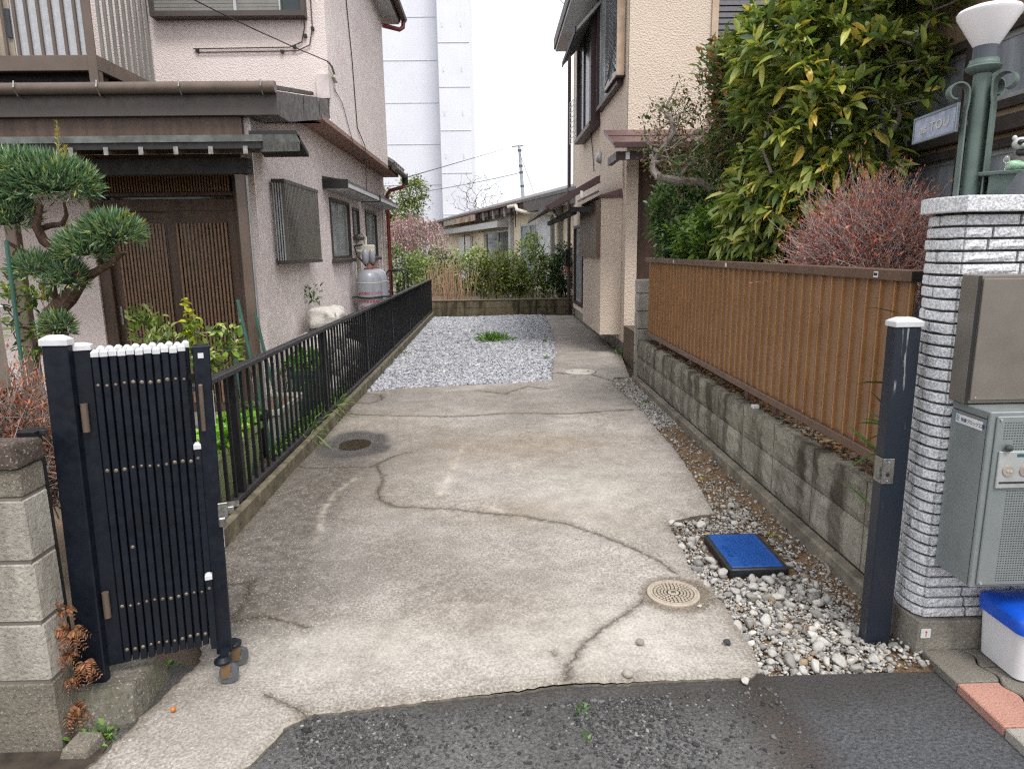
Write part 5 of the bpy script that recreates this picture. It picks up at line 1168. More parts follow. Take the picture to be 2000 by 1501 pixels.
# vent hood
vh = MB(); ball(vh, (1.80, 11.9, 3.0), (.07, .08, .10), 14); vh.build('vent_hood', M_ALU, T, smooth=2)
# upper windows: mesh guarded window and brown bay
P = PF('x', TX, -1)
wB = window(T, 'x', TX, -1, 9.95, 11.95, 3.72, 5.6, M_DMAR, M_FROST, .06, .09, 1, -.02, name='upper_window')
gm_ = MB(); pbox(gm_, P, 9.8, 10.8, 3.80, 3.85, .02, .12); pbox(gm_, P, 9.8, 9.84, 3.85, 5.6, .02, .12); gm_.build('guard_box', plain('guard_tan', lin(196, 170, 146), .5), wB)
gx_ = MB()
for i in range(34):
    z = 3.5 + i*.075
    for s_1 in (1, -1):
        a = (9.86, z if s_1 > 0 else z+.5); b = (10.78, z+.5 if s_1 > 0 else z); gx_.bar(P(a[0], max(3.87, min(5.6, a[1])), .122), P(b[0], max(3.87, min(5.6, b[1])), .122), .006, .012)
gx_.build('guard_mesh', M_WIRE, wB)['kind'] = 'stuff'; pbox(MB(), P, 9.8, 10.8, 3.78, 3.80, .0, .13).build('guard_sill', M_WIRE, wB)
bA = part('upper_bay', M_DMAR, T, [(1.66, TX-.002, 12.05, 12.25, 3.60, 5.3), (1.66, TX-.002, 14.0, 14.1, 3.60, 5.3), (1.63, TX-.002, 12.0, 14.15, 3.53, 3.60), (1.66, TX-.002, 12.0, 14.1, 5.3, 5.36)])
part('pane', M_DGLASS, bA, [(1.69, 1.70, 12.25, 13.1, 3.60, 5.3), (1.71, 1.72, 13.1, 14.0, 3.60, 5.3)]); part('mullion', M_DMAR, bA, [(1.67, 1.72, 13.07, 13.13, 3.60, 5.3)])
MB().hexa([(1.38,11.8,4.93),(TX-.01,11.8,5.38),(TX-.01,13.9,5.38),(1.38,13.9,4.93),(1.38,11.8,4.98),(TX-.01,11.8,5.44),(TX-.01,13.9,5.44),(1.38,13.9,4.98)]).build('upper_awning', M_SOFFIT, T)
part('awning_edge', M_WIRE, T, [(1.36, 1.38, 11.78, 13.92, 4.91, 5.0)])
for i in range(9): MB().bar((1.66, 14.15, 3.62 + i*.1), (1.60, 14.7, 3.62 + i*.1), .01, .01).build('cage_bar', M_WHITEP, T)
for k in range(5): MB().bar((1.66 - k*.015, 14.15 + k*.137, 3.62), (1.66 - k*.015, 14.15 + k*.137, 4.42), .01, .01).build('cage_bar', M_WHITEP, T)
part('upper_eave', M_SOFFIT, T, [(1.34, TX-.003, TY-.3, 15.1, 5.5, 5.55)]); part('upper_roof', M_FASCIA, T, [(1.31, 6, TY-.35, 15.15, 5.551, 5.75)])
cable('wall_cable', [ax(1094, 0, 1.4), ax(1132, 38, 1.6)], .008, M_WIRE, T); cable('wall_cable', [ax(1154, 262, TX-.02), ax(1158, 300, TX-.02), ax(1160, 335, TX-.02)], .008, M_WIRE, T)
# grey louvre-boarded upper wall
M_BOARD = plain('charcoal_siding', lin(88, 86, 92), .5, var=.06, rnd=.1)
sdm = MB().box(0, 3.2, 0, .02, 0, .062); sdm.hexa([(0,-.012,.0),(3.2,-.012,.0),(3.2,0,.0),(0,0,.0),(0,-.002,.058),(3.2,-.002,.058),(3.2,0,.058),(0,0,.058)]); sdm = sdm.mesh('siding_board', M_BOARD)
for i in range(44): link('siding_board', sdm, T, (2.99, TY+.03, 2.9 + i*.074))
part('siding_backing', M_WIRE, T, [(2.99, 6.2, TY+.055, TY+.06, .4, 6.4)])

# ================================================================ RIGHT HOUSE WITH CURTAINED WINDOWS
RH = thing('garden_house', 'low house side with dark framed curtained windows behind the lamp', 'house', (3.2, 5, 0))
M_OCHRE = plain('ochre_plaster', lin(150, 128, 104), .85, bump=.3); M_CURT = plain('grey_curtain', lin(214, 216, 222), .9, var=.1, scale=14)
M_CGLASS = plain('curtained_glass', lin(150, 154, 162), .08, var=.2, scale=10, streak=True, spec=.6)
hs = [(3.05, 4.35, 2.27, 2.75), (4.45, 5.75, 2.27, 2.75), (3.05, 4.35, .9, 2.10), (4.45, 5.75, .9, 2.10)]
wall('wall', M_OCHRE, RH, 'x', 3.0, 2.4, 6.1, .3, 4.2, hs, .1, -1)
wall('end_wall', M_OCHRE, RH, 'y', 6.1, 3.001, 6, .3, 4.2, (), .1, 1); wall('near_wall', M_OCHRE, RH, 'y', 2.4, 3.001, 6, .3, 4.2, (), .1, -1)
for a, b, c, d in hs: window(RH, 'x', 3.0, -1, a, b, c, d, plain('dark_frame', lin(66, 60, 58), .4) if 'dark_frame' not in bpy.data.materials else bpy.data.materials['dark_frame'], M_CGLASS, .05, .03, 1, .03)
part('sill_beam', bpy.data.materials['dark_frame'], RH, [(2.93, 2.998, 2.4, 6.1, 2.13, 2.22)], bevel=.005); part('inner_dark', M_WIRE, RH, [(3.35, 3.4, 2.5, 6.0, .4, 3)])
part('eave', M_DBROWN, RH, [(2.5, 6, 2.2, 6.3, 3.3, 3.4)])

# ================================================================ FAR LOW WALL
M_FBLOCK = blockmat('mossy_block', lin(96, 88, 68), lin(128, 118, 94), 60, .35, lin(50, 46, 34), .75)
FW = thing('far_wall', 'low mossy two course block wall closing the gravel bay', 'wall', (0, 16.05, 0))
for k in range(8):
    for i, (z0, z1) in enumerate(((-.06, .175), (.18, .345))):
        x0 = -1.55 + k*.42; part('block', M_FBLOCK, FW, [(x0+.003, x0+.417, 16.0, 16.14, z0, z1)], bevel=.006)
part('coping', plain('mossy_coping', lin(112, 104, 86), .9, dirt=.4), FW, [(-1.56, 1.82, 15.985, 16.16, .348, .372)], bevel=.005)
# ================================================================ FAR BUNGALOW
BG = thing('bungalow', 'single storey cream bungalow with rusty eaves behind the hedge', 'house', (0, 22, 0))
o0 = Vector((2.05, 17.0, 0)); du_ = Vector((-.255, .967, 0)).normalized(); dn = Vector((-du_.y, du_.x, 0)); 
def hp(u, z, n=0.): return o0 + du_*u + dn*n + Vector((0, 0, z))
def fu(x):       # where the sight line of column x meets the long wall
    d = _ray(x, 488); k = d[0]/d[1]; return (k*o0.y - o0.x) / (du_.x - k*du_.y)
def hb(name, mat, parent, *bs, bevel=0):
    m = MB()
    for u0, u1, z0, z1, n0, n1 in bs: m.hexa([hp(u0,z0,n0), hp(u1,z0,n0), hp(u1,z0,n1), hp(u0,z0,n1), hp(u0,z1,n0), hp(u1,z1,n0), hp(u1,z1,n1), hp(u0,z1,n1)])
    return m.build(name, mat, parent, bevel=bevel)
M_CRW = plain('cream_wall', lin(226, 214, 190), .8, var=.08, bump=.2); U1 = 22
hb('wall', M_CRW, BG, (-2, U1, 0, 2.95, -.2, 0)); hb('foundation', M_FBLOCK, BG, (-2, U1, 0, .35, 0, .04))
M_STRIP = plain('brown_batten', lin(92, 78, 66), .6)
for x in (1083, 1100, 1008): u = fu(x); hb('batten', M_STRIP, BG, (u-.02, u+.02, 2.2, 2.9, 0, .02))
u0_, u1_ = fu(1056), fu(1020)
def bw(ua, ub, z0, z1, gm, fm, curt=None):
    f = hb('window', fm, BG, (ua, ub, z0, z0+.05, 0, .06), (ua, ub, z1-.06, z1, 0, .06), (ua, ua+.07, z0, z1, 0, .058), (ub-.07, ub, z0, z1, 0, .058), ((ua+ub)/2-.04, (ua+ub)/2+.04, z0, z1, 0, .055))
    hb('pane', gm, f, (ua+.07, (ua+ub)/2-.04, z0+.05, z1-.06, .01, .02), ((ua+ub)/2+.04, ub-.07, z0+.05, z1-.06, .015, .025)); return f
bw(u0_, u1_, .6, 2.25, M_FROST, M_ALU); bw(fu(1003), fu(952), .3, 2.15, M_DGLASS, M_ALU)
sb = hb('shutter_box', M_WHITEP, BG, (fu(1085), fu(1058), .55, 2.35, .01, .14))
M_SHB = plain('shutter_white', lin(224, 226, 230), .4)
for i in range(12): a = fu(1085) + (fu(1058)-fu(1085))*i/12; hb('slat', M_SHB, sb, (a+.01, a+.06, .57, 2.33, .14, .16))
hb('wood_post', M_STRIP, BG, (fu(1092), fu(1086), .3, 2.4, 0, .12)); hb('pillar', M_SOFFIT, BG, (fu(1004), fu(1000), 0, 2.75, 0, .12), (fu(1098), fu(1094), 0, 2.9, 0, .15))
hb('door_panel', M_CRW, BG, (fu(950), fu(936), .2, 2.15, .02, .1)); hb('white_door', M_WHITEP, BG, (fu(924), fu(902), .2, 2.05, .02, .12)); hb('white_band', M_SOFFIT, BG, (fu(1001), fu(868), 2.22, 2.42, .05, .5))
rf = MB(); rf.hexa([hp(-2,2.78,.62), hp(U1,2.78,.62), hp(U1,3.6,-2.5), hp(-2,3.6,-2.5), hp(-2,2.86,.62), hp(U1,2.86,.62), hp(U1,3.7,-2.5), hp(-2,3.7,-2.5)]); rf = rf.build('roof', plain('roof_sheet', lin(96, 92, 92), .5, var=.15), BG)
tr_ = NT('rusty_fascia'); rfc = tr_.mix(tr_.ramp(tr_.noise(2.5, 5, .7), .5, .62), lin(176, 164, 150), lin(142, 84, 54)); M_RUST = tr_.done(rfc, .6)
hb('fascia', M_RUST, rf, (fu(960), fu(895), 2.55, 2.77, .56, .60)); hb('fascia', M_FASCIA, rf, (-2, fu(1063), 2.5, 2.78, .56, .60)); hb('fascia_back', M_DMAR, rf, (fu(1063), fu(960), 2.6, 2.78, .45, .50)); hb('fascia_back', M_DMAR, rf, (fu(895), U1, 2.6, 2.78, .45, .50))
hb('red_edge', M_RED, rf, (fu(1063), U1, 2.782, 2.80, .622, .635))
for i in range(9): a = fu(1060) + (fu(965)-fu(1060))*i/8; hb('rafter_end', M_SOFFIT if i % 2 else M_DMAR, rf, (a, a+.05, 2.5, 2.77, .50, .55))
for i in range(5): a = fu(893) + (fu(870)-fu(893))*i/4; hb('rafter_end', M_SOFFIT, rf, (a, a+.08, 2.5, 2.77, .50, .55))
MB().tube([hp(fu(1040), 2.72, .72), hp(fu(1058), 2.70, .75), hp(fu(1060), 2.58, .74), hp(fu(1068), 2.5, .6), hp(fu(1096), 2.42, .2), hp(fu(1099), 2.3, .16), hp(fu(1099), .1, .16)], .05, 8).build('rain_pipe', M_CREAM, BG, smooth=True)
# roof light hoop etc: dish bracket
MB().tube([hp(fu(925), 2.1, .15), hp(fu(922), 2.12, .3), hp(fu(922), .8, .3)], .025, 6).build('thin_pipe', M_STRIP, BG)
# ================================================================ WHITE TOWER BLOCK
tt = NT('white_tile'); xx, yy, zz = tt.xyz(); lz = tt.ramp(tt.math('FRACT', tt.math('MULTIPLY', zz, 7.1)), .86, .93); lx_ = tt.ramp(tt.math('FRACT', tt.math('MULTIPLY', xx, 3.0)), .9, .96)
cT = tt.mix(tt.math('MULTIPLY', lz, .38), lin(216, 218, 226), lin(188, 192, 204)); cT = tt.mix(tt.math('MULTIPLY', lx_, .10), cT, lin(150, 150, 168)); cT = tt.mix(tt.ramp(tt.noise(.5, 5, .6), .4, .7, 0, .16), cT, lin(170, 174, 188)); M_TILE = tt.done(cT, .4)
TW = thing('tower_block', 'tall windowless white tiled tower block with horizontal joints', 'building', (-6, 62, 0))
part('main_face', M_TILE, TW, [(-40, -4.35, 62, 80, 0, 70)]); part('front_shaft', M_TILE, TW, [(-4.25, -1.72, 59.5, 72, 0, 70)]); part('shaft_return', M_TILE, TW, [(-4.349, -4.251, 60, 72, 0, 70)])
M_JNT = plain('joint_line', lin(196, 198, 206), .7)
for i in range(22):
    z = 1.1 + i*3.38; part('joint', M_JNT, TW, [(-4.26, -1.71, 59.46, 59.5, z, z+.035)]); part('joint', M_JNT, TW, [(-40, -4.36, 61.96, 62, z-.7, z-.665)])
    for x in (-3.9, -2.4): part('vent_mark', M_WHITEP, TW, [(x, x+.06, 59.44, 59.5, z+1.2, z+1.6)])
part('corner_joint', M_JNT, TW, [(-4.50, -4.48, 61.95, 62, 0, 70)])
# ================================================================ UTILITY POLE AND LINES
up = ay(1022, 390, 45); tp = ay(1014, 283, 45); UP = thing('utility_pole', 'slender grey utility pole rising behind the bungalow', 'utility pole', (up.x, 45, 0))
M_POLE = plain('grey_pole', lin(164, 172, 180), .5, var=.1)
MB().tube([(up.x+.02, 45, 0), (up.x, 45, up.z), tp], [.14, .12, .085], 10).build('shaft', M_POLE, UP, smooth=True)
for f in (.25, .5, .62, .9): q = up.lerp(tp, f); MB().tube([q - Vector((0, 0, .06)), q + Vector((0, 0, .06))], .13, 10).build('band', M_SLATE, UP)
MB().bar(tp + Vector((-.45, 0, -.1)), tp + Vector((.25, 0, -.05)), .06, .06).build('arm', M_SLATE, UP)
o = cable('power_line', [tp + Vector((-.4, 0, -.1)), (-1.62, 13.2, 2.84)], .010, M_WIRE, None, .0); tag(o, 'thin power line from the utility pole down to the pink house eave', 'cable')
o = cable('power_line', [up.lerp(tp, .5), ay(750, 385, 44)], .02, M_SLATE, None, .12); tag(o, 'faint wire crossing in front of the white tower', 'cable')
o = cable('guy_wire', [up.lerp(tp, .85), ay(1048, 392, 40)], .016, M_SLATE, None, 0); tag(o, 'guy wire slanting down from the utility pole to the roof', 'cable')

# ================================================================ PLANTS
def barkmat(name, a, b, sc=30):
    t = NT(name); return t.done(t.mix(t.ramp(t.noise(sc, 5, .65, t.scaled((1, 1, .4))), .3, .7), a, b), .9, 0, t.bump(t.noise(sc*2, 5, .7), .8, .01), .2)
M_BARK = barkmat('brown_bark', lin(66, 50, 42), lin(112, 92, 80)); M_BARKG = barkmat('grey_bark', lin(112, 104, 98), lin(164, 156, 148)); M_TWIG = barkmat('twig_grey', lin(138, 124, 117), lin(190, 176, 168), 60); M_BARKD = barkmat('dark_bark', lin(52, 44, 36), lin(84, 72, 60))
def twigs(segs, name, mat, parent, n=4):
    """segs: (p0, p1, r0, r1) rows as one array (m,8)"""
    s = np.asarray(segs, float); p0, p1, r0, r1 = s[:, :3], s[:, 3:6], s[:, 6], s[:, 7]; d = p1 - p0; d /= np.linalg.norm(d, axis=1)[:, None] + 1e-9
    a = np.where(np.abs(d[:, 2:3]) < .9, np.array([[0, 0, 1.]]), np.array([[1., 0, 0]])); x = np.cross(d, a); x /= np.linalg.norm(x, axis=1)[:, None]; y = np.cross(d, x); m = len(s)
    th = np.arange(n)*2*math.pi/n; ring = np.cos(th)[None, :, None]*x[:, None] + np.sin(th)[None, :, None]*y[:, None]
    V = np.concatenate([p0[:, None] + ring*r0[:, None, None], p1[:, None] + ring*r1[:, None, None]], 1).reshape(-1, 3)
    q = np.array([[k, (k+1) % n, (k+1) % n + n, k + n] for k in range(n)]); F = (q[None] + (np.arange(m)*2*n)[:, None, None]).reshape(-1, 4)
    return np_obj(name, V, F, mat, parent, smooth=True)
def bez(a, b, bend, k=3):
    a, b = np.array(a, float), np.array(b, float); mid = (a+b)/2 + bend; t = np.linspace(0, 1, k+1)[:, None]; return (1-t)**2*a + 2*t*(1-t)*mid + t*t*b
def grow(trunk, targets, r_tip=.003, r_max=.05, bend=.12, rise=.0, k=3):
    """connect every target to the nearest wood already grown; thickness follows what a limb carries"""
    nodes = [np.array(trunk[0], float)]; par = [-1]
    for a, b in zip(trunk[:-1], trunk[1:]):
        for q in bez(a, b, 0, 3)[1:]: nodes.append(q); par.append(len(nodes)-2)
    order = np.argsort(np.linalg.norm(targets - nodes[len(nodes)//2], axis=1)); ends = []
    for i in order:
        tg_ = targets[i]; N = np.array(nodes); dd = np.linalg.norm(N - tg_, axis=1) + .6*np.maximum(0, N[:, 2] - tg_[2]); j = int(np.argmin(dd)); l = np.linalg.norm(N[j] - tg_)
        if l < 1e-4: continue
        for q in bez(N[j], tg_, RNG.normal(size=3)*l*bend + np.array([0, 0, rise*l]), k)[1:]: nodes.append(q); par.append(j if q is None else (j if len(par) == 0 else j)); j = len(nodes)-1
        ends.append((tg_, nodes[par[-1]]))
    n = len(nodes); ld = np.zeros(n)
    ch = np.zeros(n, int)
    for i in range(n-1, 0, -1):
        if ch[i] == 0: ld[i] = max(ld[i], 1)
        ld[par[i]] += ld[i]; ch[par[i]] += 1
    rad = np.minimum(r_max, r_tip * np.maximum(ld, 1)**.42); segs = [(*nodes[par[i]], *nodes[i], min(rad[par[i]], rad[i]*1.5), rad[i]) for i in range(1, n)]
    return segs, np.array([e[0] for e in ends]), np.array([e[0]-e[1] for e in ends])
def ellip(c, r, n, shell=.55):
    d = rdir(n); rr = RNG.uniform(shell**3, 1, n)**(1/3); return np.array(c) + d*np.array(r)*rr[:, None]*(1 + .14*np.sin(d[:, :1]*5 + d[:, 1:2]*4 + c[0])) 
def rosettes(E, Dv, k, L, W, cols, w, name, mat, parent, out=None, droop=.25, spread=1., jit=.02, Lj=.25, fold=.25):
    n = len(E)*k; P = np.repeat(E, k, 0) + RNG.normal(size=(n, 3))*jit; base = np.repeat(Dv/(np.linalg.norm(Dv, axis=1)[:, None]+1e-9), k, 0)
    D_ = base + rdir(n)*spread; 
    if out is not None: D_ = D_ + (P - np.array(out))/np.linalg.norm(P - np.array(out), axis=1)[:, None]*.6
    return leaves(P, D_, L*np.exp(RNG.normal(size=n)*Lj), np.full(n, W)*RNG.uniform(.8, 1.2, n), pal(n, cols, w, .16), name, mat, parent, droop, fold, fine=(W < .6 and L > .03))

# ---- clipped podocarpus beside the door
def nv_(x, y, Y=4.5): return np.array(ay(x, y, Y)[:])
NW = thing('cloud_pruned_tree', 'cloud pruned evergreen with needle pads on a bent trunk before the door', 'tree', tuple(ay(112, 690, 4.5)[:2]) + (.03,))
tk = [np.array([ay(112,690,4.5).x, 4.5, .03]), nv_(112,660), nv_(105,610), nv_(135,580), nv_(158,545,4.45), nv_(150,520,4.45)]
MB().tube([Vector(p) for p in tk], [.075, .068, .06, .055, .045, .03], 9).build('trunk', M_BARK, NW, smooth=True)
limbs = [([(150,520),(120,495),(85,470),(70,440),(80,400)], [.035,.032,.03,.026,.015]), ([(70,450),(100,440),(122,438),(130,420),(125,395)], [.02,.018,.016,.012,.008]), ([(160,545),(190,530),(215,515),(232,500),(225,480)], [.032,.028,.022,.016,.01]), ([(215,515),(238,498),(246,492)], [.015,.01,.006]), ([(205,520),(195,508),(188,500)], [.014,.01,.007]),
    ([(110,600),(105,560),(100,535),(85,530),(70,532)], [.02,.018,.014,.01,.006]), ([(105,520),(80,505),(55,500),(30,482),(10,470)], [.016,.016,.014,.012,.008])]
for pts, rs in limbs: MB().tube([Vector(nv_(x, y, 4.5 - .04*i)) for i, (x, y) in enumerate(pts)], rs, 8).build('limb', M_BARK, NW, smooth=True)
NEED = [lin(122, 154, 120), lin(94, 128, 100), lin(164, 186, 148), lin(70, 98, 76), lin(208, 206, 116)]
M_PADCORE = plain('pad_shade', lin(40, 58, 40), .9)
for i, (x, y, rx, ry, cnt, yw) in enumerate(((85,360,98,52,4600,.03), (30,330,60,30,1400,.03), (8,425,58,42,1900,.05), (218,455,54,34,1900,.06), (165,488,48,32,1700,.06), (72,527,42,26,1100,.02), (130,545,36,30,800,.12), (112,640,26,24,700,.12))):
    c = nv_(x, y, 4.42); s = 4.42/1330; n = int(cnt*.8); d = rdir(n); d[:, 2] = np.where(d[:, 2] < -.45, -d[:, 2], d[:, 2]); d[:, 2] -= .08; P = c + d*np.array([rx*s, min(rx, 60)*s*.8, ry*s])*RNG.uniform(.72, 1, (n, 1)); D_ = d*np.array([1, 1, .9]) + np.array([0, 0, .3]) + RNG.normal(size=(n, 3))*.42
    w = np.array([.36, .25, .24, .13, yw]); w /= w.sum()
    leaves(P, D_, RNG.uniform(.05, .085, n), np.full(n, .15), pal(n, NEED, w, .15), 'needle_pad', M_LEAF, NW, -.1, .1, fine=False)
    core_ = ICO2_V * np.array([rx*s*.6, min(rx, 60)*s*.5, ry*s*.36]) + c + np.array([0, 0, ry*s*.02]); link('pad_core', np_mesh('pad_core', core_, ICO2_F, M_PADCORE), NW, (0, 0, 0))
def shoots(pts, nm, parent, Y):
    for (x0, y0), (x1, y1) in pts:
        a, b = nv_(x0, y0, Y), nv_(x1, y1, Y); n = 70; t = RNG.uniform(.15, 1, n)**.8; P = a + (b-a)*t[:, None]; D_ = rdir(n)*np.array([1, 1, .4]) + np.array([0, 0, .9])
        leaves(P, D_, RNG.uniform(.02, .045, n)*(1.2-t*.6), np.full(n, .2), pal(n, [lin(178, 176, 66), lin(196, 170, 70), lin(150, 160, 60)], None, .12), nm, M_LEAF, parent, -.1)
        twigs([(*a, *b, .004, .0015)], 'shoot_stem', M_LEAF if 0 else M_TWIG, parent)
shoots([((118,330),(110,238)), ((125,335),(128,285)), ((245,450),(262,418)), ((232,445),(248,415)), ((130,490),(132,430)), ((172,450),(172,425)), ((85,600),(84,555))], 'new_growth', NW, 4.4)

# ---- sparse leafy shrub and small shrub by the wall, far left
def shrub(name, label, cat, base, ell, nt_, k, L, W, cols, w=None, bark=M_BARKD, group=None, mat=M_LEAF, droop=.2, r_tip=.0025, r_max=.02, spread=.9, stems=1, shell=.45, jit=.025, fold=.25):
    base = np.array(base, float); c = np.array(ell[0][0]); t = thing(name, label, cat, tuple(base), group)
    T_ = np.concatenate([ellip(e[0], e[1], max(6, int(nt_*e[2] if len(e) > 2 else nt_/len(ell))), shell) for e in ell]); T_ = T_[T_[:, 2] > base[2] + .04]
    sg_, E, Dv = grow([base, base*.6 + c*.4 + np.array([.02, 0, 0]), base*.25 + c*.75], T_, r_tip, r_max)
    twigs(sg_, 'stem', bark, t, 5); rosettes(E, Dv, k, L, W, cols, w, 'crown', mat, t, c - np.array([0, 0, .1]), droop, spread, jit, fold=fold); return t
GRN = [lin(122, 152, 70), lin(88, 122, 58), lin(160, 178, 92), lin(64, 92, 48)]
b0 = ay(60, 690, 4.9); shrub('leafy_shrub', 'thin upright shrub with sparse pale leaves by the pink wall', 'shrub', (b0.x, 4.9, .03), [(tuple(ay(60, 600, 4.9)), (.22, .2, .34))], 42, 7, .07, .36, GRN, None, M_BARK)
o = MB().tube([ay(12, 470, 3.9), ay(42, 705, 3.9), (ay(60, 860, 3.9).x, 3.9, .03)], .011, 8).build('garden_stake', plain('green_stake', lin(52, 90, 78), .45), None, smooth=True); tag(o, 'tall thin green stake leaning beside the cloud pruned tree', 'stake')

# ---- bushes of bare twigs with red buds
def bud_bush(label, base, ell, nt_, cols, w, red, twc, rmin=.0012):
    t = thing('twiggy_bush', label, 'shrub', base); c, r = np.array(ell[0]), np.array(ell[1]); d = rdir(nt_); d[:, 2] = np.abs(d[:, 2])*1.1 - .25
    En = c + d*r*RNG.uniform(.55, 1.04, (nt_, 1)); b_ = np.array(base) + np.array([0, 0, .1]); sg_ = []; tips = []
    for e in En:
        st = (c - np.array([0, 0, .12])) + (e - c)*RNG.uniform(.0, .5) + RNG.normal(size=3)*r*.2; q = bez(st, e, RNG.normal(size=3)*.06 + np.array([0, 0, .03]), 4); rad = np.linspace(.0042, .0014, 5)*RNG.uniform(.7, 1.3)
        for a in range(4): sg_.append((*q[a], *q[a+1], rad[a], rad[a+1]))
        for f in range(6):
            p = q[1 + f % 4]; e2 = p + (e - st)*RNG.uniform(.12, .3) + RNG.normal(size=3)*.045 + np.array([0, 0, .02]); sg_.append((*p, *e2, .0016, .0009)); tips.append((e2, e2-p))
        tips.append((e, q[4]-q[3]))
    twigs(sg_, 'stem', twc, t, 3); E = np.array([a for a, _ in tips]); Dv = np.array([b for _, b in tips]); rosettes(E, Dv, red, .018, .4, cols, w, 'buds', M_DRY, t, None, -.1, .8, .012); return t
REDC = [lin(198, 112, 96), lin(208, 136, 112), lin(172, 92, 88), lin(196, 148, 124)]
M_TWIGP = barkmat('twig_pale', lin(160, 146, 144), lin(212, 200, 198), 60)
bud_bush('twiggy bush dotted with orange red buds behind the block pillar', (-2.02, 2.75, .03), ((-2.0, 2.75, .68), (.42, .34, .38)), 900, [lin(196, 124, 94), lin(180, 106, 80), lin(164, 124, 98)], None, 2, M_TWIG)
bud_bush('rounded twiggy bush flushed with red buds behind the brown fence', (2.28, 4.15, .5), ((2.28, 4.15, 1.38), (.50, .42, .53)), 1700, REDC, None, 3, M_TWIGP)

# ---- citrus shrub and pots behind the railing
b0 = ay(420, 760, 4.6); CT = shrub('citrus_shrub', 'small citrus shrub with glossy mottled leaves before the entrance door', 'shrub', (-2.25, 4.75, .03), [((-2.22, 4.7, .80), (.30, .26, .22), .5), ((-1.98, 4.75, .86), (.2, .2, .18), .3), ((-2.42, 4.7, .98), (.07, .07, .13), .12)], 110, 9, .06, .5, [lin(146, 168, 82), lin(106, 136, 64), lin(184, 194, 116), lin(78, 102, 52)], None, M_TWIG, mat=M_GLOSSY)
a = nv_(372, 650, 4.7); n = 34; leaves(a + RNG.normal(size=(n, 3))*np.array([.02, .02, .09]), rdir(n, .6), RNG.uniform(.05, .08, n), np.full(n, .5), pal(n, [lin(190, 196, 60), lin(168, 184, 56)]), 'leaves', M_LEAF, CT)
leaves(nv_(372, 610, 4.7) + RNG.normal(size=(14, 3))*np.array([.015, .015, .05]), rdir(14, .8), RNG.uniform(.05, .085, 14), np.full(14, .5), pal(14, [lin(196, 196, 56)]), 'leaves', M_LEAF, CT)
for i, (x0, y0, x1, y1, Y_) in enumerate(((464, 585, 488, 690, 4.6), (498, 610, 520, 700, 5.2), (460, 700, 476, 800, 4.45))):
    p1 = ay(x1, y1, Y_); d_ = p1 - ay(x0, y0, Y_); o = MB().tube([ay(x0, y0, Y_), p1, p1 + d_ * ((p1.z - .03) / -d_.z)], .012, 8).build('garden_stake', bpy.data.materials['green_stake'], None, smooth=True)
    tag(o, ('green plastic stake rising out of the citrus shrub', 'second green stake leaning near the citrus shrub', 'short green stake standing behind the white planter')[i], 'stake')
def planter(name, label, x0, x1, y0, y1, z1, mat, taper=.03):
    t = thing(name, label, 'planter', ((x0+x1)/2, (y0+y1)/2, .03)); a = rrect(x0+taper, x1-taper, y0+taper, y1-taper, .03); b = rrect(x0, x1, y0, y1, .035); c = rrect(x0-.012, x1+.012, y0-.012, y1+.012, .04)
    loft([(a, .03), (b, z1-.04), (c, z1-.038), (c, z1), (rrect(x0+.012, x1-.012, y0+.012, y1-.012, .03), z1), (rrect(x0+.015, x1-.015, y0+.015, y1-.015, .03), z1-.03)], 'tub', mat, t)
    loft([(rrect(x0+.013, x1-.013, y0+.013, y1-.013, .03), z1-.045), (rrect(x0+.013, x1-.013, y0+.013, y1-.013, .03), z1-.028)], 'soil', M_SOIL, t); return t
pA = planter('planter', 'pale green long planter full of bright lettuce like greens', -1.86, -1.63, 3.45, 4.62, .36, plain('pale_green_plastic', lin(172, 186, 134), .45, var=.08))
LET = [lin(140, 196, 52), lin(112, 176, 44), lin(168, 212, 84), lin(86, 140, 40)]
n = 900; x = RNG.uniform(-1.85, -1.64, n); y = RNG.uniform(3.5, 4.6, n); leaves(np.stack([x, y, RNG.uniform(.33, .43, n)], 1), rdir(n, .7), RNG.uniform(.05, .08, n), np.full(n, .75), pal(n, LET), 'leaves', M_LEAF, pA, .15, .3)
pB = thing('plant_pot', 'black round plant pot standing between the two planters', 'plant pot', (-1.80, 4.86, .03)); MB().lathe([(.10, 0), (.13, .30), (.14, .305), (.14, .335), (.125, .335), (.12, .30), (.001, .29)], (-1.80, 4.86, .03), 24).build('pot', M_BLACK, pB, smooth=True)
n = 60; leaves(np.array([-1.8, 4.86, .36]) + RNG.normal(size=(n, 3))*.05, rdir(n, .9), RNG.uniform(.05, .1, n), np.full(n, .4), pal(n, GRN), 'leaves', M_LEAF, pB)
pC = planter('planter', 'dirty white rectangular planter with dead stems', -1.95, -1.66, 5.08, 5.75, .33, plain('dirty_white_plastic', lin(186, 190, 176), .5, var=.1, dirt=.35))
sg_ = []
for i in range(26): p = np.array([RNG.uniform(-1.92, -1.7), RNG.uniform(5.12, 5.7), .3]); e = p + np.array([RNG.normal()*.08, RNG.normal()*.08, RNG.uniform(.15, .5)]); q = bez(p, e, RNG.normal(size=3)*.04, 3); sg_ += [(*q[k], *q[k+1], .003, .002) for k in range(3)]
twigs(sg_, 'stem', M_TWIG, pC, 3)
pD = planter('planter', 'deep dark green planter with broad leaved seedlings', -1.93, -1.64, 6.05, 6.75, .46, plain('dark_green_plastic', lin(34, 60, 46), .45))
n = 160; leaves(np.stack([RNG.uniform(-1.92, -1.65, n), RNG.uniform(6.08, 6.7, n), RNG.uniform(.44, .56, n)], 1), rdir(n, .5), RNG.uniform(.06, .11, n), np.full(n, .6), pal(n, [lin(104, 150, 52), lin(76, 122, 44)]), 'leaves', M_LEAF, pD)
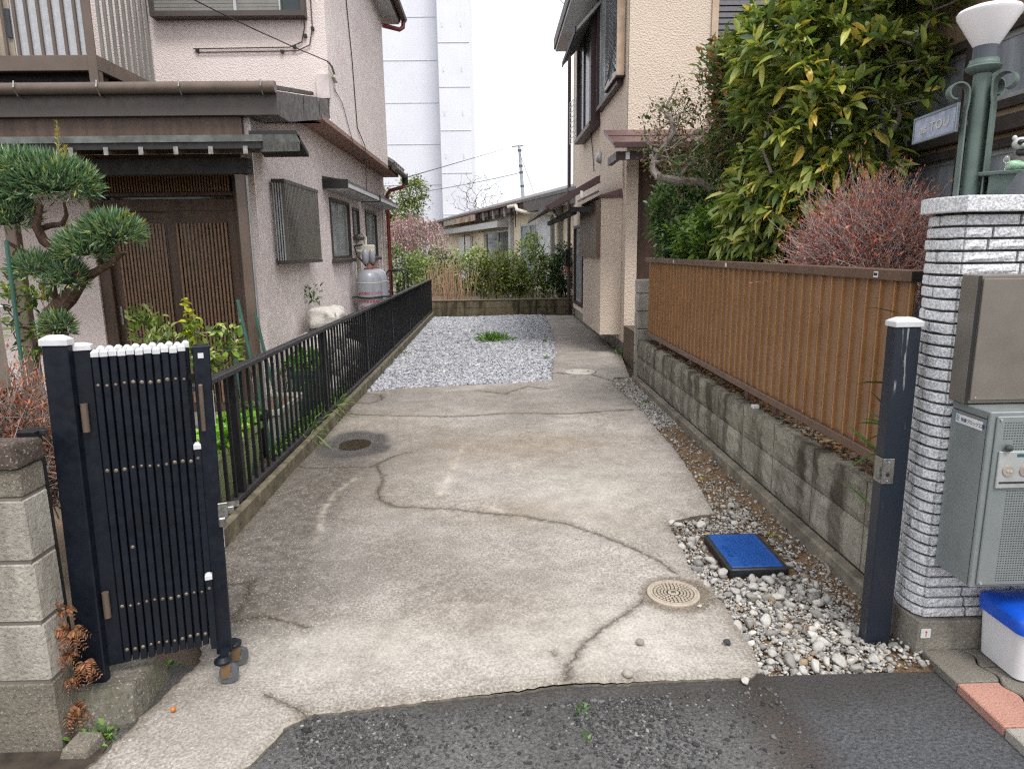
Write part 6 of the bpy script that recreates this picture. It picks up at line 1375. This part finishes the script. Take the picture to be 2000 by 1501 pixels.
pE = planter('crate', 'small dark crate of withered plants beside the gas bottles', -1.92, -1.66, 8.5, 8.95, .62, M_BLACK, .01); pE['category'] = 'crate'
twigs([(*(p := np.array([RNG.uniform(-1.9, -1.68), RNG.uniform(8.5, 8.9), .6])), *(p + np.array([RNG.normal()*.08, RNG.normal()*.08, RNG.uniform(.1, .3)])), .003, .002) for _ in range(24)], 'stem', M_TWIG, pE, 3)
# pile of filled white sacks
tsk = NT('white_sack'); M_SACK = tsk.done(tsk.mix(tsk.ramp(tsk.noise(4, 6, .6), .3, .7), lin(176, 170, 162), lin(218, 214, 208)), .9, 0, tsk.bump(tsk.noise(14, 5, .6), .9, .03, tsk.bump(tsk.noise(140, 2), .2, .004)))
def sack(c, r, rz, label):
    v = ICO3_V.copy(); v = np.sign(v)*np.abs(v)**.72; v *= np.array(r); nz_ = .10*np.sin(v[:, :1]*22 + v[:, 1:2]*17) + .07*np.sin(v[:, 1:2]*41 + v[:, 2:3]*30) + .05*np.sin(v[:, :1]*60); v *= 1 + nz_*1.3 + .06*np.abs(np.sin(v[:, :1]*35 + v[:, 1:2]*20))
    o = link('sack', np_mesh('sack', v, ICO3_F, M_SACK, smooth=True), None, c, (RNG.normal()*.12, RNG.normal()*.12, rz)); return tag(o, label, 'sack', 'white sacks piled against the pink wall')
_bm = bmesh.new(); bmesh.ops.create_icosphere(_bm, subdivisions=4, radius=1); ICO3_V = np.array([p.co[:] for p in _bm.verts]); ICO3_F = np.array([[q.index for q in p.verts] for p in _bm.faces]); _bm.free()
for i, (y, z, ry, rz_) in enumerate(((6.95, .14, .26, .13), (7.45, .14, .26, .13), (7.95, .14, .26, .13), (7.15, .38, .27, .13), (7.68, .38, .26, .13), (6.95, .60, .22, .12), (7.45, .62, .27, .13), (8.15, .36, .2, .11))):
    sack((-1.80, y, z), (.155, ry, rz_), RNG.normal()*.15, ['dusty white sack in the bottom row, nearest the entrance','dusty white sack in the middle of the bottom row','dusty white sack ending the bottom row toward the gas bottles','white sack lying across the two nearest bottom sacks','white sack lying across the two farther bottom sacks','short white sack on the third layer beside the entrance corner','plump white sack on the third layer under the crumpled one','small white sack leaning at the pile end by the crate'][i])
o = sack((-1.82, 7.15, .82), (.13, .22, .11), .2, 'crumpled white sack crowning the pile, seen above the railing'); o = sack((-1.80, 7.58, .82), (.12, .2, .09), -.2, 'small white sack slumped at the top end of the pile')
# dark green garden weed on the sack pile
def sprig(name, label, cat, p, r, n, L, W, cols, up=.7, mat=M_LEAF, group=None, droop=.1, zr=1.):
    t = thing(name, label, cat, tuple(p), group); p = np.array(p, float); d = rdir(n, up); P = p + d*np.array([r, r, r*zr])*RNG.uniform(.1, 1, (n, 1)); P[:, 2] = np.maximum(P[:, 2], p[2] + .004)
    k = max(3, n//8); e = p + rdir(k, up)*np.array([r, r, r*zr])*.9; twigs([(*p, *q, .0022, .001) for q in e], 'stem', M_TWIG if cols is None else M_STEMG, t, 3)
    leaves(P, d + rdir(n)*.6, L*np.exp(RNG.normal(size=n)*.3), np.full(n, W), pal(n, cols), 'leaves', mat, t, droop); return t
M_STEMG = plain('green_stem', lin(86, 108, 48), .6)
DGR = [lin(68, 94, 48), lin(92, 120, 60), lin(52, 74, 42)]; WEED = [lin(118, 166, 70), lin(92, 138, 58), lin(148, 186, 92), lin(72, 110, 50)]
sprig('weed', 'dark sprig growing out behind the top sack', 'weed', (-1.93, 7.3, 1.0), .13, 60, .05, .4, DGR, zr=1.6)

# ---- weeds along curb, cracks and gravel
wd = [(440, 1030, .10, 80, .028, .7, 'leafy weed clump at the near end of the curb', .5), (714, 745, .13, 260, .022, .5, 'bushy green weed at the curb beside the gravel edge', 1.3), (965, 664, .36, 700, .065, .3, 'low spreading green weed in the middle of the gravel bay', .28), (800, 625, .07, 40, .03, .3, 'tiny weed tuft at the far curb', .5), (935, 640, .06, 26, .03, .25, 'faint grass tuft on the far gravel', .3), (1066, 668, .08, 50, .03, .4, 'small weed where gravel meets the path', .5), (1066, 700, .07, 40, .03, .4, 'second small weed where gravel meets the path', .5), (1210, 690, .13, 110, .03, .4, 'weed tuft growing against the tan house foundation', .5), (900, 690, .05, 22, .03, .3, 'thin tuft in the near gravel', .3), (790, 690, .09, 60, .03, .3, 'yellowish tuft near the railing on the gravel', .4),
      (1265, 785, .05, 40, .02, .5, 'small weed in the rubble strip near the wall', .5), (1305, 800, .05, 30, .02, .5, 'tiny weed at the foot of the block wall', .5)]
for x, y, r, n, L, Wd, lb, zr in wd: p = gz(x, y, 0); sprig('weed', lb, 'weed', (p.x, p.y, .0 if y < 1000 or x > 600 else 0), r, n, L, Wd, WEED, .5, zr=zr)
p = gz(1136, 1398, -.025); n = 50
for (x, y, r, n, lb) in ((1136, 1345, .02, 24, 'tiny sprout at the concrete edge in the asphalt crack'), (1137, 1395, .035, 60, 'green weed growing from the crack in the asphalt'), (1140, 1452, .028, 30, 'small pale weed nearest the camera in the asphalt')): p = gz(x, y, -.025); sprig('weed', lb, 'weed', tuple(p), r, n, .016, .45, WEED, .4, zr=.8)
for (x, y, r, n, lb) in ((170, 1442, .05, 70, 'pale green weed beside the broken concrete chunk'), (205, 1435, .06, 120, 'low green weed mat along the gutter edge'), (75, 1450, .03, 30, 'two leafed weed at the foot of the block pillar'), (330, 1305, .03, 26, 'tiny weed in the gutter beside the footing')): p = gz(x, y, -.045); sprig('weed', lb, 'weed', tuple(p), r, n, .02, .5, WEED, .4, zr=.6)
# long grass hanging over the curb, clover between curb and planters
for i, (x, y, lb) in enumerate(((650, 800, 'long grass blades arching over the curb'), (600, 800, 'grass clump under the dark green planter'))):
    p = ax(x, y, -1.5); t = thing('grass_clump', lb, 'grass', (p.x, p.y, .1)); n = 60; P = np.array([p.x, p.y, .1]) + RNG.normal(size=(n, 3))*np.array([.03, .16, .01]); d = rdir(n, .5); d[:, 0] = np.abs(d[:, 0])*.9; leaves(P, d, RNG.uniform(.12, .28, n), np.full(n, .045), pal(n, [lin(110, 146, 60), lin(140, 164, 80), lin(80, 118, 46)]), 'blades', M_LEAF, t, .45)
n = 2200; x = RNG.uniform(-1.66, -1.55, n); y = RNG.uniform(4.75, 7.2, n); o = leaves(np.stack([x, y, RNG.uniform(.03, .12, n)], 1), rdir(n, .6), RNG.uniform(.02, .045, n), np.full(n, .6), pal(n, WEED), 'ground_cover', M_LEAF, None); tag(o, 'green ground cover between railing and planters', 'ground cover', kind='stuff')
n = 1500; x = RNG.uniform(-1.66, -1.55, n); y = RNG.uniform(7.2, 12, n); o = leaves(np.stack([x, y, RNG.uniform(.03, .25, n)], 1), rdir(n, .6), RNG.uniform(.03, .06, n), np.full(n, .45), pal(n, [lin(96, 84, 52), lin(78, 100, 48), lin(120, 84, 54)]), 'withered_cover', M_DRY, None); tag(o, 'withered plants along the inside of the railing', 'ground cover', kind='stuff')
# dried fern fronds hanging by the gate post
def frond(label, p, n, sc, hang):
    t = thing('dried_fern', label, 'fern', tuple(p), 'dried ferns beside the gate post'); Ps, Ds, Ls = [], [], []
    for i in range(n):
        d = np.array([RNG.normal()*.8 + .3, -abs(RNG.normal())*.5 - .2, RNG.normal()*.4 - hang]); d /= np.linalg.norm(d); q = bez(p, np.array(p) + d*sc, np.array([0, -.01, .03]), 9)
        for k in range(1, 10):
            for s_1 in (-1, 1):
                sd_ = np.cross(d, np.array([.2, -.9, .4]))*s_1; Ps.append(q[k]); Ds.append(sd_ + d*.5); Ls.append(.030*(1.1 - k/10)*sc/.1 + .004)
    m = len(Ps); leaves(np.array(Ps), np.array(Ds), np.array(Ls), np.full(m, .38), pal(m, [lin(160, 102, 76), lin(178, 124, 98), lin(124, 86, 60), lin(140, 108, 72)]), 'fronds', M_DRY, t, .2)
for x, y, n, sc, h, lb in ((140, 1230, 14, .075, .1, 'rusty orange dried fern clinging above the gate footing'), (128, 1275, 10, .06, .5, 'orange dried fern hanging lower beside the pillar'), (165, 1290, 12, .07, .9, 'brown dried fern drooping in front of the gate post'), (140, 1375, 16, .085, .9, 'large withered fern at the foot of the pillar'), (130, 1195, 7, .05, -.2, 'small dried fern tip between pillar and rail post'), (138, 1325, 9, .05, .3, 'pinkish dried fern halfway up the footing')):
    p = ay(x, y, 2.035); frond(lb, np.array(p), n, sc, h)
# berry and dead bits
p = gz(338, 1384, .012); b_ = MB(); ball(b_, tuple(p), .009, 10); tag(b_.build('fallen_berry', plain('orange_berry', lin(190, 110, 40), .35), None, smooth=2), 'single orange berry lying on the pale concrete', 'berry')
for x, y, z, lb in ((1500, 1043, .0, 'yellow fallen leaf beside the blue meter cover'), (1370, 936, .0, 'yellow fallen leaf at the driveway edge'), (1503, 1045, .01, 'curled pale leaf by the wall footing'), (1315, 1030, .0, 'small dry leaf at the notch of the concrete')):
    p = gz(x, y, z); o = leaves(np.array([p[:]]), rdir(1, 0, .1), np.array([.05]), np.array([.4]), np.array([lin(186, 180, 70)]), 'fallen_leaf', M_LEAF, None, 0); tag(o, lb, 'leaf')
o = MB().tube([gz(1612, 1130, .02), gz(1620, 1118, .035), gz(1616, 1105, .03), gz(1607, 1095, .02)], [.006, .008, .007, .004], 6).build('driftwood', M_BARKG, None, smooth=True); tag(o, 'short curved piece of dry wood lying on rubble', 'stick')

# ================================================================ TREES BEHIND THE BROWN FENCE
# broad evergreen: largest leaves one by one
BT = thing('evergreen_tree', 'broad evergreen with long drooping leaves, some yellowing, above the fence', 'tree', (2.5, 4.95, .44))
ELL = [((2.42, 5.1, 2.6), (.66, .6, .95)), ((2.95, 4.9, 3.1), (.6, .5, .45)), ((2.15, 5.1, 1.85), (.36, .4, .45)), ((2.05, 5.0, 2.8), (.36, .4, .5)), ((2.4, 4.9, 1.95), (.34, .35, .5)), ((2.0, 5.25, 1.75), (.26, .35, .42))]
T_ = np.concatenate([ellip(c, r, n, .5) for (c, r), n in zip(ELL, (260, 130, 90, 80, 70, 70))]); sg_, E, Dv = grow([(2.5, 4.95, .44), (2.48, 4.92, 1.3), (2.5, 4.9, 2.1), (2.46, 4.85, 2.7)], T_, .0032, .05, .1)
twigs(sg_, 'trunk', M_BARKG, BT, 6)
BIGC = [lin(132, 150, 78), lin(104, 128, 68), lin(166, 178, 94), lin(200, 200, 106), lin(224, 198, 92), lin(78, 100, 56)]; BW_ = [.29, .23, .22, .13, .05, .08]
k = 14; n = len(E)*k; P = np.repeat(E, k, 0) + RNG.normal(size=(n, 3))*.03; cen = np.array([2.5, 4.95, 2.2]); out_ = P - cen; out_ /= np.linalg.norm(out_, axis=1)[:, None]
D_ = out_*.75 + rdir(n)*.85 + np.array([0, 0, -.08]); D_ /= np.linalg.norm(D_, axis=1)[:, None]; L_ = RNG.uniform(.10, .165, n); cl = pal(n, BIGC, BW_, .12)
front = np.argsort(np.linalg.norm(P - np.array([0, 0, 1.5]), axis=1) - (out_ @ np.array([-.6, -.8, 0]))*.4)[:300]; rest = np.setdiff1d(np.arange(n), front)
def big_leaf(col, bend, fold):
    rows = [(0, .05), (.15, .6), (.35, .95), (.55, 1), (.75, .75), (.9, .35), (1, .02)]; v, f = [], []
    for t_, w in rows:
        z = -bend*t_*t_; v += [(t_, -w*.16, z + fold*w*.16), (t_, 0, z), (t_, w*.16, z + fold*w*.16)]
    for i in range(len(rows)-1):
        for q in (0, 1): a = i*3+q; f += [(a, a+3, a+4), (a, a+4, a+1)]
    v = np.array(v); c = np.tile(np.array(col), (len(v), 1)); c[v[:, 0] > .7] *= np.array([1.15, 1.0, .8]); return np_mesh('leaf', v, np.array(f), M_GLOSSY, col=np.clip(c, 0, 1), smooth=True)
BL = [big_leaf(c_, b_, f_) for c_ in BIGC[:5] for b_, f_ in ((.18, .35), (.35, .5))]
ci = RNG.choice(5, 300, p=np.array(BW_[:5])/sum(BW_[:5]))
for q, i in enumerate(front):
    x_ = Vector(D_[i]); u_ = Vector((RNG.normal()*.4, RNG.normal()*.4 - .2, 1)); s_v = u_.cross(x_).normalized(); u_ = x_.cross(s_v); m4 = Matrix((x_, s_v, u_)).transposed()
    link('leaf', BL[ci[q]*2 + q % 2], BT, P[i], m4.to_euler(), (float(L_[i]),)*3)
o = leaves(P[rest], D_[rest], L_[rest], np.full(len(rest), .32), cl[rest], 'crown', M_GLOSSY, BT, .2, .3); o['kind'] = 'stuff'
# photinia, camellia, bright low shrub, twisted bare shrub
shrub('photinia_shrub', 'shrub with dark leaves and reddish tips against the charcoal siding', 'shrub', (2.35, 6.3, .44), [((2.3, 6.2, 2.75), (.38, .35, .5), .4), ((2.0, 6.0, 2.95), (.2, .25, .24), .25), ((2.15, 5.95, 2.4), (.32, .3, .4), .25), ((2.4, 6.3, 1.9), (.4, .3, .5), .1)], 380, 16, .07, .42, [lin(116, 136, 84), lin(150, 120, 88), lin(84, 106, 66), lin(184, 126, 100), lin(140, 158, 106)], [.32, .18, .22, .10, .18], M_BARKG, mat=M_GLOSSY, jit=.045)
shrub('camellia_shrub', 'dark glossy camellia crowding the end of the block wall', 'shrub', (2.1, 7.3, .44), [((1.95, 7.25, 1.85), (.32, .35, .55), .6), ((1.96, 7.1, 1.5), (.28, .3, .3), .25), ((2.25, 6.85, 2.2), (.36, .3, .45), .4)], 360, 18, .055, .5, [lin(82, 112, 64), lin(62, 90, 52), lin(112, 144, 84)], None, M_BARKD, mat=M_GLOSSY, jit=.04)
shrub('bright_shrub', 'fresh bright green shrub spilling over the far end of the fence', 'shrub', (2.05, 6.0, .44), [((1.98, 5.9, 1.62), (.32, .42, .28), .5), ((1.88, 6.4, 1.55), (.2, .3, .24), .3), ((2.2, 5.4, 1.5), (.3, .3, .2), .2)], 210, 14, .065, .48, [lin(132, 168, 74), lin(86, 124, 48), lin(142, 172, 80), lin(64, 94, 40)], None, M_BARKD, mat=M_GLOSSY, jit=.04)
TB = thing('twisted_shrub', 'leafless shrub with twisting pale grey branches over the fence', 'shrub', (2.3, 6.0, .44)); YB = 6.0
for pts, rs in (([(1420,470),(1400,380),(1370,356),(1320,352),(1285,345),(1275,330),(1285,310),(1297,285),(1315,258),(1310,232),(1292,212),(1300,195)], [.04,.038,.036,.034,.03,.03,.028,.026,.024,.02,.012,.006]), ([(1285,345),(1272,322),(1280,310)], [.02,.02,.015]), ([(1290,300),(1265,285),(1258,262),(1262,245)], [.018,.014,.01,.006]), ([(1300,282),(1340,270),(1370,255),(1400,250)], [.016,.012,.01,.005]), ([(1320,352),(1345,320),(1380,310),(1400,290)], [.018,.015,.01,.006]), ([(1310,240),(1330,220),(1360,215)], [.012,.009,.005]), ([(1278,318),(1310,310),(1350,300)], [.014,.01,.006]), ([(1300,210),(1312,185),(1325,160)], [.010,.007,.004])):
    MB().tube([ay(x + RNG.normal()*2, y, YB + .05*math.sin(i*1.3)) for i, (x, y) in enumerate(pts)], rs, 8).build('branch', M_BARKG, TB, smooth=True)
c = np.array(ay(1345, 270, YB)[:]); T_ = ellip(c, (.42, .3, .46), 420, .25); sg_, E, Dv = grow([np.array(ay(1320, 352, YB)[:]), np.array(ay(1297, 285, YB)[:]), np.array(ay(1312, 240, YB)[:])], T_, .002, .008, .2); twigs(sg_, 'twig', M_TWIG, TB, 3); rosettes(E, Dv, 5, .035, .42, [lin(96, 110, 52), lin(128, 92, 58), lin(70, 88, 44)], None, 'sparse_leaves', M_LEAF, TB, None, .2, 1., .03)
# strap leaves poking past the fence end
t = thing('strap_leaves', 'long green strap leaves poking out between fence and granite pillar', 'plant', (1.62, 2.66, .44)); n = 26; P = np.array([1.63, 2.62, .5]) + RNG.normal(size=(n, 3))*np.array([.03, .04, .2]) + np.array([0, 0, .2]); leaves(P, rdir(n, .8), RNG.uniform(.12, .3, n), np.full(n, .07), pal(n, DGR + [lin(70, 110, 50)]), 'blades', M_LEAF, t, .15)

# ================================================================ FAR PLANTING
HG = [lin(150, 172, 92), lin(122, 150, 80), lin(182, 192, 112), lin(90, 116, 66)]
hd_ = [(905, 17.0, .36, 1.1, 'first hedge shrub, thin and open, beside the dry grasses', 120), (938, 17.2, .34, 1.25, 'open hedge shrub in front of the white door', 110), (968, 17.0, .44, 1.1, 'broad yellow green hedge shrub with several stems', 170), (1000, 17.1, .34, 1.1, 'slim hedge shrub before the dark glass door', 110), (1040, 17.0, .42, 1.5, 'tallest hedge shrub under the bungalow window', 210), (1012, 17.5, .3, .6, 'low shrub filling the hedge behind the others', 100), (1068, 17.2, .3, 1.0, 'small hedge shrub beside the white shutter', 100)]
for x, Y_, r, h, lb, nt_ in hd_:
    p = gz(x, 590, 0); k = Y_/p.y; bx0 = ay(x, 585, Y_).x; shrub('hedge_shrub', lb, 'shrub', (bx0, Y_, -.09), [((bx0, Y_, .42 + h*.52), (r*.95, r*.8, h*.44), .8), ((bx0 + r*.3, Y_, .4 + h*.2), (r*.7, r*.6, h*.25), .2)], nt_*1.0, 11, .07, .5, HG if nt_ != 170 else [lin(120, 132, 56), lin(96, 114, 50), lin(146, 148, 66)], None, M_BARK, 'hedge shrubs behind the far wall', jit=.06, r_max=.035)
bx0 = ay(1104, 560, 16.8).x; shrub('hedge_shrub', 'dense dark glossy hedge shrub beside the maroon downpipe', 'shrub', (bx0, 16.8, -.09), [((bx0-.02, 16.8, 1.0), (.36, .35, .62))], 230, 12, .06, .5, [lin(46, 76, 44), lin(32, 56, 34), lin(66, 98, 56)], None, M_BARKD, 'hedge shrubs behind the far wall', mat=M_GLOSSY, jit=.05)
bx0 = ay(820, 560, 18).x; shrub('hedge_shrub', 'rounded green shrub below the flowering plum', 'shrub', (bx0, 18, -.09), [((bx0, 18, .95), (.5, .4, .55))], 200, 10, .06, .5, HG, None, M_BARK, 'hedge shrubs behind the far wall', jit=.06)
bx0 = ay(775, 560, 17.5).x; shrub('hedge_shrub', 'dark shrub half hidden behind the red downpipe', 'shrub', (bx0, 17.5, -.09), [((bx0, 17.5, .9), (.42, .4, .75))], 180, 10, .06, .5, DGR + HG[:1], None, M_BARKD, 'hedge shrubs behind the far wall', jit=.06)
# dry reddish grasses
t = thing('dry_grass', 'reddish dry stems standing behind the railing end', 'grass', (-1.25, 16.8, -.09)); sg_ = []
for i in range(150):
    p = np.array([RNG.normal()*.30 - 1.15, 16.7 + RNG.normal()*.2, .0]); e = p + np.array([RNG.normal()*.14, RNG.normal()*.1, RNG.uniform(.5, 1.35)]); q = bez(p, e, RNG.normal(size=3)*.04, 2); sg_ += [(*q[k], *q[k+1], .006, .004) for k in range(2)]
twigs(sg_, 'blades', barkmat('straw', lin(170, 136, 112), lin(206, 172, 146), 20), t, 3)
# weeping plum in bloom
PLM = thing('weeping_plum', 'weeping plum tree in pink blossom beyond the pink house', 'tree', (-2.55, 20, -.09)); c = np.array([-2.5, 20, 2.05]); n = 120; d = rdir(n); d[:, 2] = np.abs(d[:, 2]); top = c + d*np.array([1.1, .8, .6])*RNG.uniform(.5, 1, (n, 1))
sg_, E, Dv = grow([(-2.55, 20, -.09), (-2.5, 20, .9), (-2.45, 20, 1.7), (-2.5, 20, 2.2)], top, .006, .09, .15); fl = []
for e in E:
    for k in range(3): q = bez(e, e + np.array([(e[0]-c[0])*.25 + RNG.normal()*.12, RNG.normal()*.12, -RNG.uniform(.3, 1.1)]), np.array([0, 0, .1]), 4); sg_ += [(*q[a], *q[a+1], .005, .003) for a in range(4)]; t_ = RNG.uniform(0, 1, 11)[:, None]; fl.append(q[0]*(1-t_)**2 + 2*t_*(1-t_)*((q[0]+q[4])/2 + np.array([0, 0, .05])) + t_**2*q[4])
twigs(sg_, 'trunk', M_BARKG, PLM, 4); P = np.concatenate(fl); leaves(P + RNG.normal(size=P.shape)*.015, rdir(len(P)), RNG.uniform(.03, .06, len(P)), np.full(len(P), .9), pal(len(P), [lin(236, 186, 200), lin(244, 212, 220), lin(214, 152, 172)]), 'blossom', M_LEAF, PLM, 0, fine=False)
# trees before the tower
def tree(label, base, ell, nt_, k, L, cols, w=None, name='garden_tree'): return shrub(name, label, 'tree', base, ell, nt_, k, L, .5, cols, w, M_BARKD, 'trees before the white tower', jit=.12, r_tip=.008, r_max=.12, spread=1.)
tree('olive green tree with orange tinged leaves beside the red downpipe', (-4.7, 28, -.09), [((-4.6, 28, 3.2), (.75, .7, .95)), ((-4.3, 28, 2.3), (.8, .6, .9))], 260, 14, .11, [lin(110, 118, 54), lin(146, 126, 60), lin(82, 98, 48)])
tree('lighter green tree with a loose round crown before the tower', (-3.6, 30, -.09), [((-3.45, 30, 4.0), (.62, .6, .6)), ((-3.6, 30, 3.2), (.6, .6, .7)), ((-3.6, 30, 2.2), (.8, .6, .8))], 260, 14, .11, [lin(118, 136, 58), lin(94, 116, 50), lin(150, 158, 74)])
tree('dark evergreen mass low behind the plum blossom', (-3.4, 24, -.09), [((-3.4, 24, 1.2), (1.2, .6, 1.1)), ((-2.2, 25, .9), (.9, .5, .8))], 300, 14, .10, DGR + HG[:2])
bt = thing('bare_tree', 'leafless winter tree behind the bungalow roof', 'tree', (-1.6, 42, -.09)); T_ = ellip((-.7, 42, 4.6), (1.7, .8, 1.7), 420, .1); sg_, E, Dv = grow([(-1.6, 42, -.09), (-1.4, 42, 2), (-1.2, 42, 3.3)], T_, .006, .10, .03, .02); twigs(sg_, 'trunk', M_BARKD if 0 else M_BARK, bt, 4)
# pale garden wall beyond the plum
o = part('garden_wall', plain('pale_wall', lin(190, 188, 184), .8), None, [(-6, -1.9, 26, 26.1, -.09, 1.0)]); tag(o, 'pale low garden wall beyond the plum tree', 'wall')
